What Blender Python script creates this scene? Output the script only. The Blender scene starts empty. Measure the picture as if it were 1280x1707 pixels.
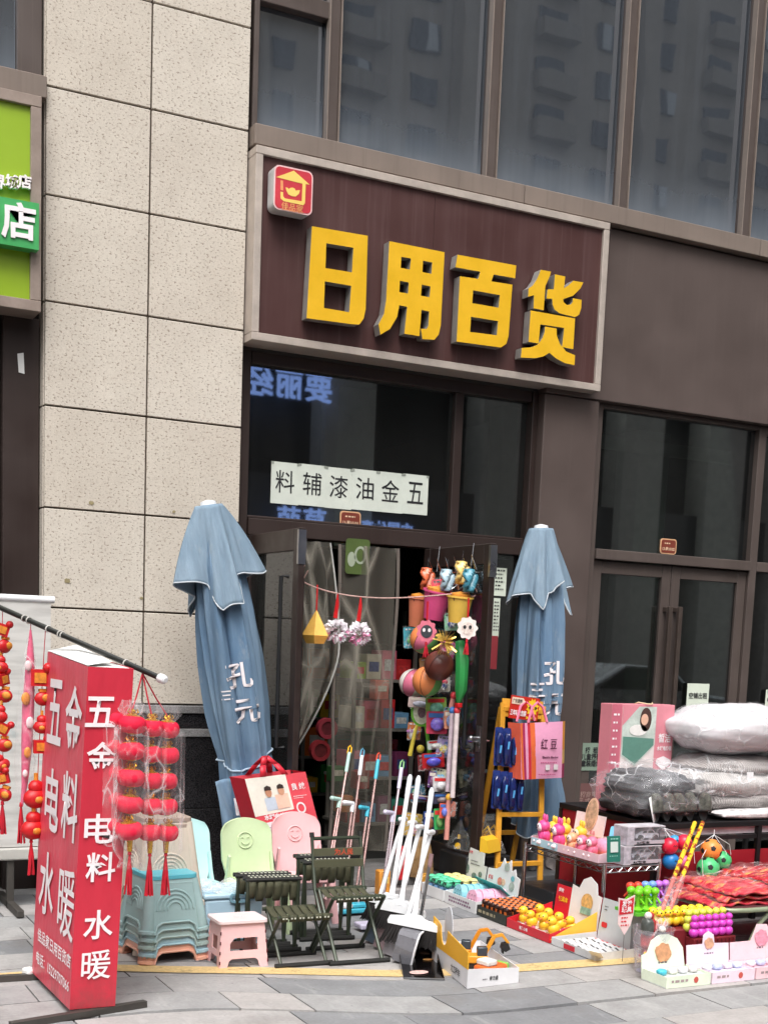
import bpy, math, random
from mathutils import Vector, Matrix
from mathutils.geometry import tessellate_polygon
from mathutils.bvhtree import BVHTree
random.seed(7)
V = Vector
SC = bpy.context.scene
COL = SC.collection

# ------------------------------------------------------------------ camera, sky, sun, exposure
CAM = V((-1.7588, -8.0167, 1.6187))
RIGHT = V((0.8911435726, -0.4519528853, 0.0400215248))
DOWN = V((-0.0255578314, -0.1380690824, -0.9900927864))
FWD = V((0.4530010268, 0.8812919595, -0.1345903110))
FPX, CX, CY = 2175.02, 640.23, 1364.65          # photograph pixels (1280 wide)
cd = bpy.data.cameras.new('camera'); cam = bpy.data.objects.new('camera', cd); COL.objects.link(cam)
cam.matrix_world = Matrix(((RIGHT.x, -DOWN.x, -FWD.x, CAM.x), (RIGHT.y, -DOWN.y, -FWD.y, CAM.y),
                           (RIGHT.z, -DOWN.z, -FWD.z, CAM.z), (0, 0, 0, 1)))
cd.sensor_fit = 'HORIZONTAL'; cd.sensor_width = 36.0; cd.lens = FPX / 1280 * 36.0
cd.shift_x = (640 - CX) / 1280; cd.shift_y = (CY - 853.5) / 1280
cd.clip_start = .05; cd.clip_end = 3000
SC.camera = cam

SUN_EL, SUN_AZ = math.radians(58), math.radians(205)     # azimuth clockwise from +Y: the sun stands behind the camera, a little to its side
w = bpy.data.worlds.new('World'); SC.world = w; w.use_nodes = True
nt = w.node_tree; nt.nodes.clear()
sky = nt.nodes.new('ShaderNodeTexSky'); sky.sky_type = 'NISHITA'; sky.sun_disc = False
sky.sun_elevation = SUN_EL; sky.sun_rotation = SUN_AZ; sky.dust_density = 6; sky.air_density = 1.2; sky.ozone_density = 1.0
hs = nt.nodes.new('ShaderNodeHueSaturation'); hs.inputs['Saturation'].default_value = .18
bg = nt.nodes.new('ShaderNodeBackground'); bg.inputs['Strength'].default_value = .15
wo = nt.nodes.new('ShaderNodeOutputWorld')
nt.links.new(sky.outputs[0], hs.inputs['Color']); nt.links.new(hs.outputs[0], bg.inputs[0]); nt.links.new(bg.outputs[0], wo.inputs[0])
sl = bpy.data.lights.new('sun', 'SUN'); sl.energy = 1.1; sl.angle = math.radians(30); sl.color = (1, .98, .955)
so = bpy.data.objects.new('sun', sl); COL.objects.link(so)
sd = V((math.sin(SUN_AZ) * math.cos(SUN_EL), math.cos(SUN_AZ) * math.cos(SUN_EL), math.sin(SUN_EL)))
so.rotation_euler = sd.to_track_quat('Z', 'Y').to_euler()
vs = SC.view_settings; vs.view_transform = 'Standard'; vs.look = 'None'; vs.gamma = 1; vs.use_curve_mapping = False
vs.exposure = 0.66
SC.cycles.max_bounces = 8; SC.cycles.transparent_max_bounces = 24; SC.cycles.use_denoising = True
SC.cycles.caustics_reflective = False; SC.cycles.caustics_refractive = False

# ------------------------------------------------------------------ from a measured picture point to the place it stands
def _ray(px, py):
    return RIGHT * ((px - CX) / FPX) + DOWN * ((py - CY) / FPX) + FWD
def FY(px, py, Y):
    d = _ray(px, py); return CAM + d * ((Y - CAM.y) / d.y)
def FX(px, py, X):
    d = _ray(px, py); return CAM + d * ((X - CAM.x) / d.x)
def FZ(px, py, Z=0.0):
    d = _ray(px, py); return CAM + d * ((Z - CAM.z) / d.z)

# ------------------------------------------------------------------ materials
def lin(c):
    f = lambda u: (u / 12.92 if u <= .04045 else ((u + .055) / 1.055) ** 2.4)
    return tuple(f(x / 255) for x in c)
_M = {}
class NT:
    def __init__(s, name):
        s.m = bpy.data.materials.new(name); s.m.use_nodes = True; s.t = s.m.node_tree; s.t.nodes.clear()
        s.out = s.n('OutputMaterial')
    def n(s, ty, **k):
        x = s.t.nodes.new('ShaderNode' + ty)
        for a, b in k.items():
            if a in x.inputs.keys(): x.inputs[a].default_value = b
            else: setattr(x, a, b)
        return x
    def l(s, a, b): s.t.links.new(a, b)
    def coord(s, scale=(1, 1, 1), kind='Object'):
        tc = s.n('TexCoord'); mp = s.n('Mapping'); mp.inputs['Scale'].default_value = scale
        s.l(tc.outputs[kind], mp.inputs[0]); return mp.outputs[0]
    def noise(s, vec, scale, detail=3, rough=.55):
        x = s.n('TexNoise'); x.inputs['Scale'].default_value = scale; x.inputs['Detail'].default_value = detail
        x.inputs['Roughness'].default_value = rough; s.l(vec, x.inputs['Vector']); return x.outputs['Fac']
    def ramp(s, fac, stops):
        r = s.n('ValToRGB'); e = r.color_ramp.elements
        while len(e) < len(stops): e.new(.5)
        for q, (p, c) in zip(e, stops): q.position = p; q.color = (*c, 1) if len(c) == 3 else c
        s.l(fac, r.inputs[0]); return r.outputs[0]
    def mix(s, fac, a, b, mode='MIX'):
        x = s.n('Mix', data_type='RGBA', blend_type=mode)
        for v, i in ((fac, 0), (a, 6), (b, 7)):
            if hasattr(v, 'links'): s.l(v, x.inputs[i])
            elif i == 0: x.inputs[0].default_value = v
            else: x.inputs[i].default_value = (*v, 1)
        return x.outputs[2]
    def bsdf(s, col, rough=.5, metal=0, spec=.5, coat=0, bump=None, bs=.3, bd=.002, sheen=0):
        b = s.n('BsdfPrincipled')
        if hasattr(col, 'links'): s.l(col, b.inputs['Base Color'])
        else: b.inputs['Base Color'].default_value = (*col, 1)
        if hasattr(rough, 'links'): s.l(rough, b.inputs['Roughness'])
        else: b.inputs['Roughness'].default_value = rough
        b.inputs['Metallic'].default_value = metal; b.inputs['Specular IOR Level'].default_value = spec
        b.inputs['Coat Weight'].default_value = coat; b.inputs['Sheen Weight'].default_value = sheen
        if bump is not None:
            k = s.n('Bump'); k.inputs['Strength'].default_value = bs; k.inputs['Distance'].default_value = bd
            s.l(bump, k.inputs['Height']); s.l(k.outputs[0], b.inputs['Normal'])
        return b.outputs[0]
    def done(s, sh): s.l(sh, s.out.inputs[0]); return s.m
def g3(c, k): return tuple(min(1, x * k) for x in c)

def M(name, rgb=(128, 128, 128), rough=.5, metal=0, var=.12, vs=6, spec=.5, bump=0, bsc=60, coat=0, sheen=0):
    """plain stuff: one colour, faint uneven tone, faint dirt"""
    if name in _M: return _M[name]
    t = NT(name); c = lin(rgb); co = t.coord()
    big = t.noise(co, vs, 4); fine = t.noise(co, vs * 9, 2)
    col = t.mix(1, t.ramp(big, [(.3, g3(c, 1 - var)), (.7, g3(c, 1 + var))]), t.ramp(fine, [(.3, (1 - var * .6,) * 3), (.7, (1, 1, 1))]), 'MULTIPLY')
    r = t.n('MapRange'); r.inputs['From Min'].default_value = .3; r.inputs['From Max'].default_value = .7
    r.inputs['To Min'].default_value = max(.03, rough - .07); r.inputs['To Max'].default_value = min(1, rough + .08); t.l(big, r.inputs[0])
    bm = t.noise(co, bsc, 3) if bump else None
    _M[name] = t.done(t.bsdf(col, r.outputs[0], metal, spec, coat, bm, bump, sheen=sheen)); return _M[name]

def film(name, alpha=.16, tint=(1, 1, 1), rough=.12, crinkle=26, body=(235, 235, 238), hi=.55, an=(1, 1, 1)):
    """thin clear polythene: mostly see-through, with painted crease highlights"""
    if name in _M: return _M[name]
    t = NT(name); co = t.coord(an)
    n0 = t.noise(co, crinkle * .4, 2); wv = t.n('VectorMath', operation='ADD'); t.l(co, wv.inputs[0])
    sc = t.n('VectorMath', operation='SCALE'); sc.inputs['Scale'].default_value = .10; nc = t.n('TexNoise'); nc.inputs['Scale'].default_value = crinkle * .5; t.l(co, nc.inputs['Vector']); t.l(nc.outputs['Color'], sc.inputs[0]); t.l(sc.outputs[0], wv.inputs[1])
    vo = t.n('TexVoronoi', feature='DISTANCE_TO_EDGE'); vo.inputs['Scale'].default_value = crinkle; t.l(wv.outputs[0], vo.inputs['Vector'])
    v2 = t.n('TexVoronoi', feature='F1'); v2.inputs['Scale'].default_value = crinkle; t.l(wv.outputs[0], v2.inputs['Vector'])
    n1 = v2.outputs['Distance']; n2 = t.noise(co, crinkle * .45, 3)
    f1 = t.ramp(vo.outputs['Distance'], [(0, (.9,) * 3), (.02, (.55,) * 3), (.07, (0,) * 3)])  # pale, denser lines stand in for highlights along the creases
    f2 = t.ramp(n2, [(.42, (.05,) * 3), (.60, (1,) * 3)])
    m = t.n('Math', operation='MULTIPLY'); t.l(f1, m.inputs[0]); t.l(f2, m.inputs[1])
    m2 = t.n('Math', operation='MULTIPLY_ADD'); t.l(m.outputs[0], m2.inputs[0]); m2.inputs[1].default_value = hi; 
    f3 = t.ramp(n0, [(.35, (alpha,) * 3), (.60, (alpha * 1.6,) * 3), (.72, (alpha + hi * .35,) * 3)]); t.l(f3, m2.inputs[2])
    tr = t.n('BsdfTransparent'); tr.inputs[0].default_value = (*tint, 1)
    ad = t.n('Math', operation='ADD'); t.l(n1, ad.inputs[0]); t.l(n2, ad.inputs[1])
    b = t.bsdf(lin(body), rough, 0, .7, 0, ad.outputs[0], .8, .012)
    mx = t.n('MixShader'); t.l(m2.outputs[0], mx.inputs[0]); t.l(tr.outputs[0], mx.inputs[1]); t.l(b, mx.inputs[2])
    _M[name] = t.done(mx.outputs[0]); return _M[name]

def glass(name, tint=(.5, .52, .52), refl=.12, dust=0.0, rough=.02):
    """window glass: tinted, with a weak even reflection and a film of dust"""
    if name in _M: return _M[name]
    t = NT(name); co = t.coord((1, 1, .25)); n = t.noise(co, 5, 4)
    tr = t.n('BsdfTransparent'); tr.inputs[0].default_value = (*tint, 1)
    gl = t.n('BsdfGlossy'); gl.inputs['Roughness'].default_value = rough; gl.inputs[0].default_value = (.95, .97, 1, 1)
    lw = t.n('Fresnel'); lw.inputs[0].default_value = 1.5
    ma = t.n('Math', operation='ADD'); t.l(lw.outputs[0], ma.inputs[0]); ma.inputs[1].default_value = refl
    mx = t.n('MixShader'); t.l(ma.outputs[0], mx.inputs[0]); t.l(tr.outputs[0], mx.inputs[1]); t.l(gl.outputs[0], mx.inputs[2])
    df = t.n('BsdfDiffuse'); df.inputs[0].default_value = (.34, .34, .33, 1)
    f = t.ramp(n, [(.35, (dust * .5,) * 3), (.7, (dust * 1.3,) * 3)])
    m2 = t.n('MixShader'); t.l(f, m2.inputs[0]); t.l(mx.outputs[0], m2.inputs[1]); t.l(df.outputs[0], m2.inputs[2])
    _M[name] = t.done(m2.outputs[0]); return _M[name]

def mat_stone():
    t = NT('bush hammered granite'); co = t.coord(); tc = t.n('ObjectInfo'); ge = t.n('NewGeometry')
    mp = t.n('Mapping'); mp.inputs['Scale'].default_value = (1, 1, 1.5); t.l(ge.outputs['Position'], mp.inputs[0]); sc = mp.outputs[0]
    big = t.noise(ge.outputs['Position'], 2.1, 5); blot = t.noise(ge.outputs['Position'], 7, 4)
    n1 = t.noise(sc, 58, 2.5, .6); n2 = t.noise(sc, 150, 2); n3 = t.noise(ge.outputs['Position'], 46, 3)
    base = t.ramp(big, [(.3, lin((198, 189, 177))), (.7, lin((210, 202, 190)))])
    base = t.mix(1, base, t.ramp(tc.outputs['Random'], [(0, (.94, .925, .91)), (.5, (.985, .98, .975)), (1, (1.0, 1.0, 1.0))]), 'MULTIPLY')
    base = t.mix(1, base, t.ramp(blot, [(.3, (.95,) * 3), (.7, (1.02,) * 3)]), 'MULTIPLY')
    c = t.mix(t.ramp(n1, [(.365, (.85,) * 3), (.425, (0, 0, 0))]), base, lin((132, 118, 106)))
    c = t.mix(t.ramp(n2, [(.58, (0, 0, 0)), (.68, (.6,) * 3)]), c, lin((232, 224, 211)))
    c = t.mix(t.ramp(n3, [(.32, (.45,) * 3), (.44, (0, 0, 0))]), c, lin((170, 155, 140)))
    return t.done(t.bsdf(c, .85, 0, .25, 0, n1, .3, .003))
def mat_canvas(name, rgb, rgb2):
    """faded parasol cloth, creased along its length"""
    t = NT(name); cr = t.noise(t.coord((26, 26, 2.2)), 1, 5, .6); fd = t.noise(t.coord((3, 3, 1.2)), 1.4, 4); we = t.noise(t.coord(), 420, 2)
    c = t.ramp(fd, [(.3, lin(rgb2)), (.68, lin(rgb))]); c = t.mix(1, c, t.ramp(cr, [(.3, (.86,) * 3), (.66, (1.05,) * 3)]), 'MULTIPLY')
    st = t.noise(t.coord((5, 5, 2)), 2.2, 5, .7); c = t.mix(t.ramp(st, [(.60, (0,) * 3), (.76, (.35,) * 3)]), c, lin((168, 172, 172)))
    ad = t.n('Math', operation='MULTIPLY_ADD'); t.l(we, ad.inputs[0]); ad.inputs[1].default_value = .08; t.l(cr, ad.inputs[2])
    return t.done(t.bsdf(c, .9, 0, .2, 0, ad.outputs[0], .55, .02))
def mat_granite(name, a, b, rough=.25):
    t = NT(name); co = t.coord(); n = t.noise(co, 140, 3); n2 = t.noise(co, 9, 4)
    c = t.ramp(n, [(.38, lin(a)), (.62, lin(b))]); c = t.mix(1, c, t.ramp(n2, [(.3, (.75,) * 3), (.7, (1.1,) * 3)]), 'MULTIPLY')
    return t.done(t.bsdf(c, rough, 0, .5))
def mat_paver():
    t = NT('grey stone paver'); oi = t.n('ObjectInfo'); co = t.coord((1, 1.0, 1))
    base = t.ramp(oi.outputs['Random'], [(0, lin((128, 129, 132))), (.22, lin((142, 143, 145))), (.32, lin((158, 158, 158))), (.7, lin((170, 168, 167))), (1, lin((178, 173, 170)))])
    n1 = t.noise(co, 6, 5, .65); n2 = t.noise(co, 55, 3); n3 = t.noise(t.coord((3, .7, 1)), 3.2, 5, .7)
    c = t.mix(1, base, t.ramp(n1, [(.28, (.80,) * 3), (.72, (1.08,) * 3)]), 'MULTIPLY')
    c = t.mix(1, c, t.ramp(n2, [(.3, (.90,) * 3), (.7, (1.05,) * 3)]), 'MULTIPLY')
    c = t.mix(t.ramp(n3, [(.56, (0, 0, 0)), (.75, (.4,) * 3)]), c, lin((196, 195, 193)))
    gr = t.noise(t.coord((1, 1, 1)), 1.6, 6, .7); c = t.mix(t.ramp(gr, [(.30, (.55,) * 3), (.46, (0,) * 3)]), c, lin((120, 115, 112)))
    sp = t.noise(co, 23, 2); c = t.mix(t.ramp(sp, [(.25, (.55,) * 3), (.30, (0,) * 3)]), c, lin((88, 84, 82)))
    return t.done(t.bsdf(c, .62, 0, .35, 0, n2, .2, .002))
def mat_panel(name, rgb, streak=.5, rough=.55, dirt=(150, 140, 132)):
    """painted metal with rain streaks"""
    t = NT(name); c = lin(rgb); a = t.noise(t.coord((34, 34, .9)), 1.0, 4, .6); b = t.noise(t.coord((1, 1, 1)), 2.2, 4); s2 = t.noise(t.coord((9, 9, .5)), 1, 3)
    col = t.mix(1, c, t.ramp(b, [(.3, (.86,) * 3), (.7, (1.12,) * 3)]), 'MULTIPLY')
    col = t.mix(t.ramp(a, [(.55, (0,) * 3), (.78, (streak * .4,) * 3)]), col, lin(dirt))
    col = t.mix(t.ramp(s2, [(.5, (0,) * 3), (.8, (streak * .28,) * 3)]), col, lin(dirt))
    return t.done(t.bsdf(col, t.ramp(b, [(.3, (rough - .1,) * 3), (.7, (rough + .12,) * 3)]), 0, .4))
def mat_emit(name, rgb, st):
    t = NT(name); e = t.n('Emission'); e.inputs[0].default_value = (*lin(rgb), 1); e.inputs[1].default_value = st
    return t.done(e.outputs[0])

# ------------------------------------------------------------------ mesh helpers
class B:
    """collects faces, then becomes one mesh object"""
    def __init__(s, T=None): s.v = []; s.f = []; s.mi = []; s.T = T
    def _p(s, p):
        p = V(p); s.v.append(tuple(s.T @ p if s.T else p)); return len(s.v) - 1
    def face(s, idx, mi=0): s.f.append(tuple(idx)); s.mi.append(mi)
    def quad(s, a, b, c, d, mi=0): s.face([s._p(x) for x in (a, b, c, d)], mi); return s
    def poly(s, pts, mi=0): s.face([s._p(x) for x in pts], mi); return s
    def box(s, c, size, R=None, mi=0, taper=1.0):
        c = V(c); hx, hy, hz = size[0] / 2, size[1] / 2, size[2] / 2; ids = []
        for z in (-1, 1):
            k = taper if z > 0 else 1
            for x, y in ((-1, -1), (1, -1), (1, 1), (-1, 1)):
                p = V((x * hx * k, y * hy * k, z * hz)); p = (R @ p) if R else p; ids.append(s._p(c + p))
        for q in ((0, 3, 2, 1), (4, 5, 6, 7), (0, 1, 5, 4), (1, 2, 6, 5), (2, 3, 7, 6), (3, 0, 4, 7)): s.face([ids[i] for i in q], mi)
        return s
    def bb(s, x0, x1, y0, y1, z0, z1, mi=0):
        return s.box(((x0 + x1) / 2, (y0 + y1) / 2, (z0 + z1) / 2), (abs(x1 - x0), abs(y1 - y0), abs(z1 - z0)), mi=mi)
    def bar(s, a, b, w, h, up=(0, 0, 1), mi=0):
        """square bar from a to b"""
        a, b = V(a), V(b); d = (b - a).normalized(); up = V(up)
        if abs(d.dot(up)) > .95: up = V((0, 1, 0))
        x = d.cross(up).normalized(); y = x.cross(d); ids = []
        for p in (a, b):
            for i, j in ((-1, -1), (1, -1), (1, 1), (-1, 1)): ids.append(s._p(p + x * i * w / 2 + y * j * h / 2))
        for q in ((0, 3, 2, 1), (4, 5, 6, 7), (0, 1, 5, 4), (1, 2, 6, 5), (2, 3, 7, 6), (3, 0, 4, 7)): s.face([ids[i] for i in q], mi)
        return s
    def tube(s, path, r, n=8, mi=0, caps=True, closed=False):
        path = [V(p) for p in path]; N = len(path); rs = r if isinstance(r, (list, tuple)) else [r] * N
        t0 = (path[1] - path[0]).normalized(); up = V((0, 0, 1)) if abs(t0.z) < .9 else V((0, 1, 0))
        x = t0.cross(up).normalized(); rings = []
        for i in range(N):
            if closed: t = (path[(i + 1) % N] - path[i - 1])
            else: t = path[min(i + 1, N - 1)] - path[max(i - 1, 0)]
            t = t.normalized() if t.length > 1e-9 else t0
            x = (x - t * x.dot(t)); x = x.normalized() if x.length > 1e-6 else t.orthogonal().normalized(); y = t.cross(x)
            rings.append([s._p(path[i] + (x * math.cos(2 * math.pi * k / n) + y * math.sin(2 * math.pi * k / n)) * rs[i]) for k in range(n)])
        for i in range(N if closed else N - 1):
            a, b = rings[i], rings[(i + 1) % N]
            for k in range(n): s.face((a[k], a[(k + 1) % n], b[(k + 1) % n], b[k]), mi)
        if caps and not closed: s.face(rings[0][::-1], mi); s.face(rings[-1], mi)
        return s
    def cyl(s, a, b, r, r2=None, n=12, mi=0): return s.tube([a, b], [r, r if r2 is None else r2], n, mi)
    def lathe(s, prof, n=16, c=(0, 0, 0), mi=0, cap=True, R=None):
        c = V(c); rings = []
        for r, z in prof:
            ring = []
            for k in range(n):
                p = V((r * math.cos(2 * math.pi * k / n), r * math.sin(2 * math.pi * k / n), z)); p = (R @ p) if R else p; ring.append(s._p(c + p))
            rings.append(ring)
        for i in range(len(rings) - 1):
            a, b = rings[i], rings[i + 1]
            m = mi[i] if isinstance(mi, (list, tuple)) else mi
            for k in range(n): s.face((a[k], a[(k + 1) % n], b[(k + 1) % n], b[k]), m)
        m = mi[0] if isinstance(mi, (list, tuple)) else mi; m2 = mi[-1] if isinstance(mi, (list, tuple)) else mi
        if cap: s.face(rings[0][::-1], m); s.face(rings[-1], m2)
        return s
    def ball(s, c, r, n=12, m=8, mi=0, R=None):
        r = V(r) if isinstance(r, (list, tuple)) else V((r, r, r)); c = V(c)
        top = s._p(c + ((R @ V((0, 0, r.z))) if R else V((0, 0, r.z)))); bot = s._p(c - ((R @ V((0, 0, r.z))) if R else V((0, 0, r.z)))); rings = []
        for j in range(1, m):
            a = math.pi * j / m; ring = []
            for k in range(n):
                b = 2 * math.pi * k / n; p = V((r.x * math.sin(a) * math.cos(b), r.y * math.sin(a) * math.sin(b), r.z * math.cos(a)))
                ring.append(s._p(c + ((R @ p) if R else p)))
            rings.append(ring)
        for k in range(n):
            s.face((top, rings[0][k], rings[0][(k + 1) % n]), mi); s.face((bot, rings[-1][(k + 1) % n], rings[-1][k]), mi)
        for j in range(len(rings) - 1):
            for k in range(n): s.face((rings[j][k], rings[j + 1][k], rings[j + 1][(k + 1) % n], rings[j][(k + 1) % n]), mi)
        return s
    def grid(s, fn, nu, nv, mi=0, wrap=False):
        ids = [[s._p(fn(i / nu, j / nv)) for i in range(nu + (0 if wrap else 1))] for j in range(nv + 1)]
        W = nu if wrap else nu + 1
        for j in range(nv):
            for i in range(nu): s.face((ids[j][i], ids[j][(i + 1) % W], ids[j + 1][(i + 1) % W], ids[j + 1][i]), mi)
        return s
    def prism(s, loops, O, u, v, depth, mi=0, mside=None, back=True):
        """flat outline (outer loop, then holes) in the plane O,u,v, given thickness behind its face"""
        O, u, v = V(O), V(u), V(v); nrm = u.cross(v).normalized(); mside = mi if mside is None else mside
        tri = tessellate_polygon([[V((a, b, 0)) for a, b in L] for L in loops])
        flat = [q for L in loops for q in L]
        fr = [s._p(O + u * a + v * b) for a, b in flat]; bk = [s._p(O + u * a + v * b - nrm * depth) for a, b in flat]
        for t in tri:
            a, b, c = (V((*flat[i], 0)) for i in t); ccw = (b - a).cross(c - a).z > 0; t = t if ccw else t[::-1]
            s.face([fr[i] for i in t], mi)
            if back: s.face([bk[i] for i in t[::-1]], mside)
        k = 0
        for L in loops:
            n = len(L)
            for i in range(n):
                a, b = k + i, k + (i + 1) % n; s.face((fr[a], bk[a], bk[b], fr[b]), mside)
            k += n
        return s
    def mesh(s, name, mats, smooth=True, ang=38):
        me = bpy.data.meshes.new(name); me.from_pydata(s.v, [], s.f)
        for m in (mats if isinstance(mats, (list, tuple)) else [mats]): me.materials.append(m)
        if any(s.mi): me.polygons.foreach_set('material_index', s.mi)
        import bmesh
        bm = bmesh.new(); bm.from_mesh(me); bmesh.ops.recalc_face_normals(bm, faces=bm.faces); bm.to_mesh(me); bm.free()
        if smooth:
            me.shade_smooth(); me.set_sharp_from_angle(angle=math.radians(ang))
        me.update(); return me
    def obj(s, name, mats, parent=None, bevel=0, smooth=True, sub=0, ang=38, seg=2, solid=0):
        return link(name, s.mesh(name, mats, smooth, ang), parent, bevel, sub, seg, solid)
def link(name, me, parent=None, bevel=0, sub=0, seg=2, solid=0):
    o = bpy.data.objects.new(name, me); COL.objects.link(o)
    if parent is not None:
        o.parent = parent
        if parent.name in WORLD: o.matrix_parent_inverse = parent.matrix_basis.inverted()
    if solid: q = o.modifiers.new('solid', 'SOLIDIFY'); q.thickness = solid; q.offset = 0
    if bevel: q = o.modifiers.new('bevel', 'BEVEL'); q.width = bevel; q.segments = seg; q.limit_method = 'ANGLE'; q.angle_limit = math.radians(40); q.harden_normals = False
    if sub: q = o.modifiers.new('sub', 'SUBSURF'); q.levels = sub; q.render_levels = sub
    return o
def tag(o, label, cat, group=None, kind=None):
    if label: o['label'] = label
    if cat: o['category'] = cat
    if group: o['group'] = group
    if kind: o['kind'] = kind
    return o
WORLD = set()          # things whose parts are written in world coordinates
def thing(name, label, cat, loc=(0, 0, 0), rz=0, group=None, rot=None, scale=None, world=False):
    o = bpy.data.objects.new(name, None); COL.objects.link(o); o.empty_display_size = .05
    o.location = loc; o.rotation_euler = rot if rot else (0, 0, rz)
    if scale: o.scale = (scale,) * 3
    if world: WORLD.add(o.name)
    return tag(o, label, cat, group)
def kids(o): return [c for c in bpy.data.objects if c.parent == o]
def copy_tree(o, parent=None):
    c = o.copy(); COL.objects.link(c); c.parent = parent
    for ch in kids(o): copy_tree(ch, c)
    return c
def again(o, loc, rz=None, label=None, scale=None):
    c = copy_tree(o); c.location = loc
    if rz is not None: c.rotation_euler = (0, 0, rz)
    if label: c['label'] = label
    if scale: c.scale = (scale,) * 3
    return c
UX, UZ = V((1, 0, 0)), V((0, 0, 1)); UY = V((0, 1, 0))

def text_mesh(body, size, bold=0, sx=1.0, depth=0, spacing=1.0, line=1.0, align='CENTER'):
    c = bpy.data.curves.new('lettering', 'FONT'); c.body = body; c.size = size; c.align_x = align; c.align_y = 'CENTER'
    c.offset = bold; c.extrude = depth; c.space_character = spacing; c.space_line = line; c.resolution_u = 2
    o = bpy.data.objects.new('t', c); COL.objects.link(o)
    dg = bpy.context.evaluated_depsgraph_get(); me = bpy.data.meshes.new_from_object(o.evaluated_get(dg))
    bpy.data.objects.remove(o); bpy.data.curves.remove(c)
    return me
def text(body, parent, mt, O, u, v, size, bold=0, sx=1.0, depth=.0, name='lettering', wide=None, tall=None, **k):
    """flat print or raised letters lying in the plane O (centre), u (right), v (up)"""
    me = text_mesh(body, size, bold, depth=depth, **k); me.name = name
    O, u, v = V(O), V(u).normalized(), V(v).normalized(); n = u.cross(v)
    xs = [p.co.x for p in me.vertices]; ys = [p.co.y for p in me.vertices]
    cx, cy = (min(xs) + max(xs)) / 2, (min(ys) + max(ys)) / 2
    kx = wide / (max(xs) - min(xs)) if wide else sx; ky = tall / (max(ys) - min(ys)) if tall else 1
    for p in me.vertices: p.co = O + u * ((p.co.x - cx) * kx) + v * ((p.co.y - cy) * ky) + n * p.co.z
    me.materials.clear(); me.materials.append(mt); return link(name, me, parent)
def lines(parent, mt, O, u, v, w, n, gap, h=.004, name='lettering', jag=.35):
    """rows of print too small to read: short bars"""
    b = B(); O, u, v = V(O), V(u).normalized(), V(v).normalized(); nn = u.cross(v)
    for i in range(n):
        ww = w * (1 - jag * random.random()); x = 0
        while x < ww:
            k = random.uniform(.6, 1.4) * h * 1.6; k = min(k, ww - x + .001); p = O - v * (i * gap) + u * x
            b.quad(p, p + u * k, p + u * k + v * h, p + v * h); x += k + h * .7
    o = b.obj(name, mt, parent, smooth=False); o['kind'] = 'stuff'; return o
def rrect(w, h, r, n=4):
    L = []
    for cx, cy, a0 in ((w / 2 - r, h / 2 - r, 0), (-w / 2 + r, h / 2 - r, 90), (-w / 2 + r, -h / 2 + r, 180), (w / 2 - r, -h / 2 + r, 270)):
        for k in range(n + 1):
            a = math.radians(a0 + 90 * k / n); L.append((cx + r * math.cos(a), cy + r * math.sin(a)))
    return L
def oval(rx, ry, n=24, cx=0, cy=0): return [(cx + rx * math.cos(2 * math.pi * k / n), cy + ry * math.sin(2 * math.pi * k / n)) for k in range(n)]
def RZ(a): return Matrix.Rotation(a, 3, 'Z')
def TR(loc, rz=0, rx=0, ry=0): return Matrix.Translation(loc) @ Matrix.Rotation(rz, 4, 'Z') @ Matrix.Rotation(rx, 4, 'X') @ Matrix.Rotation(ry, 4, 'Y')

WHITE = M('white plastic', (232, 232, 234), .35, var=.05); BLACK = M('black plastic', (24, 24, 26), .45)
STEEL = M('steel', (176, 176, 178), .3, 1, .1); CHROME = M('chrome wire', (200, 200, 204), .18, 1, .05)
RED = M('red print', (206, 30, 44), .5); INK = M('black ink', (28, 28, 32), .6); PAPER = M('white card', (228, 228, 226), .7, var=.05)
WHITEINK = M('white print', (240, 232, 234), .55, var=.04); YELLOW = M('yellow print', (240, 200, 40), .5)

# ================================================================== GROUND
def warp(x):                                   # the paving rows bend towards the building on the left
    k = max(0, min(1, (1.35 - x) / 1.5)); return .5 * k * k * (3 - 2 * k)
STONE = mat_stone(); PAVER = mat_paver()
JOINT = M('dark joint', (70, 66, 63), .9); ASPH = M('asphalt', (86, 85, 84), .9, var=.15, vs=30, bump=.3)
tag(B().quad((-400, -700, -.16), (500, -700, -.16), (500, 300, -.16), (-400, 300, -.16)).obj('ground', M('far ground', (120, 118, 114), .95, vs=.2), smooth=False), None, None, kind='structure')
tag(B().quad((-120, -22, -.13), (140, -22, -.13), (140, -5.4, -.13), (-120, -5.4, -.13)).obj('road', ASPH, smooth=False), None, None, kind='structure')
pave = B(); pave.bb(-60, 80, -5.4, 4.5, -.2, -.012); pave = pave.obj('pavement', JOINT, smooth=False); tag(pave, None, None, kind='structure')
rng = random.Random(11)
y = .9; row = 0
def paver(x0, x1, y0, y1, dz=0.0):
    b = B(); N = 1 if x1 < -.3 or x0 > 1.4 else 3; g = .004
    xs = [x0 + g + (x1 - x0 - 2 * g) * i / N for i in range(N + 1)]; up, lo = [], []
    tz = rng.uniform(-.0015, .0015) + dz
    top = [(x, y1 - g + warp(x), tz) for x in xs]; bot = [(x, y0 + g + warp(x), tz) for x in xs]
    for i in range(N):
        b.quad(bot[i], bot[i + 1], top[i + 1], top[i])
    loop = bot + top[::-1]
    for i in range(len(loop)):
        a, c = loop[i], loop[(i + 1) % len(loop)]; b.quad(a, (a[0], a[1], -.02), (c[0], c[1], -.02), c)
    return b.obj('paver', PAVER, pave, smooth=False)
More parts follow.
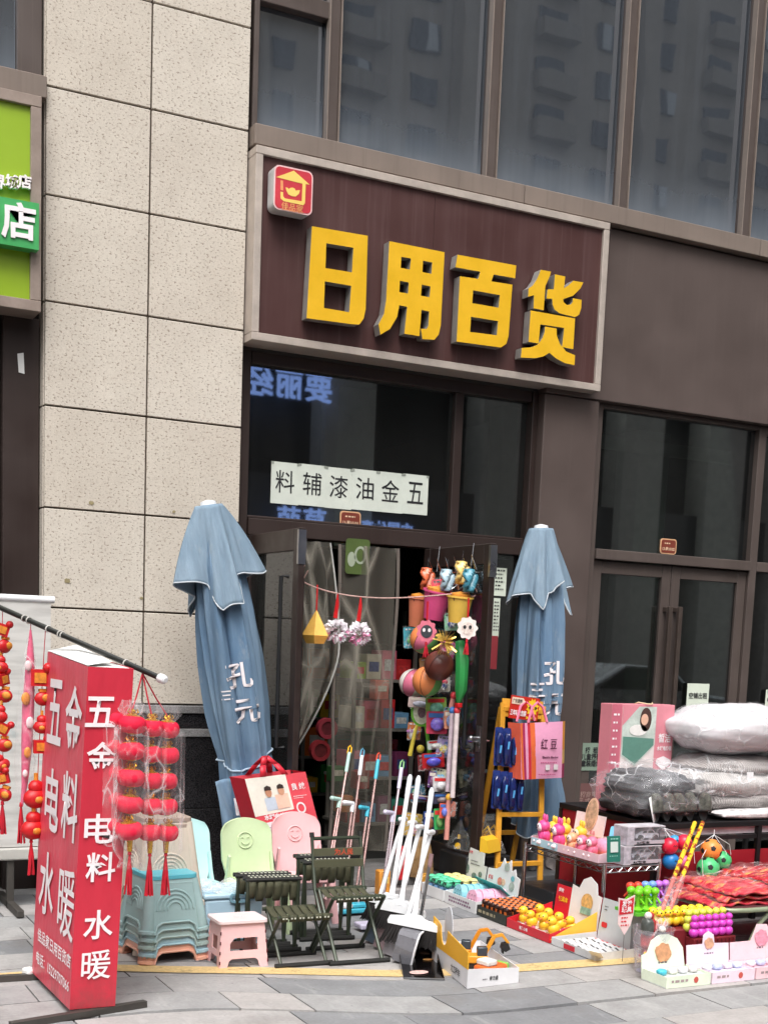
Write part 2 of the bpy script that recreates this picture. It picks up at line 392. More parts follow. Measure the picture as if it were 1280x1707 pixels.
while y > -5.35:
    d = .295 if y > -3.2 else .3
    near = V((0, y, 0)); xl = -1.4 if y < -.6 else -.8; xr = 5.4 if y > -2.2 else 4.4
    if y > -.2: xl, xr = -1.2, 5.8
    if y < -3.55: xl, xr = -1.6, 3.9
    x = xl - rng.random() * .5
    while x < xr:
        L = rng.choice((.3, .45, .45, .6, .6, .6, .9)); paver(x, x + L, y - d, y); x += L
    y -= d + (.026 if -3.52 < y - d < -3.2 else 0)
    row += 1
YP = [(-.9, -1.97), (-.4, -1.98), (-.09, -1.97), (.18, -2.09), (.67, -2.28), (.99, -2.42), (1.16, -2.49), (1.45, -2.56), (1.76, -2.59), (2.4, -2.63), (3.4, -2.66), (4.6, -2.68)]
mt = NT('worn yellow paint'); co = mt.coord(); n = mt.noise(co, 9, 5, .7); n2 = mt.noise(co, 60, 3)
tr = mt.n('BsdfTransparent'); pb = mt.bsdf(mt.mix(1, lin((222, 192, 134)), mt.ramp(n2, [(.3, (.8,) * 3), (.7, (1.1,) * 3)]), 'MULTIPLY'), .7)
mx = mt.n('MixShader'); mt.l(mt.ramp(n, [(.28, (.25,) * 3), (.42, (.92,) * 3)]), mx.inputs[0]); mt.l(tr.outputs[0], mx.inputs[1]); mt.l(pb, mx.inputs[2])
yb = B()
for (a, b_), (c, d_) in zip(YP, YP[1:]): yb.quad((a, b_ - .075, .005), (c, d_ - .075, .005), (c, d_ + .06, .005), (a, b_ + .06, .005))
yb.obj('yellow_line', mt.done(mx.outputs[0]), pave, smooth=False)

# ================================================================== THE SHOP BUILDING
BROWN = mat_panel('brown metal cladding', (84, 72, 68), .22, .5, (112, 101, 96)); BRDK = mat_panel('dark brown window frame', (52, 41, 38), .2, .42, (86, 76, 70))
LEDGE = mat_panel('weathered ledge', (124, 111, 102), .8, .6, (92, 80, 73)); MULL = mat_panel('bronze mullion', (84, 74, 70), .4, .4, (124, 113, 105))
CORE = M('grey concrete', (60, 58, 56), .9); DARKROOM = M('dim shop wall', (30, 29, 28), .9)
GR_L = mat_granite('grey granite', (120, 118, 118), (150, 148, 148)); GR_D = mat_granite('black granite', (22, 21, 22), (54, 52, 54), .2)
bld = thing('shop_building', 'brown metal clad shop building with beige stone pillar and large dark windows', 'building')
# stone pillar: every slab its own piece
pil = B(); pil.bb(.012, 1.228, .018, .5, 0, 8.6); pil = pil.obj('stone_pillar', M('pillar joint', (74, 62, 52), .95), bld, smooth=False)
ZR = [5.278 - .5897 * k for k in range(-5, 7)]      # joints
ZR.append(1.165)
for i in range(len(ZR) - 1):
    z1, z0 = ZR[i], ZR[i + 1]
    for x0, x1 in ((0, .622), (.622, 1.24)):
        b = B(); g = .0055; b.bb(x0 + g, x1 - g, rng.uniform(-.001, .001), .03, z0 + g, z1 - g); b.obj('slab', STONE, pil, bevel=.003, seg=1, smooth=False)
    b = B(); b.bb(.001, .03, .033, .155, z0 + .0055, z1 - .0055); b.obj('side_slab', STONE, pil, smooth=False)
for z0, z1, m, p in ((1.112, 1.163, GR_L, .045), (1.018, 1.11, GR_D, .03), (.962, 1.016, GR_L, .04), (.5, .96, GR_D, .03), (0, .498, GR_D, .03)):
    for x0, x1 in ((-.02, .62), (.623, 1.25)):
        B().bb(x0, x1, -p, .02, z0, z1 - .002).obj('granite_block', m, pil, bevel=.004, seg=1, smooth=False)
# wall stains
for px, py, r in ((112, 968, .020), (152, 838, .016), (236, 997, .012), (290, 853, .010)):
    c = FY(px, py, -.0035); B().prism([[(a * rng.uniform(.7, 1.2), b_ * rng.uniform(.7, 1.2)) for a, b_ in oval(r, r * .8, 14)]], c, UX, UZ, .002).obj('stain', M('old glue stain', (150, 138, 104), .9), pil, smooth=False)
# brown cladding (three flat sheets, joints between)
b = B(); b.bb(3.505, 3.975, 0, .35, 0, 3.40); b.obj('clad_pillar', BROWN, bld, bevel=.006, seg=1, smooth=False)
for x0, x1 in ((3.505, 5.62), (5.626, 8.4)):
    B().bb(x0, x1, -.012, .3, 3.404, 4.585).obj('wall_panel', BROWN, bld, bevel=.004, seg=1, smooth=False)
B().bb(1.245, 3.5, .10, .3, 3.42, 4.585).obj('wall_panel', CORE, bld, smooth=False)
for x0, x1 in ((1.25, 3.2), (3.204, 5.3), (5.304, 8.4)):
    B().bb(x0, x1, -.075, .25, 4.598, 4.718).obj('ledge', LEDGE, bld, bevel=.004, seg=1, smooth=False)
B().bb(8.4, 30, -.02, .6, 0, 20).obj('wall_panel', BROWN, bld, smooth=False)
B().bb(-30, -3.2, -.02, .6, 0, 20).obj('wall_panel', BROWN, bld, smooth=False)
B().bb(-3.2, 8.4, .0, .6, 8.6, 20).obj('wall_panel', BROWN, bld, smooth=False)
# upper windows: dark coated glass, a bluish haze painted over it, dust settled above the sill
def mat_upper():
    t = NT('dusty coated glass'); ge = t.n('NewGeometry'); sp = t.n('SeparateXYZ'); t.l(ge.outputs['Position'], sp.inputs[0])
    st = t.noise(t.coord((22, 22, .8)), 1.3, 4); bl = t.noise(t.coord((1, 1, .5)), 1.7, 4)
    mr = t.n('MapRange'); mr.inputs['From Min'].default_value = 4.74; mr.inputs['From Max'].default_value = 5.25; mr.inputs['To Min'].default_value = 1; mr.inputs['To Max'].default_value = 0
    t.l(sp.outputs[2], mr.inputs[0])
    pw = t.n('Math', operation='POWER'); t.l(mr.outputs[0], pw.inputs[0]); pw.inputs[1].default_value = 2.2
    ml = t.n('Math', operation='MULTIPLY'); t.l(pw.outputs[0], ml.inputs[0]); t.l(t.ramp(bl, [(.3, (.42,) * 3), (.7, (.78,) * 3)]), ml.inputs[1])
    ad = t.n('Math', operation='ADD'); t.l(ml.outputs[0], ad.inputs[0]); t.l(t.ramp(st, [(.3, (.10,) * 3), (.7, (.16,) * 3)]), ad.inputs[1])
    gl = t.n('BsdfGlossy'); gl.inputs['Roughness'].default_value = .018; gl.inputs[0].default_value = (.90, .97, 1.05, 1)
    wob = t.n('Bump'); wob.inputs['Strength'].default_value = .03; wob.inputs['Distance'].default_value = .02; t.l(t.noise(t.coord((1, 1, 1)), 2.3, 1), wob.inputs['Height']); t.l(wob.outputs[0], gl.inputs['Normal'])
    dk = t.n('BsdfDiffuse'); dk.inputs[0].default_value = (.020, .023, .028, 1)
    m1 = t.n('MixShader'); m1.inputs[0].default_value = .30; t.l(dk.outputs[0], m1.inputs[1]); t.l(gl.outputs[0], m1.inputs[2])
    df = t.n('BsdfDiffuse'); df.inputs[0].default_value = (*lin((120, 128, 138)), 1)
    m2 = t.n('MixShader'); t.l(ad.outputs[0], m2.inputs[0]); t.l(m1.outputs[0], m2.inputs[1]); t.l(df.outputs[0], m2.inputs[2])
    return t.done(m2.outputs[0])
UPG = mat_upper()
ux = [1.262, 1.80, 2.975, 4.075, 5.215, 6.35, 7.5, 8.4]
for i in range(len(ux) - 1):
    wn = B(); x0, x1 = ux[i], ux[i + 1]; wm = .032 if i else .0
    wn.bb(x0 - (.034 if i else .0), x0 + .034, .01, .13, 4.722, 8.6)
    wn.bb(x0 + .036, x1 - .036, .055, .12, 4.722, 4.748)
    if i == 0: wn.bb(x0 + .036, x1 - .036, .02, .12, 5.46, 5.56)
    wf = wn.obj('upper_window', MULL, bld, bevel=.004, seg=1, smooth=False)
    if i:                                                     # the raised glazing bead on both sides of the mullion
        for sx in (-1, 1): B().bb(x0 + sx * .040 - .004, x0 + sx * .040 + .004, -.002, .05, 4.724, 8.58).obj('glazing_bead', M('bead', (132, 120, 112), .4), wf, smooth=False)
    if i == 0:
        B().bb(x0 + .036, x1 - .036, .085, .095, 4.75, 5.458).obj('pane', UPG, wf, smooth=False)
        B().bb(x0 + .036, x1 - .036, .085, .095, 5.562, 8.6).obj('pane', UPG, wf, smooth=False)
    else: B().bb(x0 + .036, x1 - .036, .085, .095, 4.75, 8.6).obj('pane', UPG, wf, smooth=False)
B().bb(-3.2, 8.4, .7, .75, 4.6, 8.6).obj('upper_back_wall', CORE, bld, smooth=False)
# ------------------------------------------------ our shop: frame, panes, room behind
SGL = glass('shop window glass', (.55, .62, .58), .08, .02)
fr = B()
Yf0, Yf1 = .10, .22
fr.bb(1.245, 1.33, Yf0, Yf1, .06, 3.42); fr.bb(3.46, 3.503, Yf0 - .02, Yf1, .0, 3.42)          # jambs
fr.bb(1.332, 3.458, Yf0, Yf1, 3.345, 3.42); fr.bb(1.332, 3.458, Yf0 - .02, Yf1, 2.27, 2.375)     # head, transom
fr.bb(2.845, 2.91, Yf0 + .01, Yf1 - .002, 2.377, 3.343)
fr.bb(2.70, 2.76, Yf0 + .01, Yf1 - .002, .06, 2.268)
fr.bb(1.332, 3.458, Yf0 + .012, Yf0 + .03, 2.377, 2.395)
swf = fr.obj('shop_window_frame', BRDK, bld, bevel=.004, seg=1, smooth=False)
B().bb(1.332, 2.843, .155, .163, 2.397, 3.343).obj('pane', SGL, swf, smooth=False)
B().bb(2.912, 3.458, .155, .163, 2.377, 3.343).obj('pane', SGL, swf, smooth=False)
B().bb(2.762, 3.458, .155, .163, .10, 2.268).obj('pane', SGL, swf, smooth=False)
B().bb(2.762, 3.458, .13, .2, .04, .10).obj('bottom_rail', BRDK, swf, smooth=False)
B().bb(1.25, 3.5, -.42, .5, .0, .055).obj('step', mat_granite('step stone', (104, 102, 102), (128, 126, 124), .6), bld, bevel=.006, smooth=False)
B().bb(3.51, 4.02, -.42, -.004, .0, .055).obj('step', mat_granite('step stone b', (104, 102, 102), (128, 126, 124), .6), bld, bevel=.006, smooth=False)
# the room
rm = B(); rm.quad((1.2, .3, .056), (4.0, .3, .056), (4.0, 5, .056), (1.2, 5, .056)); rm.quad((1.2, .3, 3.45), (4.0, .3, 3.45), (4.0, 5, 3.45), (1.2, 5, 3.45))
rm.quad((1.2, .3, .05), (1.2, 5, .05), (1.2, 5, 3.45), (1.2, .3, 3.45)); rm.quad((4.0, .3, .05), (4.0, 5, .05), (4.0, 5, 3.45), (4.0, .3, 3.45)); rm.quad((1.2, 5, .05), (4.0, 5, .05), (4.0, 5, 3.45), (1.2, 5, 3.45))
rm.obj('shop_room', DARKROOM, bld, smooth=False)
# ------------------------------------------------ neighbour on the right: window over a double door
RGL = glass('neighbour glass', (.50, .58, .54), .12, .02)
fr = B(); y0, y1 = .06, .17
fr.bb(3.98, 4.055, y0, y1, .0, 3.40); fr.bb(5.555, 5.63, y0, y1, .0, 3.40); fr.bb(4.057, 5.553, y0, y1, 3.37, 3.40); fr.bb(4.057, 5.553, y0 - .02, y1, 2.285, 2.36); fr.bb(5.632, 8.4, y0, y1, 2.285, 2.36); fr.bb(5.632, 8.4, y0, y1, 3.34, 3.40)
fr.bb(7.2, 7.27, y0 - .01, y1, 0, 3.40)
rwf = fr.obj('neighbour_window_frame', MULL, bld, bevel=.004, seg=1, smooth=False)
B().bb(4.057, 5.553, .11, .118, 2.362, 3.368).obj('pane', RGL, rwf, smooth=False)
B().bb(5.632, 7.198, .11, .118, 2.362, 3.338).obj('pane', RGL, rwf, smooth=False)
B().bb(5.632, 7.198, .11, .118, 0.1, 2.283).obj('pane', RGL, rwf, smooth=False)
for k, (x0, x1) in enumerate(((4.06, 4.80), (4.806, 5.55))):
    d = B(); d.bb(x0, x0 + .085, .085, .14, .02, 2.28); d.bb(x1 - .085, x1, .085, .14, .02, 2.28); d.bb(x0 + .085, x1 - .085, .087, .138, 2.185, 2.278); d.bb(x0 + .085, x1 - .085, .087, .138, .02, .16)
    d = d.obj('neighbour_door', MULL, bld, bevel=.004, seg=1, smooth=False)
    B().bb(x0 + .085, x1 - .085, .108, .116, .16, 2.185).obj('pane', RGL, d, smooth=False)
    hx = x1 - .045 if k == 0 else x0 + .045
    h = B(); h.bb(hx - .018, hx + .018, .0, .03, .75, 1.97); h.bb(hx - .017, hx + .017, .032, .083, 1.93, 1.965); h.bb(hx - .017, hx + .017, .032, .083, .76, .795); h.obj('handle', M('handle bronze', (98, 86, 80), .35, .6), d, bevel=.003, seg=1, smooth=False)
rm = B(); rm.bb(4.05, 8.3, 3.2, 3.3, 0, 3.5); rm.quad((4.02, .2, .01), (8.3, .2, .01), (8.3, 3.2, .01), (4.02, 3.2, .01)); rm.quad((4.02, .2, 3.45), (8.3, .2, 3.45), (8.3, 3.2, 3.45), (4.02, 3.2, 3.45)); rm.bb(8.3, 8.35, .2, 3.2, 0, 3.5)
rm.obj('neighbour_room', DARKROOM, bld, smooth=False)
INW = M('inner plaster', (190, 196, 186), .8, var=.15, vs=2)
c_ = FY(1075, 800, 1.1); B().bb(c_.x - .16, c_.x + .16, 1.0, 1.3, 0, 3.44).obj('inner_column', INW, bld, smooth=False)
c_ = FY(1150, 755, .75); B().cyl((4.1, .75, c_.z), (8.2, .75, c_.z), .055, n=12).obj('inner_duct', INW, bld)
c_ = FY(585, 700, 1.0); B().bb(c_.x - .15, c_.x + .15, .9, 1.2, 2.3, 3.44).obj('inner_column', INW, bld, smooth=False)
c_ = FY(845, 720, .9); B().bb(c_.x - .10, c_.x + .10, .8, 1.0, 2.3, 3.44).obj('inner_column', INW, bld, smooth=False)
# notices on the neighbour's glass
def notice(px, py, w, h, Y, rows, label, name='paper_notice', rgb=(216, 224, 208), body=None, size=.05, cat='notice', ink=INK):
    c = FY(px, py, Y); o = thing(name, label, cat, c, world=True)
    B().prism([[(-w / 2, -h / 2), (w / 2, -h / 2), (w / 2, h / 2), (-w / 2, h / 2)]], c, UX, UZ, .0015).obj('sheet', M('paper %d%d%d' % rgb, rgb, .8, var=.05), o, smooth=False)
    if body: text(body, o, ink, c + V((0, -.003, 0)), UX, UZ, size, .001, wide=w * .84)
    if rows: lines(o, ink, c + V((-w * .42, -.003, h * .38)), UX, UZ, w * .84, rows, h * .8 / rows, h=h * .3 / rows)
    return o
notice(1163, 1160, .22, .19, .078, 0, 'pale green paper notice on the right neighbour door behind the white quilt', body='空铺出租', size=.05)
notice(1292, 1175, .22, .24, .078, 3, 'pale green notice cut by the right edge of the photo')
notice(985, 1262, .22, .21, .078, 0, 'greenish notice low on the neighbour door beside the pink bag', rgb=(128, 146, 130), body='招  租\n儿童摄影\n童装婚纱', size=.05)
notice(985, 1330, .30, .22, .076, 0, 'dark maroon notice at the foot of the neighbour door', rgb=(112, 76, 74), body='招商电话\n厅 式 美 食', size=.05, ink=M('faded print', (160, 130, 122), .7))
# ------------------------------------------------ neighbour on the left
fr = B(); fr.bb(-.40, -.22, .16, .3, 0, 3.45); fr.bb(-.218, -.004, .10, .34, 0, 3.42); fr.bb(-3.2, -.40, .16, .3, 2.32, 2.42)
lf = fr.obj('left_shop_frame', BRDK, bld, bevel=.005, seg=1, smooth=False)
B().bb(-3.2, -.402, .2, .21, 2.42, 3.45).obj('pane', RGL, lf, smooth=False); B().bb(-3.2, -.402, .2, .21, .0, 2.32).obj('pane', RGL, lf, smooth=False)
B().bb(-3.2, -.06, .1, .4, 3.452, 4.58).obj('wall_panel', CORE, bld, smooth=False)
B().bb(-3.2, -.002, -.05, .33, 4.60, 4.718).obj('ledge', LEDGE, bld, bevel=.004, seg=1, smooth=False)
wn = B(); wn.bb(-.15, -.012, .04, .16, 4.722, 8.6); wn.bb(-3.2, -.152, .06, .14, 4.722, 4.76); wn = wn.obj('upper_window', MULL, bld, bevel=.004, smooth=False)
B().bb(-3.2, -.152, .09, .1, 4.762, 8.6).obj('pane', UPG, wn, smooth=False)
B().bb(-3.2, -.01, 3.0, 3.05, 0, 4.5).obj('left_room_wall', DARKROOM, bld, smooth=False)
t_ = FY(37, 605, .095); B().prism([[(-.02, -.055), (.014, -.06), (.008, .06), (-.028, .05)]], t_, UX, UZ, .002).obj('tape_scrap', PAPER, lf, smooth=False)

# ================================================================== ACROSS THE STREET (seen only in the glass)
TW = M('tower render', (168, 158, 146), .9, vs=.3); TWIN = M('tower window', (52, 60, 72), .3)
tow = thing('apartment_tower', 'tall grey apartment tower mirrored in the upper windows', 'building', (20, -68, 0), world=True)
B().bb(8, 92, -80, -68.0, 0, 78).obj('wall', TW, tow, smooth=False)
wm = B().bb(-.8, .8, 0, .25, -.75, .75, 0).mesh('window', TWIN, False)
bm_ = B(); bm_.bb(-1.5, 1.5, 0, .9, -1.3, -.2); bm_ = bm_.mesh('balcony', M('balcony', (150, 142, 132), .9), False)
sm_ = B().bb(-.35, .35, 0, .12, -.72, .72).mesh('sash', M('pale curtain', (190, 196, 200), .8), False)
for i in range(15):
    for j in range(9):
        x = 15 + i * 4.6; z = 20.5 + j * 3.0
        o = link('window', wm, tow); o.location = o.location + V((x, -68.02, z)); o.scale = (1.25 if i % 3 else .8, 1, 1)
        if i % 3 == 1: o = link('balcony', bm_, tow); o.location = (x + .3, -67.97, z)
        if rng.random() < .3: o = link('sash', sm_, tow); o.location = (x + rng.choice((-.4, .4)), -67.85, z)
for x in (13, 26.8, 40.6, 54.4, 68.2): B().bb(x - .6, x + .6, -67.99, -66.6, 0, 78).obj('pier', TW, tow, smooth=False)
row_ = thing('shop_row', 'dark row of shops across the street mirrored in the shop glass', 'building', (10, -22, 0), world=True)
B().bb(-40, 60, -30, -21.5, 0, 9.4).obj('wall', M('dark shopfronts', (46, 48, 50), .4), row_, smooth=False)
for x in [FY(q, 700, 20.8).x - .6 for q in (-300, 150, 585, 845, 1075, 1215, 1330)]: B().bb(x, x + 1.3, -21.48, -20.6, 0, 9.0).obj('column', M('pale column', (206, 204, 198), .85), row_, smooth=False)
B().bb(-40, 60, -21.48, -20.9, 4.3, 5.4).obj('fascia', M('fascia', (88, 88, 90), .6), row_, smooth=False)
LEDB = mat_emit('lit blue sign', (150, 180, 255), 2.0)
def mirror_sign(body, px, py, size, label, mt=LEDB):
    c = FY(px, py, 20.2); c = V((c.x, -20.2, c.z)); o = thing('lit_sign', label, 'sign', c, world=True)
    for k, ch in enumerate(body): text(ch, o, mt, c + V((-(k - (len(body) - 1) / 2) * size * 1.05, 0, 0)), (-1, 0, 0), UZ, size, size * .02, depth=.02)
    return o
mirror_sign('要丽经饰', 466, 633, .70, 'glowing blue shop lettering mirrored at the top corner of the window')
mirror_sign('草萌', 512, 866, .62, 'glowing blue characters mirrored above the left door leaf')
mirror_sign('中国体育', 655, 880, .34, 'small glowing white characters mirrored above the door')

# a parked car behind the camera, seen in the neighbour's door glass
car = thing('parked_car', 'silver parked car mirrored in the right neighbour door', 'car', (14.2, -12.6, -.13), world=True)
CP = M('car silver', (176, 180, 184), .25, .3); T_ = TR((14.2, -12.6, -.13))
prof = [(-2.2, .35), (-2.25, .75), (-1.75, .92), (-1.0, 1.0), (-.45, 1.46), (.75, 1.5), (1.6, 1.02), (2.15, .95), (2.22, .4)]
B(T_).prism([prof], (0, .85, 0), -UX, UZ, 1.7).obj('body', CP, car, bevel=.06)
for sy in (-1, 1):
    b = B(T_); b.prism([[(-.85, 1.02), (-.38, 1.4), (.1, 1.43), (.1, 1.02)]], (0, sy * .862, 0), -UX if sy > 0 else UX, UZ, .01); b.prism([[(.16, 1.02), (.16, 1.43), (.7, 1.44), (1.3, 1.04)]], (0, sy * .862, 0), -UX if sy > 0 else UX, UZ, .01); b.obj('side_window', INK, car, smooth=False)
    for x_ in (-1.4, 1.4): B(T_).lathe([(.2, -.1), (.33, -.1), (.33, .1), (.2, .1)], 20, (x_, sy * .78, .33), R=Matrix.Rotation(math.pi / 2, 3, 'X')).obj('wheel', BLACK, car)
# ================================================================== SIGNS
def loops_px(loops, ox, oy, sc, Y):
    out = []
    for L in loops:
        q = [FY(ox + a / sc, oy + b_ / sc, Y) for a, b_ in L]; out.append([(p.x, p.z) for p in q])
    return out
SIGNP = mat_panel('maroon sign panel', (74, 47, 45), .6, .45, (124, 100, 100)); SILV = M('sign frame aluminium', (188, 176, 166), .45, .25, .1, 12)
SGY = M('yellow acrylic', (226, 176, 28), .42, var=.06); SIDE = M('letter return steel', (186, 184, 178), .35, .55, .12, 14)
sg = thing('shop_sign', 'large maroon sign box with yellow characters above the open shop door', 'sign', (2.56, 0, 3.43))
WORLD.add(sg.name)
x0, x1, z0, z1 = 1.243, 3.885, 3.437, 4.576
bw = .047
B().bb(x0 + .01, 2.5, -.10, .095, z0 + .01, z1 - .01).obj('panel', SIGNP, sg, smooth=False); B().bb(2.502, x1 - .01, -.10, .095, z0 + .01, z1 - .01).obj('panel', SIGNP, sg, smooth=False)
for nm, a in (('frame_top', (x0, x1, -.125, .09, z1 - bw, z1)), ('frame_bottom', (x0, x1, -.125, .09, z0, z0 + bw)), ('frame_side', (x0, x0 + bw, -.124, .09, z0 + bw + .001, z1 - bw - .001)), ('frame_side', (x1 - bw, x1, -.124, .09, z0 + bw + .001, z1 - bw - .001))):
    B().bb(*a).obj(nm, SILV, sg, bevel=.003, seg=1, smooth=False)
LY = -.195
chars = {
 'ri': (400, 220, 2, [[(240, 313), (426, 345), (419, 590), (412, 622), (398, 641), (380, 641), (222, 620)], [(288, 370), (378, 385), (373, 467), (285, 453)], [(283, 497), (371, 512), (364, 600), (280, 586)]]),
 'yong': (400, 220, 2, [[(498, 363), (682, 400), (669, 645), (662, 675), (648, 692), (608, 690), (603, 655), (622, 656), (628, 645), (631, 598), (605, 592), (598, 680), (548, 672), (557, 582), (531, 577), (524, 615), (500, 656), (468, 675), (462, 640), (480, 606), (487, 560)],
   [(538, 415), (570, 421), (566, 458), (536, 452)], [(610, 428), (641, 434), (638, 472), (608, 466)], [(533, 495), (563, 501), (560, 538), (531, 533)], [(606, 508), (635, 514), (632, 550), (603, 545)]]),
 'bai': (400, 220, 2, [[(725, 408), (921, 444), (917, 487), (846, 474), (838, 497), (908, 508), (895, 680), (888, 705), (870, 718), (722, 698), (733, 480), (794, 489), (801, 465), (718, 450)],
   [(777, 527), (866, 543), (862, 585), (774, 570)], [(770, 615), (860, 630), (856, 677), (767, 666)]]),
 'huo1': (840, 420, 7.11, [[(435, 208), (558, 230), (540, 290), (490, 400), (470, 688), (350, 665), (355, 510), (285, 528), (290, 430), (340, 395), (390, 320)]]),
 'huo2': (840, 420, 7.11, [[(603, 262), (725, 287), (712, 425), (760, 395), (820, 338), (940, 358), (905, 430), (820, 515), (700, 555), (705, 590), (745, 625), (790, 620), (812, 590), (818, 545), (920, 565), (915, 660), (890, 740), (840, 770), (660, 725), (600, 680), (575, 620), (572, 552), (505, 550), (515, 440), (590, 440)]]),
 'huo3': (840, 420, 7.11, [[(315, 690), (842, 785), (820, 1150), (688, 1125), (712, 898), (430, 855), (410, 1082), (290, 1062)]]),
 'huo4': (840, 420, 7.11, [[(487, 880), (622, 905), (625, 990), (665, 1090), (740, 1180), (842, 1222), (835, 1340), (720, 1315), (610, 1255), (537, 1192), (470, 1235), (370, 1257), (200, 1250), (210, 1135), (330, 1128), (400, 1095), (455, 1020), (480, 950)]])}
for k in ('ri', 'yong', 'bai'):
    ox, oy, sc, L = chars[k]; B().prism(loops_px(L, ox, oy, sc, LY), (0, LY, 0), UX, UZ, .075, 0, 1).obj('channel_letter', [SGY, SIDE], sg, smooth=False)
b = B()
for k in ('huo1', 'huo2', 'huo3', 'huo4'):
    ox, oy, sc, L = chars[k]; b.prism(loops_px(L, ox, oy, sc, LY), (0, LY, 0), UX, UZ, .075, 0, 1)
b.obj('channel_letter', [SGY, SIDE], sg, smooth=False)
for px, py in ((520, 500), (560, 470), (650, 540), (700, 480), (775, 480), (830, 560), (895, 480), (930, 560), (500, 310), (480, 330)):   # stand-off pins behind the letters
    p = FY(px, py, -.13); B().cyl((p.x, -.135, p.z), (p.x, -.09, p.z), .006, n=6).obj('letter_pin', STEEL, sg)
# logo box
tl, tr_, br, bl = FY(457, 272.5, -.22), FY(522, 286, -.22), FY(520, 360, -.22), FY(456, 347, -.22)
c = (tl + tr_ + br + bl) / 4; lw = ((tr_ - tl).length + (br - bl).length) / 2; lh = ((tl - bl).length + (tr_ - br).length) / 2
lg = B().prism([rrect(lw, lh, .035)], c, UX, UZ, .10, 0, 1).obj('logo_box', [M('logo rim', (236, 196, 196), .4), M('logo side', (206, 204, 202), .35)], sg, smooth=False)
B().prism([rrect(lw - .018, lh - .018, .028)], c + V((0, -.002, 0)), UX, UZ, .0015).obj('logo_face', M('logo red', (200, 58, 70), .4), lg, smooth=False)
LGY = M('logo yellow', (238, 206, 108), .5, var=.04); ls = 1182 / 120
fr_ = [[(370, 580), (412, 590), (415, 655), (440, 690), (720, 738), (732, 450), (300, 340), (590, 235), (850, 465), (785, 455), (772, 770), (745, 805), (420, 735), (372, 690)]]
B().prism(loops_px(fr_, 430, 260, ls, -.2235), (0, -.2235, 0), UX, UZ, .001).obj('logo_house', LGY, lg, smooth=False)
B().prism(loops_px([[(372, 392), (412, 398), (414, 560), (372, 552)]], 430, 260, ls, -.2235), (0, -.2235, 0), UX, UZ, .001).obj('logo_bar', M('logo dull', (226, 150, 96), .5), lg, smooth=False)
B().prism(loops_px([[(455, 510), (485, 515), (505, 535), (540, 515), (575, 515), (605, 530), (625, 565), (655, 555), (692, 560), (670, 620), (620, 660), (560, 655), (500, 625), (470, 570)]], 430, 260, ls, -.2235), (0, -.2235, 0), UX, UZ, .001).obj('logo_ingot', LGY, lg, smooth=False)
text('佳品家', lg, M('logo dull', (226, 150, 96), .5), FY(430 + 565 / ls, 260 + 840 / ls, -.2235), V((1, 0, 0)), UZ, .06, .0012, wide=.145, tall=.048)

# green sign of the shop on the left
gs = thing('green_sign', 'lime green shop sign with white characters beside the stone pillar', 'sign', (-1.5, 0, 3.41), world=True)
gx0, gx1, gz0, gz1 = -3.1, -.047, 3.412, 4.576
B().bb(gx0 + .01, gx1 - .01, -.10, .095, gz0 + .01, gz1 - .01).obj('panel', M('lime green panel', (146, 176, 42), .35, var=.05, vs=2), gs, smooth=False)
fm = M('sign frame taupe', (158, 142, 132), .4, .3)
for nm, a in (('frame_top', (gx0, gx1, -.125, .09, gz1 - .06, gz1)), ('frame_bottom', (gx0, gx1, -.125, .09, gz0, gz0 + .06)), ('frame_side', (gx1 - .06, gx1, -.124, .09, gz0 + .061, gz1 - .061))):
    B().bb(*a).obj(nm, fm, gs, bevel=.003, seg=1, smooth=False)
for ch, px in (('界', -2), ('城', 20), ('店', 41)):
    text(ch, gs, WHITEINK, FY(px, 303, -.125), UX, UZ, .09, .0025, depth=.012, name='small_letter', tall=.075, wide=.072)
c = FY(30, 369, -.2)
B().bb(c.x - .25, c.x + .118, -.19, -.10, c.z - .13, c.z + .12).obj('letter_block', M('green block', (70, 168, 96), .4), gs, smooth=False)
text('店', gs, WHITEINK, FY(31, 368, -.195), UX, UZ, .22, .006, depth=.004, name='big_letter', wide=.19, tall=.2)

# ================================================================== PAPERS AND PLATES ON THE SHOP WINDOW
bn = thing('paper_banner', 'row of six white sheets lettered in black, taped across the shop window', 'notice', FY(583, 838, .15), world=True)
tl, tr_, bl = FY(453, 769, .150), FY(714, 794, .150), FY(452, 838, .150)
n6 = '料辅漆油金五'
for i, ch in enumerate(n6):
    a, b_ = tl.lerp(tr_, i / 6), tl.lerp(tr_, (i + 1) / 6); h = .268; dz = rng.uniform(-.004, .004)
    c = (a + b_) / 2 + V((0, -.0012 * (i % 2), -h / 2 + dz)); wd = (b_ - a).length + .004
    sh = B().prism([[(-wd / 2, -h / 2), (wd / 2, -h / 2), (wd / 2, h / 2), (-wd / 2, h / 2)]], c, UX, UZ, .001).obj('sheet', M('window paper', (206, 212, 202), .8, var=.05, vs=9), bn, smooth=False)
    text(ch, sh, INK, c + V((.0, -.0015, .01)), UX, UZ, .155, .0005, tall=.145, wide=.135 if ch != '五' else .125)
    for sx in (-1, 1): B().box(c + V((sx * wd * .46, -.0022, h * .47)), (.02, .0006, .016)).obj('tape', M('tape', (150, 156, 146), .3), sh, smooth=False)
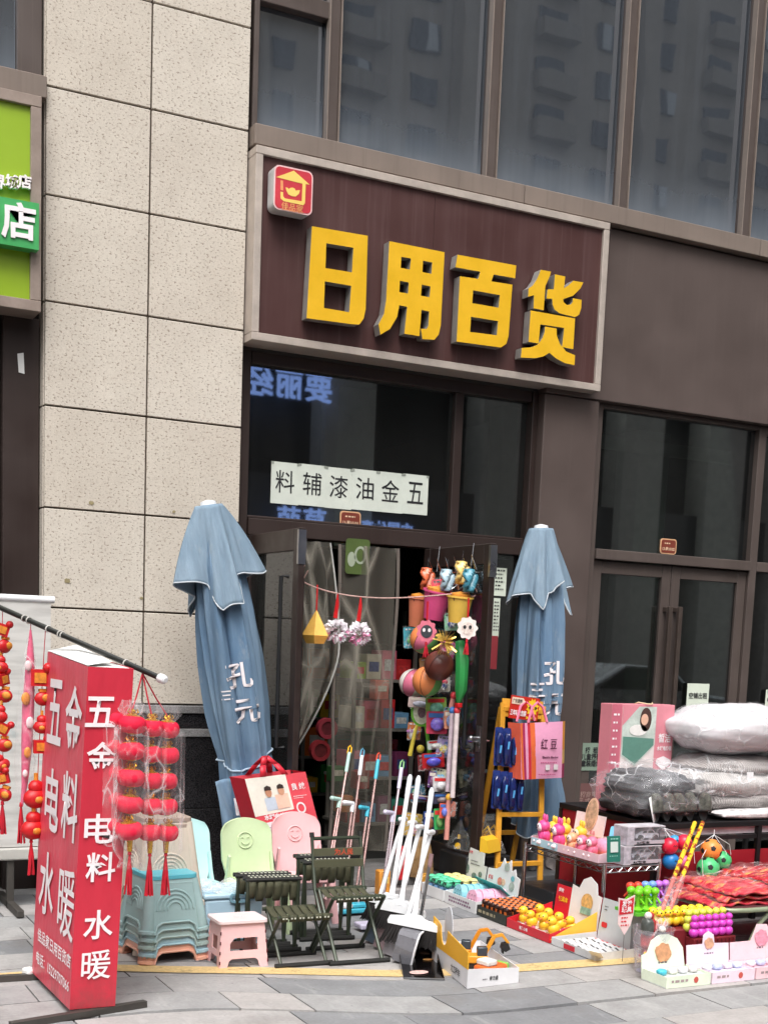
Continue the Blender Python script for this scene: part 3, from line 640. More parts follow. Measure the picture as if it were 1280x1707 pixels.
def plate(px, py, body, label, Y):
    c = FY(px, py, Y); o = thing('number_plate', label, 'plaque', c, world=True); w, h = .155, .115
    L = rrect(w, h, .02, 2); B().prism([L], c, UX, UZ, .006).obj('rim', M('plate rim', (214, 168, 128), .5), o, smooth=False)
    B().prism([rrect(w - .018, h - .018, .016, 2)], c + V((0, -.002, 0)), UX, UZ, .001).obj('face', M('plate maroon', (120, 52, 38), .5), o, smooth=False)
    text(body, o, M('plate print', (232, 200, 166), .6), c + V((0, -.0035, -.018)), UX, UZ, .03, .0006, wide=.115)
    lines(o, M('plate print', (232, 200, 166), .6), c + V((-.04, -.0035, .018)), UX, UZ, .08, 1, .02, .009); return o
plate(584, 867, '13-商10101', 'brown number plate at the foot of the shop window over the open door', .148)
plate(1114, 911, '13-商10102', 'brown number plate on the right neighbour window', .104)

# ================================================================== OPEN DOOR LEAVES
DFR = M('dark door frame', (48, 37, 34), .4, .1, .15, 10); DGL = glass('door glass', (.72, .76, .74), .04, .05)
def leaf(X, label_name, hy=-.66, side=1):
    d = B(); y0, y1 = -.80, .085; zt = 2.262
    d.bb(X - .02, X + .02, y0, y0 + .085, .062, zt); d.bb(X - .02, X + .02, y1 - .085, y1, .062, zt)
    d.bb(X - .019, X + .019, y0 + .085, y1 - .085, zt - .13, zt - .001); d.bb(X - .019, X + .019, y0 + .085, y1 - .085, .062, .26)
    d = d.obj(label_name, DFR, bld, bevel=.004, seg=1, smooth=False)
    B().bb(X - .004, X + .004, y0 + .085, y1 - .085, .26, zt - .13).obj('pane', DGL, d, smooth=False)
    h = B()
    for s in (-1, 1):
        h.tube([(X + s * .021, hy, 1.98), (X + s * .07, hy, 1.98), (X + s * .07, hy, .95), (X + s * .021, hy, .95)], .013, 8)
    h.obj('handle', BLACK, d)
    b = B(); b.bb(X - .024, X + .024, y0 - .004, y0 + .02, 2.05, 2.25); b.bb(X - .026, X + .026, y0 - .006, y0 + .012, 2.12, 2.2); b.obj('top_hinge', STEEL, d, smooth=False)
    return d
leafl = leaf(1.335, 'door_leaf'); leafr = leaf(2.655, 'door_leaf')
p = B(); p.cyl((2.63, -.765, 1.02), (2.58, -.765, 1.02), .012, n=10); p.ball((2.575, -.765, 1.02), .018); p.bb(2.628, 2.636, -.79, -.74, .93, 1.1); p.obj('lock', STEEL, leafr)
p = B(); 
for s in (-1, 1): p.tube([(2.655 + s * .025, -.755, 1.0), (2.655 + s * .06, -.755, 1.0), (2.655 + s * .06, -.70, 1.0)], .008, 6)
p.obj('lever', CHROME, leafr)
# papers on the glass beside the right leaf
notice(831, 970, .13, .20, .148, 6, 'small white printed notice on the glass beside the door')
notice(827, 1030, .055, .28, .148, 9, 'narrow white price slip under the printed notice beside the door')
notice(823, 1088, .06, .24, .1475, 0, 'dull red paper strip on the glass beside the door', rgb=(150, 50, 58))

# ================================================================== INSIDE THE DOORWAY
PVC = film('pvc curtain', .10, (.66, .66, .63), .04, 4.5, (170, 164, 152), .5, (1, 1, .3))
pc = thing('curtain', 'clear plastic door curtain swept aside in the doorway', 'curtain', (1.5, .02, .1), world=True)
def cur(u, v):
    z = 2.25 - v * 1.95; w = .46 + .10 * math.sin(min(1, v / .42) * math.pi / 2) - (.72 * ((v - .36) / .64) ** 1.5 if v > .36 else 0); w = max(w, .03)
    x = 1.43 + u * w; yy = .02 + .035 * math.sin(u * 13 + v * 2) + .015 * math.sin(u * 31 - v * 5) - .10 * math.sin(v * math.pi) * (1 - u)
    return (x, yy, z)
B().grid(cur, 36, 40).obj('sheet', PVC, pc)
B().tube([V(cur(1, v / 40)) + V((0, -.004, 0)) for v in range(41)], .007, 6).obj('welted_edge', M('pvc edge', (190, 190, 186), .25), pc)
pc2 = thing('curtain', 'clear plastic door curtain hanging straight in the middle of the doorway', 'curtain', (2.2, .06, .1), world=True)
B().grid(lambda u, v: (1.985 + u * .43, .075 + .02 * math.sin(u * 9 + v), 2.25 - v * 2.1), 24, 20).obj('sheet', PVC, pc2)
for x in (1.98, 2.42):
    B().tube([(x + .01 * math.sin(k * .5), .066, 2.25 - k * .105) for k in range(21)], .012, 6).obj('welted_edge', M('pvc strip', (112, 104, 98), .3), pc2)
st = thing('sticker', 'square green sticker with a pale emblem high on the inner door', 'sticker', FY(596, 930, .12), world=True)
c = FY(596, 928, .068); B().prism([rrect(.18, .235, .025)], c, UX, UZ, .001).obj('sticker_face', M('sticker green', (74, 92, 44), .5), st, smooth=False)
B().prism([oval(.045, .06, 18), oval(.03, .044, 18)], c + V((.02, -.002, .01)), UX, UZ, .001).obj('emblem', M('sticker pale', (150, 160, 140), .5), st, smooth=False)
B().prism([oval(.03, .05, 14)], c + V((-.045, -.002, -.02)), UX, UZ, .001).obj('emblem', M('sticker pale', (150, 160, 140), .5), st, smooth=False)
# shelving with boxes inside
SHF = M('dim shelf metal', (120, 116, 110), .5)
unit = thing('shelf_unit', 'grey shelving unit standing in the dim shop interior', 'shelf', (2.3, 2.4, .06), world=True)
for x in (1.45, 2.66, 3.85):
    for yy in (2.15, 2.65): B().bb(x - .015, x + .015, yy - .015, yy + .015, .057, 1.9).obj('upright', SHF, unit, smooth=False)
levels = (.30, .62, .95, 1.28, 1.6)
for z in levels: B().bb(1.43, 3.87, 2.14, 2.66, z - .02, z).obj('shelf_board', SHF, unit, smooth=False)
cols = [('crimson', (176, 30, 44)), ('cream', (214, 204, 180)), ('teal', (36, 128, 128)), ('pink', (214, 92, 120)), ('yellow', (222, 178, 40)), ('navy', (34, 44, 100)), ('white', (220, 220, 218)), ('green', (40, 130, 60)), ('orange', (222, 108, 30)), ('violet', (110, 70, 150))]
names = ('lowest', 'second', 'middle', 'fourth', 'top')
for li, z in enumerate(levels):
    x = 1.5; order = cols[:]; rng.shuffle(order); k = 0
    while x < 3.75 and k < len(order):
        wd = rng.uniform(.12, .24); hh = rng.uniform(.12, .26); cn, rgb = order[k]; k += 1
        if 2.62 < x + wd and x < 2.70: x = 2.70; continue
        o = thing('goods_box', f'{cn} goods box on the {names[li]} shelf inside the dim shop', 'box', (x + wd / 2, 2.35, z), group='boxes on the shelves inside the shop')
        B().box((0, 0, hh / 2), (wd - .01, .3, hh)).obj('carton', M('carton ' + cn, rgb, .55), o, bevel=.003, smooth=False)
        B().prism([[(-wd * .3, -hh * .18), (wd * .3, -hh * .18), (wd * .3, hh * .18), (-wd * .3, hh * .18)]], (0, -.152, hh * .55), UX, UZ, .001).obj('print_panel', M('panel ' + ('w' if k % 2 else 'r'), (226, 222, 214) if k % 2 else (190, 52, 50), .6), o, smooth=False)
        x += wd + rng.uniform(.0, .04)

# stock standing just inside, beside the right leaf
NB = thing('stock_stand', 'dim steel stand just inside the doorway beside the hanging toys', 'stand', (2.55, .75, .057), world=True)
for x in (2.36, 2.85):
    for yy in (.55, .95): B().bb(x - .012, x + .012, yy - .012, yy + .012, .057, 1.75).obj('upright', SHF, NB, smooth=False)
NL = (.28, .62, .98, 1.34)
for z in NL: B().bb(2.33, 2.88, .53, .97, z - .02, z).obj('shelf_board', SHF, NB, smooth=False)
pal = [('scarlet and white', (196, 40, 44)), ('sea green', (60, 140, 120)), ('ivory', (220, 212, 190)), ('sky blue', (110, 160, 200)), ('mustard', (206, 160, 40)), ('rose', (216, 110, 130)), ('plum', (120, 50, 90)), ('lime', (150, 180, 60))]
k = 0
for li, z in enumerate(NL):
    for q in range(4):
        cn, rgb = pal[(k * 3 + li) % 8]; k += 1; hh = rng.uniform(.09, .22); o = thing('stock_box', f'{cn} stock box on the inner stand, shelf {("one", "two", "three", "four")[li]} from the floor, place {("one", "two", "three", "four")[q]}', 'box', (2.405 + q * .125, .68, z), rz=rng.uniform(-.1, .1), group='stock boxes on the inner stand')
        B().box((0, 0, hh / 2), (.115, .2, hh)).obj('carton', M('stock ' + cn, rgb, .5, var=.2, vs=12), o, bevel=.003, smooth=False); B().box((0, -.101, hh * .5), (.08, .002, hh * .4)).obj('print_panel', M('stock print %d' % (k % 3), [(232, 228, 220), (220, 60, 60), (70, 90, 150)][k % 3], .6, var=.4, vs=50), o, smooth=False)
for k, (px, py, rgb, lab) in enumerate(((547, 1215, (150, 50, 64), 'round pink fan face behind the swept curtain'), (535, 1252, (140, 40, 48), 'round red fan face low behind the swept curtain'), (560, 1290, (60, 110, 60), 'green box edge low behind the swept curtain'), (572, 1340, (190, 110, 50), 'amber toy low behind the straight curtain'), (600, 1300, (150, 60, 60), 'dull red box behind the straight curtain'), (632, 1150, (206, 96, 80), 'small red lamp behind the straight curtain'))):
    c = FY(px, py, .42); o = thing('inner_stock', lab, 'stock', c, world=True)
    if k < 2: B().prism([oval(.075, .075, 22), oval(.05, .05, 18)], c, UX, UZ, .05).obj('rim', M('istk %d' % k, rgb, .45), o, smooth=False); B().prism([oval(.049, .049, 18)], c + V((0, .01, 0)), UX, UZ, .02).obj('disc', M('istk in %d' % k, tuple(int(x * .7) for x in rgb), .5, var=.3, vs=40), o, smooth=False)
    else: B().box(c, (.11, .10, .09 + .01 * k)).obj('carton', M('istk %d' % k, rgb, .5, var=.25, vs=18), o, bevel=.006); B().box(c + V((0, -.051, .01)), (.07, .003, .04)).obj('print_panel', M('istk pr', (214, 206, 190), .6, var=.4, vs=50), o, smooth=False)

# ================================================================== PARASOLS
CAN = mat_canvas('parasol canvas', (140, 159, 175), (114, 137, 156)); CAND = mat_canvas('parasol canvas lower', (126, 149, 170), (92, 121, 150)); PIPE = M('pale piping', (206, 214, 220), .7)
def parasol(loc, tilt, label, H, seed, cut, txt, hem, rz=0.0, ty=0.0):
    r_ = random.Random(seed); ph = [r_.uniform(0, 6.28) for _ in range(8)]
    o = thing('parasol', label, 'parasol', loc, rot=(ty, tilt, rz), group='folded parasols in front of the shop')
    n = 128
    def fold(th, v):
        q = (8 * (th + .16 * math.sin(2 * th + ph[0]) + .07 * math.sin(5 * th + ph[1])) / (2 * math.pi) + .22 * math.sin(v * 2.6 + ph[1]) + ph[3]); k = int(math.floor(q)) % 8; q = q % 1.0
        s = q / .8 if q < .8 else (1 - q) / .2
        return .70 + (.36 + .13 * math.sin(k * 2.4 + ph[5])) * s ** .8 + .035 * math.sin(13 * th + ph[2] + v * 9) + .05 * math.sin(v * 7 + k * 1.7) * s
    prof = [(0, .05), (.06, .095), (.16, .135), (.3, .160), (.45, .172), (.6, .172), (.70, .158), (.74, .148), (.79, .158), (.9, .178), (1, .18)]
    def R(v):
        for (a, ra), (b, rb) in zip(prof, prof[1:]):
            if v <= b: return ra + (rb - ra) * (v - a) / (b - a)
        return prof[-1][1]
    L = H - .42
    def low(u, v):
        th = u * 2 * math.pi; r = R(v) * fold(th, v); zb = L * v
        if v > .8: zb += (v - .8) / .2 * cut * math.sin(2 * th + ph[4]) ; r *= 1 + (v - .8) * .7 * math.sin(3 * th + ph[5])
        return (r * math.cos(th), r * math.sin(th), H - .03 - zb)
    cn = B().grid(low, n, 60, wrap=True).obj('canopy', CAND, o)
    ring = sorted((math.radians(a) % (2 * math.pi), r, d) for a, r, d in hem)
    def cap(u, v):
        th = (u * 2 * math.pi); th2 = th
        for i in range(len(ring)):
            a0, r0, d0 = ring[i]; a1, r1, d1 = ring[(i + 1) % len(ring)]; a1 += 2 * math.pi if i == len(ring) - 1 else 0; t = th if th >= ring[0][0] else th + 2 * math.pi
            if a0 <= t <= a1:
                k = (t - a0) / (a1 - a0); k = k * k * (3 - 2 * k) * .35 + k * .65; rr, dd = r0 + (r1 - r0) * k, d0 + (d1 - d0) * k; break
        r = .080 + (rr - .080) * v ** .85 + (.012 * math.sin(11 * th + ph[2] + 3 * v) + .008 * math.sin(19 * th + ph[3])) * v * (1.2 - v * .6); d = dd * v + .012 * math.sin(7 * th + ph[4]) * v * v
        return (r * math.cos(th), r * math.sin(th), H - d)
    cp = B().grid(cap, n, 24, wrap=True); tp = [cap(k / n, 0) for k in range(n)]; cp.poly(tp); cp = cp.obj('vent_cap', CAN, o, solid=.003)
    B().tube([V(cap(k / n, 1.0)) for k in range(n)], .0045, 5, closed=True).obj('piping', PIPE, cp)
    B().tube([V(low(k / n, 1.0)) for k in range(n)], .0045, 5, closed=True).obj('piping', PIPE, cn)
    if cut > .06:                                  # a loose panel hanging out below the cord on one side
        fl = lambda u, v: (-.10 - .13 * u * (1 - .25 * v) - .03 * v, -.13 + .05 * math.sin(u * 4 + v * 2) + .10 * u, .80 - .36 * v - .05 * u * v)
        lf_ = B().grid(fl, 14, 16).obj('loose_panel', CAND, o, solid=.003); B().tube([V(fl(k / 14, 1)) for k in range(15)], .004, 5).obj('piping', PIPE, lf_)
    vt = .745
    B().tube([V((low(k / n, vt)[0] * 1.06, low(k / n, vt)[1] * 1.06, low(k / n, vt)[2] + .05 * math.sin(2 * math.pi * k / n + .6))) for k in range(0, n, 2)], .006, 6, closed=True).obj('tie_cord', M('tie cord', (170, 188, 204), .8), o)
    B().cyl((0, 0, 0.0), (0, 0, H + .01), .022, n=12).obj('pole', M('parasol pole', (150, 152, 154), .4, .4), o)
    B().lathe([(.0, H - .005), (.05, H - .004), (.045, H + .022), (.012, H + .03)], 12, mi=0, cap=False).obj('finial', WHITE, o)
    bs = B(); bs.box((0, 0, .035), (.34, .34, .07)); bs.cyl((0, 0, .07), (0, 0, .3), .032); bs.obj('foot', M('parasol foot', (92, 92, 94), .6), o, bevel=.01)
    # lettering printed on the folds, lying on the cloth
    me = cn.data; bv = BVHTree.FromPolygons([v.co for v in me.vertices], [p.vertices for p in me.polygons])
    for body, x, z, sz, rot in txt:
        tm = text_mesh(body, sz, sz * .02)
        import bmesh
        bm = bmesh.new(); bm.from_mesh(tm); bmesh.ops.triangulate(bm, faces=bm.faces); bmesh.ops.subdivide_edges(bm, edges=[e for e in bm.edges if e.calc_length() > .012], cuts=2); bm.to_mesh(tm); bm.free()
        dv = V((math.sin(.3), math.cos(.3), 0)); px_ = V((dv.y, -dv.x, 0))
        for p in tm.vertices:
            q = px_ * (x + p.co.x) + V((0, 0, z + p.co.y)) - dv * 1.0
            h = bv.ray_cast(q, dv); p.co = (h[0] - dv * .004) if h[0] else q + dv * 1.0
        tm.materials.clear(); tm.materials.append(WHITEINK); tm.name = 'lettering'; link('lettering', tm, cn)
    return o
parasol((1.245, -.6, 0), -.178, 'leaning folded blue grey parasol against the stone pillar, left of the shop door', 2.40, 3, .07,
        [('孔', .03, 1.40, .16, 0), ('元', .05, 1.19, .16, 0), ('三', -.06, 1.30, .07, 0), ('正', -.10, .62, .17, 0), ('火', .09, .70, .12, 0)],
        [(188, .30, .40), (222, .15, .45), (250, .20, .60), (282, .23, .57), (305, .12, .42), (352, .29, .41), (30, .14, .46), (60, .22, .56), (95, .13, .44), (130, .24, .62), (160, .16, .52)])
parasol((3.285, -.5, 0), -.035, 'upright folded blue grey parasol between the shop door and the right neighbour door', 2.41, 12, .05,
        [('孔', .085, 1.44, .17, 0), ('元', .085, 1.23, .17, 0), ('三', -.04, 1.33, .12, 0)],
        [(192, .25, .46), (215, .17, .42), (245, .19, .55), (262, .14, .42), (290, .20, .36), (305, .13, .34), (322, .22, .57), (338, .15, .42), (5, .28, .37), (40, .14, .45), (80, .22, .52), (120, .13, .44), (155, .22, .50)])

# ================================================================== RED BOX SIGN, POLE, HANGING ORNAMENTS
def mat_vinyl(nm, rgb):
    t = NT(nm); wr = t.noise(t.coord((2.5, 2.5, 1)), 3.2, 4, .55); sc_ = t.noise(t.coord((1, 1, 1)), 6, 6, .75); ge = t.n('NewGeometry'); sp = t.n('SeparateXYZ'); t.l(ge.outputs['Position'], sp.inputs[0])
    c = t.mix(1, lin(rgb), t.ramp(wr, [(.3, (.90,) * 3), (.7, (1.06,) * 3)]), 'MULTIPLY'); c = t.mix(t.ramp(sc_, [(.66, (0,) * 3), (.76, (.22,) * 3)]), c, lin((236, 170, 172)))
    mr = t.n('MapRange'); mr.inputs['From Min'].default_value = .03; mr.inputs['From Max'].default_value = .22; mr.inputs['To Min'].default_value = .6; mr.inputs['To Max'].default_value = 0; t.l(sp.outputs[2], mr.inputs[0]); m_ = t.n('Math', operation='MULTIPLY'); t.l(mr.outputs[0], m_.inputs[0]); t.l(t.ramp(sc_, [(.4, (0,) * 3), (.6, (1,) * 3)]), m_.inputs[1])
    c = t.mix(m_.outputs[0], c, lin((110, 70, 66))); return t.done(t.bsdf(c, .4, 0, .45, 0, wr, .5, .02))
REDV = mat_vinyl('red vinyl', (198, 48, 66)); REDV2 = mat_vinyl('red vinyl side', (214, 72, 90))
rb = thing('box_sign', 'tall red standing box sign with white characters on steel rails', 'sign', (-.38, -2.38, 0), world=True)
bot = [V((-.475, -2.705, .032)), V((-.282, -2.71, .032)), V((-.30, -2.06, .032)), V((-.492, -2.05, .032))]
top = [V((-.410, -2.705, 1.468)), V((-.222, -2.71, 1.465)), V((-.235, -2.06, 1.500)), V((-.428, -2.05, 1.512))]
b = B(); b.quad(bot[0], bot[1], top[1], top[0]); b.quad(bot[2], bot[3], top[3], top[2]); b.quad(bot[1], bot[2], top[2], top[1]); b.poly(bot[::-1]); b.obj('front_face', REDV, rb, smooth=False)
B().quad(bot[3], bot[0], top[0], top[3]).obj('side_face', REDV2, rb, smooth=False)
up = V((0, 0, .004)); b = B(); b.quad(top[0] - up, top[1] - up, top[2] - up, top[3] - up); b.obj('top_sheet', PAPER, rb, smooth=False)
B().quad(top[0] + V((.0, .01, .004)), top[3] + V((0, 0, .004)), top[3] + V((.13, 0, .035)), top[0] + V((.14, .14, .02))).obj('loose_flap', PAPER, rb, smooth=False)
B().bar((-.735, -2.79, .014), (-.135, -2.66, .016), .035, .028).obj('rail', M('steel rail', (84, 80, 76), .5, .5), rb, smooth=False)
B().bar((-.86, -2.03, .014), (-.2, -2.08, .014), .035, .028).obj('rail', M('steel rail', (84, 80, 76), .5, .5), rb, smooth=False)
B().box((-.5, -2.03, .03), (.05, .06, .04), RZ(.4)).obj('cloth_wrap', PAPER, rb, bevel=.01)
lean = V((.065, 0, 1.44)).normalized(); uyl = (bot[0] - bot[3]).normalized(); sn = uyl.cross(lean).normalized()
def on_side(px, py):
    d = _ray(px, py); o_ = (bot[0] + bot[3] + top[0] + top[3]) / 4 + sn * .006; return CAM + d * ((o_ - CAM).dot(sn) / d.dot(sn))
for ch, px, py, tl_, wd in (('五', 91.5, 1187, .285, .235), ('金', 122, 1202, .295, .255), ('电', 86.5, 1334, .275, .235), ('料', 116, 1345, .29, .25), ('水', 77.5, 1474, .285, .25), ('暖', 110, 1506, .30, .255)):
    text(ch, rb, WHITEINK, on_side(px, py), uyl, lean, .25, .0015 if ch == '暖' else .004, wide=wd, tall=tl_)
for body, px, py, wd, tl_ in (('佳品家日用百货店', 89, 1580, .56, .062), ('电话：15229707066', 86.5, 1619, .56, .058)):
    text(body, rb, WHITEINK, on_side(px, py), uyl, lean, .07, .0012, wide=wd, tall=tl_)
for ch, px, py in (('五', 168, 1187), ('金', 169.5, 1262), ('电', 165.5, 1382), ('料', 168, 1446), ('水', 164, 1542), ('暖', 160.5, 1609)):
    p = FY(px, py, -2.7135); text(ch, rb, WHITEINK, p, UX, lean, .125, .0008 if ch == '暖' else .002, wide=.125, tall=.125)
# pole resting on the box sign
pe = V((-.112, -2.735, 1.428)); ps = pe + (FY(0, 1013, -1.78) - pe) * 1.75
pl = thing('display_pole', 'dark display pole with white end cap resting on the red box sign', 'pole', (ps.x, ps.y, 0), world=True)
dp = (pe - ps).normalized()
B().cyl(ps, pe, .0125, n=12).obj('bar', M('dark pole', (48, 48, 46), .35, .3), pl)
B().tube([pe - dp * .01, pe + dp * .004, pe + dp * .022, pe + dp * .03], [.019, .021, .019, .01], 12).obj('end_cap', WHITE, pl)
B().cyl((ps.x, ps.y, 0), (ps.x, ps.y, ps.z + .03), .018).obj('upright', M('dark pole', (48, 48, 46), .35, .3), pl)
B().lathe([(.18, 0), (.18, .03), (.03, .05)], 20, (ps.x, ps.y, 0)).obj('foot', BLACK, pl)
def on_pole(px):
    t_ = (px - FPX * 0)  # picture x along the pole
    best = min((ps.lerp(pe, k / 400) for k in range(401)), key=lambda q: abs(CX + FPX * (q - CAM).dot(RIGHT) / (q - CAM).dot(FWD) - px)); return best
for px in (40, 48, 80, 100, 104, 210):
    c = on_pole(px); ring = [c + (dp.orthogonal().normalized() * math.cos(a) + dp.cross(dp.orthogonal().normalized()) * math.sin(a)) * .0145 for a in [2 * math.pi * k / 14 for k in range(14)]]
    B().tube(ring, .003, 5, closed=True).obj('wire_ring', M('white tie', (214, 210, 204), .5), pl)
GOLD = M('gold foil', (226, 170, 40), .25, .75, .2, 20); LRED = M('flocked lantern red', (222, 14, 58), .8, var=.08); TAS = M('red tassel', (192, 16, 40), .8, var=.2, vs=40)
lprof = []
for k in range(11):
    a = math.pi * k / 10; lprof.append((.013 + .045 * math.sin(a) ** .75, -.0375 * math.cos(a)))
lmesh = B(); lmesh.lathe(lprof, 20, mi=0, cap=True)
lmesh.lathe([(.034, .031), (.036, .036), (.020, .041), (.008, .05), (.012, .056), (.006, .062)], 12, mi=1); lmesh.lathe([(.030, -.036), (.032, -.032), (.012, -.042)], 12, mi=1)
for k in range(5):
    a = k * 1.26; lmesh.tube([(.012 * math.cos(a), .012 * math.sin(a), .044), (.024 * math.cos(a), .024 * math.sin(a), .052), (.016 * math.cos(a), .016 * math.sin(a), .064)], .003, 4, mi=1)
lmesh = lmesh.mesh('lantern', [LRED, GOLD])
def tassel(top_, L_, r=.012):
    b = B(); b.tube([top_, top_ - V((0, 0, .02))], [.006, .009], 8)
    for k in range(7):
        a = k * .9; e = top_ - V((rng.uniform(-.008, .008), rng.uniform(-.008, .008), L_))
        b.tube([top_ - V((0, 0, .015)), top_ - V((-r * math.cos(a) * .7, -r * math.sin(a) * .7, L_ * .5)), e + V((r * math.cos(a), r * math.sin(a), 0))], [.004, .005, .004], 5)
    return b
for ci, (px, ytop, dY, nm) in enumerate(((223, 1208, -.02, 'nearest the red box sign'), (257, 1214, .02, 'in the middle of the wrapped bundle'), (284, 1216, .05, 'on the outer side of the wrapped bundle'), (196, 1200, .07, 'half hidden at the back of the bundle'))):
    c = FY(px - 4, ytop, -2.735 + dY); s = thing('lantern_string', f'string of five small red lanterns with tassel, {nm}', 'lanterns', c - V((0, 0, .6)), world=True, group='wrapped lantern strings on the pole')
    hk = on_pole(238 if ci < 3 else 205)
    B().tube([hk + V((0, 0, -.012)), hk.lerp(c, .5) + V((0, 0, .012)), c + V((0, 0, .05))], .0035, 6).obj('hanging_cord', M('red cord', (176, 20, 44), .7), s)
    for k in range(5):
        o = link('lantern', lmesh, s); o.location = c + V((rng.uniform(-.004, .004), rng.uniform(-.004, .004), -.1105 * k)); o.rotation_euler = (rng.uniform(-.1, .1), rng.uniform(-.1, .1), rng.random() * 3)
        if ci in (1, 2): o.scale = (.86, .86, .95)
    e = c + V((0, 0, -.485)); B().cyl(e + V((0, 0, .01)), e - V((0, 0, .045)), .014, .010).obj('gold_cap', GOLD, s)
    tassel(e - V((0, 0, .04)), .19).obj('tassel', TAS, s)
    bag = B(); bc = c + V((0, 0, -.23))
    bag.grid(lambda u, v: bc + V(((.068 + .012 * math.sin(6 * u * 6.28 + ci) + .006 * math.sin(17 * u * 6.28)) * math.cos(u * 6.28) * (1 if .12 < v < .9 else .55 + .3 * math.sin(v * 40)), (.066 + .01 * math.sin(5 * u * 6.28)) * math.sin(u * 6.28) * (1 if .12 < v < .9 else .6), .33 - v * .70)), 40, 18, wrap=True)
    bag.obj('clear_bag', film('lantern bag', .03, (1, 1, 1), .08, 16, (246, 238, 240), .42, (1, 1, .35)), s)
YC1, YC2, YC3 = on_pole(4).y, on_pole(50).y, on_pole(72).y
# strings of red and gold charms at the far side of the pole
CH_R = M('charm red', (198, 24, 30), .45, var=.15, vs=40); CH_G = M('charm gold', (222, 140, 50), .5, .1, .25, 60); CH_P = M('charm pink', (222, 96, 130), .5, var=.2, vs=30)
def charm(n, kind):
    b = B()
    if kind == 0: b.box((0, 0, 0), (.055, .028, .05)); b.box((0, -.0155, 0), (.034, .004, .03), mi=1); b.ball((.022, -.012, .03), .016, 8, 6, 0)
    elif kind == 1: b.ball((0, 0, 0), (.034, .02, .03), 12, 8, 0); b.ball((.01, -.018, .004), (.018, .006, .016), 10, 6, 1); b.box((0, 0, .034), (.03, .02, .012), mi=1)
    else: b.ball((0, 0, .012), (.022, .018, .02), 10, 8, 0); b.ball((0, 0, -.018), (.036, .024, .028), 12, 8, 0); b.ball((0, -.020, -.02), (.013, .006, .010), 10, 6, 1); b.cyl((0, 0, .03), (0, 0, .05), .006, mi=1)
    return b.mesh('charm', [CH_R, CH_G])
chm = [charm(0, 0), charm(0, 1), charm(0, 2)]
s = thing('charm_string', 'string of red and gold paper charms cut by the left edge of the photo', 'ornament', FY(6, 1320, YC1), world=True)
B().tube([FY(4, 1018, YC1), FY(5, 1330, YC1)], .002, 5).obj('cord', M('red cord', (176, 20, 44), .7), s)
for k in range(11):
    o = link('charm', chm[k % 3], s); o.location = FY(4 + 4 * math.sin(k * 2.1), 1050 + k * 27.5, YC1); o.rotation_euler = (0, rng.uniform(-.5, .5), rng.uniform(-.8, .8)); o.scale = (1.1,) * 3
tassel(FY(4, 1335, YC1), .16).obj('tassel', TAS, s)
s = thing('fish_charm', 'long pink charm in a clear bag with red tassel beside the box sign', 'ornament', FY(48, 1400, YC2), world=True)
cc = [FY(x, yy, YC2) for x, yy in ((51, 1050), (51, 1078), (50, 1120), (47, 1180), (45, 1240), (41, 1310), (36, 1345))]
B().tube(cc, [.004, .014, .022, .028, .026, .014, .006], 10).obj('charm_body', CH_P, s)
for k, (x, yy, r) in enumerate(((47, 1110, .016), (43, 1165, .02), (50, 1205, .018), (46, 1255, .017), (42, 1290, .012))): B().ball(FY(x, yy, YC2 - .03), (r, .008, r * 1.5)).obj('gold_scale', CH_G if k % 2 else M('charm white', (238, 214, 216), .5), s)
B().tube([cc[0], on_pole(51)], .002, 5).obj('cord', M('red cord', (176, 20, 44), .7), s)
tassel(FY(35, 1338, YC2), .19, .012).obj('tassel', TAS, s)
bc = [FY(x, yy, YC2) for x, yy in ((50, 1065), (49, 1130), (46, 1200), (42, 1270), (38, 1340))]
B().tube(bc, [.012, .042, .052, .05, .03], 18, caps=False).obj('clear_bag', film('lantern bag', .03, (1, 1, 1), .08, 16, (246, 238, 240), .42, (1, 1, .35)), s)
s = thing('gourd_charm', 'string of red and gold gourd charms with tassel tucked behind the red box sign edge', 'ornament', FY(62, 1440, YC3), world=True)
B().tube([on_pole(76), FY(72, 1110, YC3), FY(64, 1270, YC3), FY(60, 1380, YC3)], .002, 5).obj('cord', M('red cord', (176, 20, 44), .7), s)
for k, (x, yy, sc) in enumerate(((68, 1130, 1.5), (71, 1165, 1.1), (70, 1205, 1.1), (68, 1245, 1.2), (60, 1320, 1.7), (56, 1372, 1.7))):
    o = link('charm', chm[2 if k > 3 else k % 3], s); o.location = FY(x, yy, YC3); o.scale = (sc,) * 3; o.rotation_euler = (0, 0, rng.uniform(-.4, .4))
tassel(FY(52, 1398, YC3), .17).obj('tassel', TAS, s)
# grey banner board behind
bd = thing('banner_board', 'pale grey banner board with white top bar behind the hanging charms', 'banner', (-.5, -.45, 0), world=True)
mt = NT('grey banner print'); co = mt.coord((1.2, 1, 9)); n = mt.noise(co, 2.5, 5); n2 = mt.noise(mt.coord((2, 1, 5)), 1.6, 4)
c = mt.ramp(n, [(.3, lin((176, 174, 170))), (.6, lin((206, 204, 200)))]); c = mt.mix(mt.ramp(n2, [(.60, (0,) * 3), (.7, (.55,) * 3)]), c, lin((128, 152, 156)))
BP = mt.done(mt.bsdf(c, .6))
p0, p1 = FY(84, 1003, -.45), FY(84, 1420, -.45)
B().bb(-1.6, p0.x, -.462, -.448, .36, p0.z).obj('sheet', BP, bd, smooth=False)
B().cyl((-1.6, -.455, p0.z + .01), (p0.x + .02, -.455, p0.z + .01), .02).obj('top_bar', WHITE, bd)
B().bb(-1.6, p0.x + .01, -.49, -.42, .285, .355).obj('bottom_bar', M('grey rail', (186, 184, 178), .5), bd, bevel=.01)
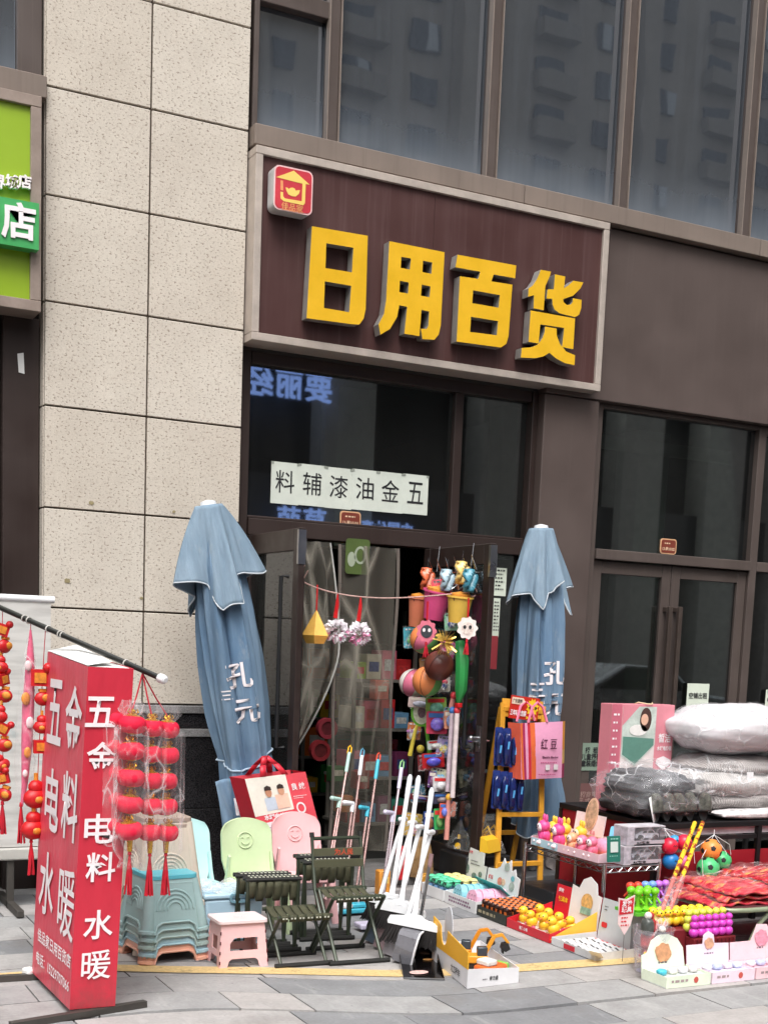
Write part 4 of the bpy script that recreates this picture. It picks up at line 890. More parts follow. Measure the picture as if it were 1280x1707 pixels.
b = B(); b.bb(-1.5, -.45, -.6, -.3, .0, .05); b.bb(-.30, -.26, -.47, -.43, .0, .29); b.bb(-1.3, -1.26, -.47, -.43, .05, .29); b.bar((-.28, -.75, .025), (-.28, -.15, .025), .04, .04); b.obj('stand', M('dark stand', (66, 62, 58), .6), bd, bevel=.004, smooth=False)

# ================================================================== PLASTIC STOOLS
def stool_proto(h, wt, wb, mats, label, group, rim=True):
    """square moulded stool: seat, four slanted panels with an arch cut at the foot, corner legs with foot rings"""
    ms, mb = mats; o = thing('plastic_stool', label, 'stool', group=group)
    st = B(); st.prism([rrect(wt, wt, .035, 4)], (0, 0, h), UX, UY, .022); st.obj('seat', ms, o, bevel=.007)
    sl = (wb - wt) / 2 / (h - .02)
    for k in range(4):
        T = Matrix.Rotation(k * math.pi / 2, 4, 'Z'); b = B(T); zt = h - .021
        a, c = wt / 2 - .012, wb / 2 - .012; oh = h * .19; ow = c * .62
        L = [(-a, zt), (-c, .0), (-ow - .012, .0), (-ow, oh * .7), (-ow * .72, oh), (ow * .72, oh), (ow, oh * .7), (ow + .012, .0), (c, .0), (a, zt)]
        O = V((0, -(wb / 2 - .004), 0)); v = V((0, sl, 1))
        b.prism([[(p, q) for p, q in L]], O, UX, v, .006); pn = b.obj('side_panel', mb, o, smooth=False)
        r = B(T)                                            # concentric raised arches
        for q in range(4):
            rad = a * (.80 - q * .16); zc = h * .40
            pts = [O + UX * (rad * math.cos(t)) + v * (zc + rad * 1.02 * math.sin(t)) + V((0, -.001, 0)) for t in [math.pi * i / 12 for i in range(13)]]
            r.tube(pts, .0052, 6)
        e = B(T); e.tube([O + UX * p + v * q + V((0, -.001, 0)) for p, q in L[1:9]], .0065, 6)
        r.obj('arch_rib', mb, pn); e.obj('foot_lip', mb, pn)
    for sx in (-1, 1):
        for sy in (-1, 1):
            t = V((sx * (wt / 2 - .024), sy * (wt / 2 - .024), h - .026)); f = V((sx * (wb / 2 - .024), sy * (wb / 2 - .024), 0))
            b = B(); b.tube([f, t], [.034, .025], 14); b.tube([f + V((0, 0, .0)), f.lerp(t, .05), f.lerp(t, .07)], [.042, .042, .034], 14); b.obj('leg', mb, o)
    return o
TEALS = M('teal stool', (154, 182, 182), .4, var=.06); BLUES = M('blue seat', (92, 182, 198), .38, var=.05); PEACH = M('peach stool', (226, 170, 146), .4, var=.05); SAGE = M('sage stool', (156, 178, 174), .4, var=.05); BEIGE = M('beige stool', (208, 196, 180), .42, var=.05); TAUPE = M('taupe seat', (168, 150, 138), .42, var=.05)
g1 = 'stools nested in the low teal stack'
c1 = FZ(271, 1606); c1 = V((c1.x + .045, c1.y + .15, 0)); z = .003; rz = .10
stk = [(PEACH, PEACH, 'peach plastic stool at the bottom of the low teal stack'), (M('pale blue stool', (158, 192, 202), .4), M('pale blue stool', (158, 192, 202), .4), 'pale blue plastic stool second from the bottom of the low stack'), (SAGE, SAGE, 'sage green plastic stool in the middle of the low teal stack'), (TEALS, TEALS, 'grey teal plastic stool second from the top of the low stack'), (BLUES, TEALS, 'teal plastic stool with bright blue seat on top of the low stack')]
for k, (a, b_, lb) in enumerate(stk):
    o = stool_proto(.285, .265, .345, (a, b_), lb, g1); o.location = c1 + V((.002 * (k % 2), 0, z + k * .037)); o.rotation_euler = (0, 0, rz)
# taller beige stack behind
c2 = V((.245, -1.62, 0))
p = stool_proto(.455, .255, .345, (TAUPE, BEIGE), 'beige plastic stool with taupe seat on top of the tall beige stack', 'stools nested in the tall beige stack')
p.location = c2 + V((0, 0, 7 * .034)); p.rotation_euler = (0, 0, .06)
wn_ = ('bottom', 'second', 'third', 'fourth', 'fifth', 'sixth', 'seventh')
for k in range(7): again(p, c2 + V((0, 0, .002 + k * .034)), .06 + rng.uniform(-.01, .01), 'beige plastic stool at the bottom of the tall beige stack' if k == 0 else f'beige plastic stool, {wn_[k]} from the bottom of the tall beige stack')

# ================================================================== CHILDREN'S CHAIRS
def kid_chair(name, rgb, label, loc, rz):
    m = M(name, rgb, .38, var=.05); o = thing('child_chair', label, 'chair', loc, rz, group='small plastic chairs under the parasol')
    b = B(); b.prism([rrect(.29, .27, .05, 5)], (0, -.01, .265), UX, UY, .022); b.obj('seat', m, o, bevel=.008)
    for k in range(4):
        sx, sy = (-1, 1)[k % 2], (-1, 1)[k // 2]
        L = B(); L.tube([(sx * .145, -.01 + sy * .13, 0), (sx * .118, -.01 + sy * .105, .25)], [.020, .026], 10); L.obj('leg', m, o)
    for sx in (-1, 1): sk = B(); sk.prism([[(-.12, .05), (.12, .05), (.10, .10), (.10, .245), (-.10, .245), (-.10, .10)], [(-.05, .12), (.05, .12), (.04, .21), (-.04, .21)]], (sx * .128, -.01, 0), UY * sx, UZ, .008); sk.obj('side_skirt', m, o, smooth=False)
    bk = B(); th = .17; v = V((0, math.sin(th), math.cos(th))); O = V((0, .115, .255))
    def shell(u, w, off):
        x = (u - .5) * 2; z = w; hw = .150 - .028 * max(0, (z - .8) / .2) ** 2 - .03 * max(0, (.38 - z) / .38)
        return O + V((x * hw, 0, 0)) + v * (z * .325 + .028 * (1 - x * x) * (1 if z > .9 else 0)) + V((0, .03 * (1 - x * x) + off, 0))
    bk.grid(lambda u, w: shell(u, w, 0), 20, 16); bk.grid(lambda u, w: shell(1 - u, w, .02), 20, 16)
    rimF = [shell(0, w / 16, 0) for w in range(17)] + [shell(u / 20, 1, 0) for u in range(1, 21)] + [shell(1, w / 16, 0) for w in range(15, -1, -1)]
    rimB = [q + V((0, .02, 0)) for q in rimF]
    for i in range(len(rimF) - 1): bk.quad(rimF[i], rimF[i + 1], rimB[i + 1], rimB[i])
    back = bk.obj('backrest', m, o, ang=60)
    fz = shell(.5, .70, -.004); nrm = V((0, -math.cos(th), math.sin(th)))
    s = B(); s.tube([fz + UX * (.045 * math.cos(t)) + v * (.045 * math.sin(t)) for t in [2 * math.pi * k / 20 for k in range(20)]], .0035, 5, closed=True)
    s.tube([fz + UX * (.024 * math.cos(t)) + v * (.024 * math.sin(t)) for t in [math.pi * (1.1 + .8 * k / 8) for k in range(9)]], .003, 5)
    for sx in (-1, 1): s.tube([fz + UX * (sx * .018 + .007 * math.cos(t)) + v * (.012 + .006 * math.sin(t)) for t in [math.pi * k / 6 for k in range(7)]], .0025, 5)
    s.obj('smile_emblem', m, back)
    e = B(); e.prism([rrect(.13, .035, .015)], shell(.5, .20, -.0), UX, v, .012); e.obj('painted_grip_slot', M(name + ' slot', tuple(int(q * .72) for q in rgb), .5), back, smooth=False)  # flush panel; the shade of the recess is put into its darker colour
    for sx in (-1, 1): a = B(); a.prism([[(-.03, 0), (.02, 0), (.045, .16), (.03, .17), (-.005, .05)]], (sx * .146, .10, .25), UY * sx, UZ, .014); a.obj('side_arm', m, o, smooth=False)
    return o
def at_seat(px, py, Y): return FY(px, py, Y)
kid_chair('mint blue chair', (186, 222, 222), 'pale blue plastic child chair half hidden behind the beige stool stack', (.545, -1.32, 0), .1)
kid_chair('pale green chair', (200, 216, 174), 'pale green plastic child chair with smiling face in the middle', (.868, -1.40, 0), .02)
kid_chair('pink chair', (236, 186, 188), 'pink plastic child chair with smiling face below the red gift bag', (1.235, -1.22, 0), -.05)

# ================================================================== STORAGE CRATE AND FOLDING STEP STOOL
cb = M('pale blue crate', (178, 208, 226), .35, var=.05)
o = thing('storage_crate', 'pale blue lidded storage crate between the stool stacks and the camp stools', 'crate', V((.61, -1.74, 0)), -.02)
b = B(); b.box((0, .14, .13), (.30, .28, .26), taper=1.06); b.obj('body', cb, o, bevel=.012)
B().box((0, .14, .275), (.335, .31, .03)).obj('lid', cb, o, bevel=.01)
B().prism([rrect(.10, .05, .02), rrect(.075, .03, .014)], (.02, -.022, .265), UX, UZ, .01).obj('clasp', M('crate clasp', (120, 160, 176), .4), o, smooth=False)
for k in range(3): B().box((0, -.008 - .003 * k * 0, .05 + k * .05), (.27, .006, .008)).obj('rib', cb, o, smooth=False)
B().grid(lambda u, v: (-.17 + .34 * u, -.01 + .3 * v, .30 + .012 * math.sin(u * 15 + v * 4) + .01 * math.sin(v * 19 - u * 5)), 24, 20).obj('plastic_wrap', film('crinkled wrap', .2, (1, 1, 1), .08, 18, (236, 238, 240), .8), o)
pk = M('pink folding plastic', (240, 196, 196), .42, var=.05); pkd = M('dark cutout maroon', (92, 30, 40), .6)
o = thing('step_stool', 'pink folding plastic step stool standing on the pavement', 'stool', V((.515, -2.045, 0)), -.02)
B().prism([rrect(.255, .20, .02), rrect(.05, .014, .006)], (0, 0, .235), UX, UY, .016).obj('top', M('pink top', (246, 224, 224), .4, var=.04), o, bevel=.004)
for sy in (-1, 1):
    v = V((0, -sy * .10, 1)).normalized() if True else UZ
    L = [(-.112, .218), (-.128, .0), (-.085, .0), (-.075, .035), (-.06, .045), (.06, .045), (.075, .035), (.085, .0), (.128, .0), (.112, .218)]
    b = B(); O = V((0, sy * .107, 0))
    hole = [(-.068, .085), (.075, .085), (.075, .148), (-.045, .148), (-.068, .12)]
    if sy < 0: b.prism([L, hole], O, UX, V((0, .10, 1)).normalized(), .008)
    else: b.prism([[(-a, q) for a, q in L], [(-a, q) for a, q in hole]], O, -UX, V((0, -.10, 1)).normalized(), .008)
    pn = b.obj('front_panel' if sy < 0 else 'rear_panel', pk, o, bevel=.003, seg=1, smooth=False)
    if sy < 0:
        h = B()
        for sx in (-1, 1):
            for k in range(4): h.box((sx * (.125 - .003 * k), -.110 + .0050 * k * 1.15, .03 + k * .048), (.006, .004, .016))
        h.obj('hinge_slot', pkd, pn, smooth=False)
for sx in (-1, 1):
    b = B(); Ls = [(-.085, .218), (-.10, .0), (-.06, .0), (-.05, .05), (.05, .05), (.06, .0), (.10, .0), (.085, .218)]
    b.prism([Ls, [(-.04, .08), (.04, .08), (.04, .15), (-.04, .15)]], (sx * .122, 0, 0), UY * sx, V((-sx * .06, 0, 1)).normalized(), .007); b.obj('side_panel', pk, o, smooth=False)

# ================================================================== CAMP STOOLS AND CAMP CHAIR
OLV = M('olive tube', (56, 64, 50), .38, .2, .12, 10); OLF = M('olive webbing', (74, 74, 54), .8, var=.15, vs=25, bump=.3, bsc=300); DOT = M('pale stitch', (196, 198, 182), .6); FOOT = M('dark foot cap', (30, 30, 28), .6)
def camp_stool(label, loc, rz, w=.265, d=.22, h=.30, group=None, sag=.028):
    o = thing('camp_stool', label, 'stool', loc, rz, group=group); 
    for k, s in enumerate((-1, 1)):
        hw = w / 2 - .012 * k; a = .009
        b = B(); pf, pb = V((0, -s * d / 2, .012)), V((0, s * d / 2, h))
        for q in (-1, 1): B().tube([V((q * hw, pf.y, pf.z)), V((q * hw, pb.y, pb.z))], a, 8).obj('cross_leg', OLV, o)
        B().tube([V((-w / 2 - .02, pf.y, .013)), V((w / 2 + .02, pf.y, .013))], .0125, 8).obj('foot_bar', FOOT, o)
        B().tube([V((-w / 2 - .012, pb.y, pb.z)), V((w / 2 + .012, pb.y, pb.z))], .010, 8).obj('seat_bar', OLV, o)
    straps(o, w, d, h, sag); return o
def straps(o, w, d, h, sag, n=6):
    for k in range(n):
        x0 = -w / 2 + (k + .06) * w / n; x1 = -w / 2 + (k + .92) * w / n
        b = B(); b.grid(lambda u, v: (x0 + (x1 - x0) * u, -d / 2 + d * v, h + .011 - sag * math.sin(math.pi * v)), 1, 10)
        for s in (-1, 1):
            b.grid(lambda u, v: (x0 + (x1 - x0) * u, s * (d / 2 + .0115 * math.sin(v * math.pi)), h + .0115 * math.cos(v * math.pi) - (0.012 * (v > .9))), 1, 8)
        st = b.obj('strap', OLF, o, solid=.002)
        q = B()
        for s in (-1, 1):
            for f in (.25, .7): q.box((x0 + (x1 - x0) * f, s * (d / 2 + .0135), h - .004), (.009, .003, .007))
        q.obj('stitch', DOT, st, smooth=False)
cs = camp_stool('open olive camp stool at the front beside the pink step stool', V((.805, -2.12, 0)), -.03, h=.255, group='olive camp stools')
# camp chair with slatted back
ch = thing('camp_chair', 'olive folding camp chair with slatted metal back beside the brooms', 'chair', V((1.10, -2.10, 0)), -.04)
w, d, h = .25, .25, .335
for s in (-1, 1):
    hw = w / 2
    b = B()
    b.tube([(s * hw, -d / 2 - .04, .012), (s * hw, d / 2 - .02, h)], .010, 8); b.obj('front_leg', OLV, ch)
    b = B(); b.tube([(s * (hw + .015), d / 2 + .03, .012), (s * (hw + .015), -d / 2, h)], .010, 8); b.obj('rear_leg', OLV, ch)
    b = B(); b.tube([(s * (hw + .012), .03, .2), (s * (hw + .012), d / 2 + .01, h), (s * (hw + .012), d / 2 + .075, .605)], .010, 8); b.tube([(s * (hw + .012), d / 2 + .073, .595), (s * (hw + .012), d / 2 + .078, .62)], .0135, 8, mi=1); b.obj('back_post', [OLV, FOOT], ch)
for y_ in (-d / 2 - .04, d / 2 + .03): B().tube([(-w / 2 - .04, y_, .013), (w / 2 + .04, y_, .013)], .0125, 8).obj('foot_bar', FOOT, ch)
for y_ in (-d / 2, d / 2 - .02): B().tube([(-w / 2 - .015, y_, h), (w / 2 + .015, y_, h)], .010, 8).obj('seat_bar', OLV, ch)
straps(ch, w, d - .01, h, .03)
B().tube([(-w / 2 - .01, d / 2 + .073, .588), (w / 2 + .01, d / 2 + .073, .588)], .010, 8).obj('top_rail', OLV, ch)
for z_, yo in ((.520, .054), (.462, .042)):
    sl_ = B().box((0, d / 2 + yo - .012, z_), (w + .03, .006, .042)).obj('back_slat', M('olive slat', (84, 84, 64), .5), ch, bevel=.002, smooth=False)
    if z_ > .5: text('为人民', sl_, M('orange red print', (196, 78, 52), .6), (.03, d / 2 + yo - .0165, z_), UX, UZ, .034, .001, wide=.105); 
# folded stools standing in two bundles
def folded(label, loc, rz, w=.27, h=.41):
    o = thing('folded_camp_stool', label, 'stool', loc, rz, group='folded olive camp stools')
    for k, y_ in enumerate((-.022, .022)):
        for s in (-1, 1): B().tube([(s * (w / 2 - .012 * k), -y_ * .8, .012), (s * (w / 2 - .012 * k), y_, h)], .010, 8).obj('cross_leg', OLV, o)
        B().tube([(-w / 2 - .02, -y_ * 1.3, .013), (w / 2 + .02, -y_ * 1.3, .013)], .0125, 8).obj('foot_bar', FOOT, o)
        B().tube([(-w / 2 - .015, y_, h), (w / 2 + .015, y_, h)], .0115, 8).obj('seat_bar', FOOT, o)
        q = B()
        for i in range(12): q.box((-w / 2 + .015 + i * (w - .03) / 11, y_, h + .0125), (.011, .016, .003))
        q.obj('stitch', DOT, o, smooth=False)
    for k in range(6):
        x0 = -w / 2 + (k + .1) * w / 6; x1 = x0 + w / 6 * .75
        B().grid(lambda u, v: (x0 + (x1 - x0) * u, .03 * math.cos(math.pi * v) * (1 + .3 * math.sin(k)), h - .012 - (.09 + .015 * (k % 2)) * math.sin(math.pi * v)), 2, 10).obj('strap', OLF, o, solid=.002)
    return o
folded('folded olive camp stool at the front of the bundle behind the step stool', (.765, -1.88, 0), -.10, h=.385)
folded('folded olive camp stool at the rear of the bundle behind the step stool', (.755, -1.76, 0), -.06, h=.385)
folded('folded olive camp stool at the front of the bundle below the pink chair', (1.15, -1.72, 0), -.12, h=.43)
folded('folded olive camp stool at the rear of the bundle below the pink chair', (1.16, -1.60, 0), -.08, h=.44)

# ================================================================== RED GIFT BAG
gb = thing('gift_bag', 'red electric blanket gift bag hanging on the leaning parasol', 'bag', FY(470, 1395, -.86), world=True)
Yb = -.90
A, Bq, Cq, D = (FY(x, yy, Yb) for x, yy in ((408, 1299), (509, 1287), (533, 1382), (438, 1408)))
bu = (Bq - A).normalized(); bv_ = (A - D).normalized(); bn_ = V((0, 1, 0)); RB = M('bag red', (214, 40, 58), .45, var=.06); RBD = M('bag red gusset', (176, 20, 40), .5)
b = B(); dep = V((-.05, .12, .0)); b.quad(A, D, Cq, Bq); b.quad(A + dep, D + dep, Cq + dep, Bq + dep); b.obj('panel', M('bag coral', (228, 80, 92), .45), gb, smooth=False)
b = B(); b.quad(A, A + dep, D + dep, D); b.quad(Bq, Bq + dep, Cq + dep, Cq); b.quad(D, D + dep, Cq + dep, Cq); b.obj('gusset', RBD, gb, smooth=False)
f = lambda s, t, o=.0015: A.lerp(Bq, s).lerp(D.lerp(Cq, s), t) + V((0, -o, 0))
def patch(s0, s1, t0, t1, mt, nm, o=.0015): return B().quad(f(s0, t0, o), f(s0, t1, o), f(s1, t1, o), f(s1, t0, o)).obj(nm, mt, gb, smooth=False)
patch(0, .66, 0, .58, M('bag photo cream', (240, 234, 222), .4, var=.1), 'photo_panel'); patch(0, .66, .70, 1, M('bag white', (240, 232, 236), .45), 'text_panel')
patch(.22, .42, .33, .53, M('print shirt', (196, 208, 222), .5), 'print_figure', .003); patch(.40, .62, .30, .53, M('print blouse', (238, 200, 178), .5), 'print_figure', .0045)
for s_, t_, rgb, nm in ((.31, .25, (196, 140, 110), 'print_face'), (.52, .25, (214, 160, 130), 'print_face')):
    c = f(s_, t_, .006); B().prism([oval(.020, .028, 16)], c, bu, bv_, .0005).obj(nm, M('face tone %d' % rgb[0], rgb, .6), gb, smooth=False)
    B().prism([[(-.022, .0), (.022, .0), (.02, .02), (0, .03), (-.02, .02)]], c + bv_ * .014 + V((0, -.001, 0)), bu, bv_, .0005).obj('print_hair', M('print hair', (54, 40, 36), .6), gb, smooth=False)
text('水暖电热毯', gb, WHITEINK, f(.36, .64, .003), bu, bv_, .035, .0015, wide=.17)
text('良 绒', gb, WHITEINK, f(.82, .22, .003), bu, bv_, .045, .0012, wide=.085)
lines(gb, WHITEINK, f(.70, .38, .003), bu, bv_, .09, 2, .012, .004); lines(gb, M('bag ink', (150, 120, 160), .5), f(.08, .78, .003), bu, bv_, .16, 4, .016, .005)
B().prism([oval(.03, .036, 20), oval(.020, .025, 20)], f(.78, .58, .003), bu, bv_, .0005).obj('round_mark', WHITEINK, gb, smooth=False)
for off, nm in ((V((0, .0, 0)), 'handle'), (dep, 'handle')):
    pts = [f(.30, 0) + off, (f(.30, 0) + f(.62, 0)) / 2 + bv_ * .12 + V((-.004, .03, .0)), f(.66, 0) + off]
    b = B(); c0 = pts[0].lerp(pts[1], .55) - bu * .01; c1_ = pts[1]; c2_ = pts[2].lerp(pts[1], .55) + bu * .01
    ww = bu * .019
    P = [pts[0], c0, c1_, c2_, pts[2]]
    for i in range(4): b.quad(P[i] - ww, P[i] + ww, P[i + 1] + ww, P[i + 1] - ww)
    b.obj(nm, RB, gb, solid=.003)
# maroon stool legs under the bag
o = thing('maroon_stool', 'maroon topped stool with pale legs behind the pink chair', 'stool', (1.18, -.75, 0))
B().box((0, 0, .44), (.30, .28, .03)).obj('seat', M('maroon top', (112, 34, 40), .5), o, bevel=.006)
for sx in (-1, 1):
    for sy in (-1, 1): B().tube([(sx * .14, sy * .13, 0), (sx * .12, sy * .11, .43)], .016, 8).obj('leg', M('pale leg', (196, 186, 170), .5), o)

# ================================================================== ROPE AND ORNAMENTS ACROSS THE DOORWAY
rp = thing('rope', 'thin pink and white rope strung between the two open door leaves', 'rope', (1.4, -.7, 1.9), world=True)
ra, rc = V((1.405, -.66, 1.96)), V((2.585, -.66, 1.955))
rpt = [ra.lerp(rc, k / 60) - V((0, 0, .075 * math.sin(math.pi * (k / 60) ** .72))) for k in range(61)]
B().tube(rpt, .0045, 6).obj('strand', M('rope pink', (206, 168, 160), .8, vs=120, var=.35), rp)
b = B(); b.tube([ra, ra + V((-.03, -.03, .05)), ra + V((-.01, -.05, .09))], .004, 5); b.tube([ra, ra + V((.02, -.03, .06))], .004, 5); b.obj('knot', M('rope pink', (206, 168, 160), .8, vs=120, var=.35), rp)
b = B(); b.tube([rc + V((.03 * math.cos(t), -.02, .03 * math.sin(t))) for t in [k * .5 for k in range(12)]], .004, 5); b.tube([rc, rc + V((-.05, -.02, -.10)), rc + V((-.10, -.02, -.16))], .004, 5); b.obj('knot', M('rope pink', (206, 168, 160), .8, vs=120, var=.35), rp)
def on_rope(px): return min(rpt, key=lambda q: abs(CX + FPX * (q - CAM).dot(RIGHT) / (q - CAM).dot(FWD) - px))
q = on_rope(528); o = thing('diamond_ornament', 'gold faceted diamond ornament hanging from the rope', 'ornament', q - V((0, 0, .36)), world=True)
B().tube([q + V((0, 0, .02)), q - V((0, 0, .14))], .005, 6).obj('cord', CH_R, o)
z0 = q.z - .13
b = B(); b.lathe([(.002, z0), (.092, z0 - .155), (.062, z0 - .205)], 6, (q.x, q.y, 0)); b.obj('gem', M('gold mirror foil', (250, 192, 96), .16, .35, .15, 10), o, smooth=False)
GLIT = M('iridescent foil', (250, 246, 250), .35, 0, .04, 30); GLIP = M('pink foil', (238, 150, 190), .3, 0, .2, 30)  # the foil's bright reflections are put into a near-white base colour
for px, lab, pr in ((564, 'silver foil flower ball hanging in the middle of the rope', .25), (603, 'pink and silver foil flower ball hanging beside the straight curtain', .55)):
    q = on_rope(px); o = thing('flower_ball', lab, 'ornament', q - V((0, 0, .35)), world=True)
    B().tube([q, q - V((0, 0, .06)), q - V((.01, 0, .15))], [.004, .012, .014], 6).obj('red_tie', CH_R, o)
    c = q - V((0, 0, .225)); b = B(); r2 = random.Random(px)
    for k in range(170):
        d = V((r2.gauss(0, 1), r2.gauss(0, 1), r2.gauss(0, 1))).normalized(); t = d.orthogonal().normalized(); t.rotate(Matrix.Rotation(r2.random() * 6, 3, d)); s = d.cross(t); a0 = c + d * .042; L_ = r2.uniform(.028, .046); mi = 1 if (d.z < .1 and r2.random() < pr) else 0
        b.poly([a0, a0 + d * L_ * .6 + t * .013, a0 + d * L_, a0 + d * L_ * .6 - t * .013 + s * .006], mi)
    b.obj('petals', [GLIT, GLIP], o, smooth=False); o.children[-1]['kind'] = 'stuff'

# ================================================================== GOODS HANGING ON THE RIGHT DOOR LEAF
XL = 2.50
hk = thing('hook_rack', 'wire hook rack on the right door leaf above the toy buckets', 'rack', (2.60, -.4, 2.1), world=True)
b = B(); b.tube([(2.61, -.05, 2.10), (2.61, -.72, 2.08)], .004, 6); b.tube([(2.61, -.05, 2.02), (2.61, -.72, 2.0)], .004, 6); b.obj('rail', CHROME, hk)
for k in range(6):
    y_ = -.1 - k * .115; B().tube([(2.61, y_, 2.10), (2.56, y_ - .01, 2.19), (2.60, y_, 2.10), (2.60, y_, 2.0), (2.55, y_, 1.97), (2.54, y_, 2.01)], .0035, 6).obj('hook', CHROME, hk)
for y_ in (-.15, -.6): B().tube([(2.61, y_, 2.10), (2.625, y_, 2.27)], .002, 4).obj('hanger', CHROME, hk)
def bucket(px, py, rgb, label, r=.085, h=.15, tilt=.2):
    c = FX(px, py, XL); o = thing('toy_bucket', label, 'bucket', c - V((0, 0, h / 2)), rot=(tilt, 0, .3), group='toy buckets on the door leaf'); m = M('bucket %d %d' % rgb[:2], rgb, .4, var=.06)
    b = B(); b.lathe([(r * .7, 0), (r, h), (r * 1.08, h), (r * 1.08, h - .012), (r * .96, h - .012)], 24, cap=False); b.lathe([(0.001, .001), (r * .7, .001)], 24, cap=False); b.obj('pail', m, o, ang=50)
    B().tube([(r * math.cos(t), -.02, h - .01 + r * .55 * math.sin(t)) for t in [math.pi * (1 + k / 12) for k in range(13)]], .003, 5).obj('bail', M('bail', (120, 60, 70), .4), o)
    B().lathe([(.002, h - .02), (r * .8, h - .02), (r * .8, h + .015), (.002, h + .03)], 12, cap=False).obj('toy_fill', M('sand toys', (230, 150, 60), .5, var=.3, vs=30), o); return o
bucket(723, 1008, (224, 84, 138), 'pink toy bucket hanging below the hook rack', .095, .19)
bucket(763, 1016, (232, 190, 84), 'yellow toy bucket hanging below the hook rack', .082, .17, .1)
bucket(694, 1020, (206, 120, 90), 'terracotta toy bucket behind the pink bucket', .07, .2, .1)
for px, py, rgb, lab in ((712, 965, (222, 110, 70), 'orange plastic bag of toys at the top of the door leaf'), (745, 968, (170, 196, 210), 'pale blue plastic bag under the hook rack'), (770, 955, (236, 200, 120), 'yellow plastic sand toy under the hook rack'), (783, 968, (70, 140, 160), 'teal plastic bag under the hook rack beside the handle')):
    c = FX(px, py, XL + .03); o = thing('toy_pouch', lab, 'bag', c - V((0, 0, .06)), rot=(0, 0, .4))
    b = B(); b.grid(lambda u, v: ((u - .5) * .10 * (1 if .15 < v < .9 else .6), .02 * math.sin(u * 9 + v * 7), .13 - v * .14), 10, 10); b.obj('pouch', M('pouch %d' % rgb[1], rgb, .3, var=.2, vs=20), o, solid=.03)
    B().tube([(0, 0, .12), (.005, 0, .2)], .0025, 4).obj('loop', CHROME, o)
def beach_ball(px, py, r, cols_, label, X=XL):
    c = FX(px, py, X); o = thing('play_ball', label, 'ball', c, rot=(rng.random(), rng.random(), rng.random()), group='play balls on the door leaf'); b = B(); n = 24
    b.ball((0, 0, 0), r, n, 14)
    b.mi = [0] * len(b.f); i = 0
    for fi, f_ in enumerate(b.f):
        v = sum((V(b.v[k]) for k in f_), V()) / len(f_); a = math.atan2(v.y, v.x); b.mi[fi] = int((a + math.pi) / (2 * math.pi) * 6) % len(cols_)
    b.obj('skin', [M('ball %d %d %d' % c_, c_, .35, var=.05) for c_ in cols_], o)
    s = B()
    for k in range(3): s.tube([V((r * 1.005 * math.cos(t), r * 1.005 * math.sin(t), 0)) @ Matrix.Rotation(k * math.pi / 3, 3, 'Z') @ Matrix.Rotation(math.pi / 2, 3, 'X') for t in [2 * math.pi * q / 24 for q in range(24)]], r * .02, 4, closed=True)
    s.obj('seam', M('ball seam', (50, 40, 44), .5), o); return o
PKb, ORb, GRb, WHb = (226, 120, 150), (232, 140, 84), (120, 190, 110), (236, 226, 220)
beach_ball(707, 1066, .098, [PKb, GRb, ORb], 'pink and green play ball below the buckets')
beach_ball(689, 1139, .098, [PKb, WHb], 'pink and white play ball on the far side of the hanging cluster')
beach_ball(712, 1136, .10, [ORb, GRb, ORb], 'orange and green play ball in the middle of the hanging cluster', XL - .1)
beach_ball(732, 1110, .098, [(92, 44, 36), (104, 52, 42)], 'dark brown ball hanging below the gold flower', XL - .1)
o = thing('gold_flower', 'gold foil flower hanging over the brown ball', 'ornament', FX(741, 1070, XL - .16), world=True); c = FX(741, 1070, XL - .16); b = B(); r2 = random.Random(4)
for k in range(90):
    d = V((r2.gauss(0, .6), r2.gauss(0, 1), r2.gauss(0, 1))).normalized(); t = d.orthogonal().normalized(); a0 = c + d * .012; L_ = r2.uniform(.05, .085)
    b.poly([a0 - t * .005, a0 + t * .005, a0 + d * L_ + t * .005 - V((0, 0, .01)), a0 + d * L_ - t * .005 - V((0, 0, .01))])
b.obj('petals', M('gold tinsel', (238, 196, 96), .3, .5, .2, 30), o, smooth=False); o.children[-1]['kind'] = 'stuff'
def paddle(px, py, rgb, rgb2, label, X, w, h):
    c = FX(px, py, X); o = thing('hanging_charm', label, 'ornament', c, rot=(0, 0, -.45))
    L = [(w * (1 + .10 * math.cos(9 * t)) * math.cos(t), h * (1 + .08 * math.cos(9 * t)) * math.sin(t)) for t in [2 * math.pi * k / 48 for k in range(48)]]
    B().prism([L], (0, 0, 0), UX, UZ, .012).obj('plaque', M('plaque %d' % rgb[1], rgb, .5, var=.1, vs=20), o, smooth=False)
    B().prism([oval(w * .62, h * .6, 20)], (0, -.003, -h * .05), UX, UZ, .002).obj('face_print', M('plaque print %d' % rgb2[0], rgb2, .5, var=.3, vs=60), o, smooth=False)
    for sx in (-1, 1): B().prism([oval(w * .16, h * .18, 12)], (sx * w * .28, -.006, h * .08), UX, UZ, .002).obj('eye_print', INK if rgb2[0] > 150 else WHITEINK, o, smooth=False)
    B().tube([(0, 0, h), (0, .01, h + .12)], .006, 5).obj('cord', CH_R, o); tassel(V((0, 0, -h)), .1).obj('tassel', TAS, o); return o
paddle(711, 1052, (226, 120, 140), (60, 64, 70), 'pink scalloped animal charm with dark face in front of the play ball', XL - .14, .062, .07)
paddle(779, 1047, (240, 226, 220), (238, 214, 204), 'cream scalloped cat shaped charm below the door handle', XL - .02, .062, .068)
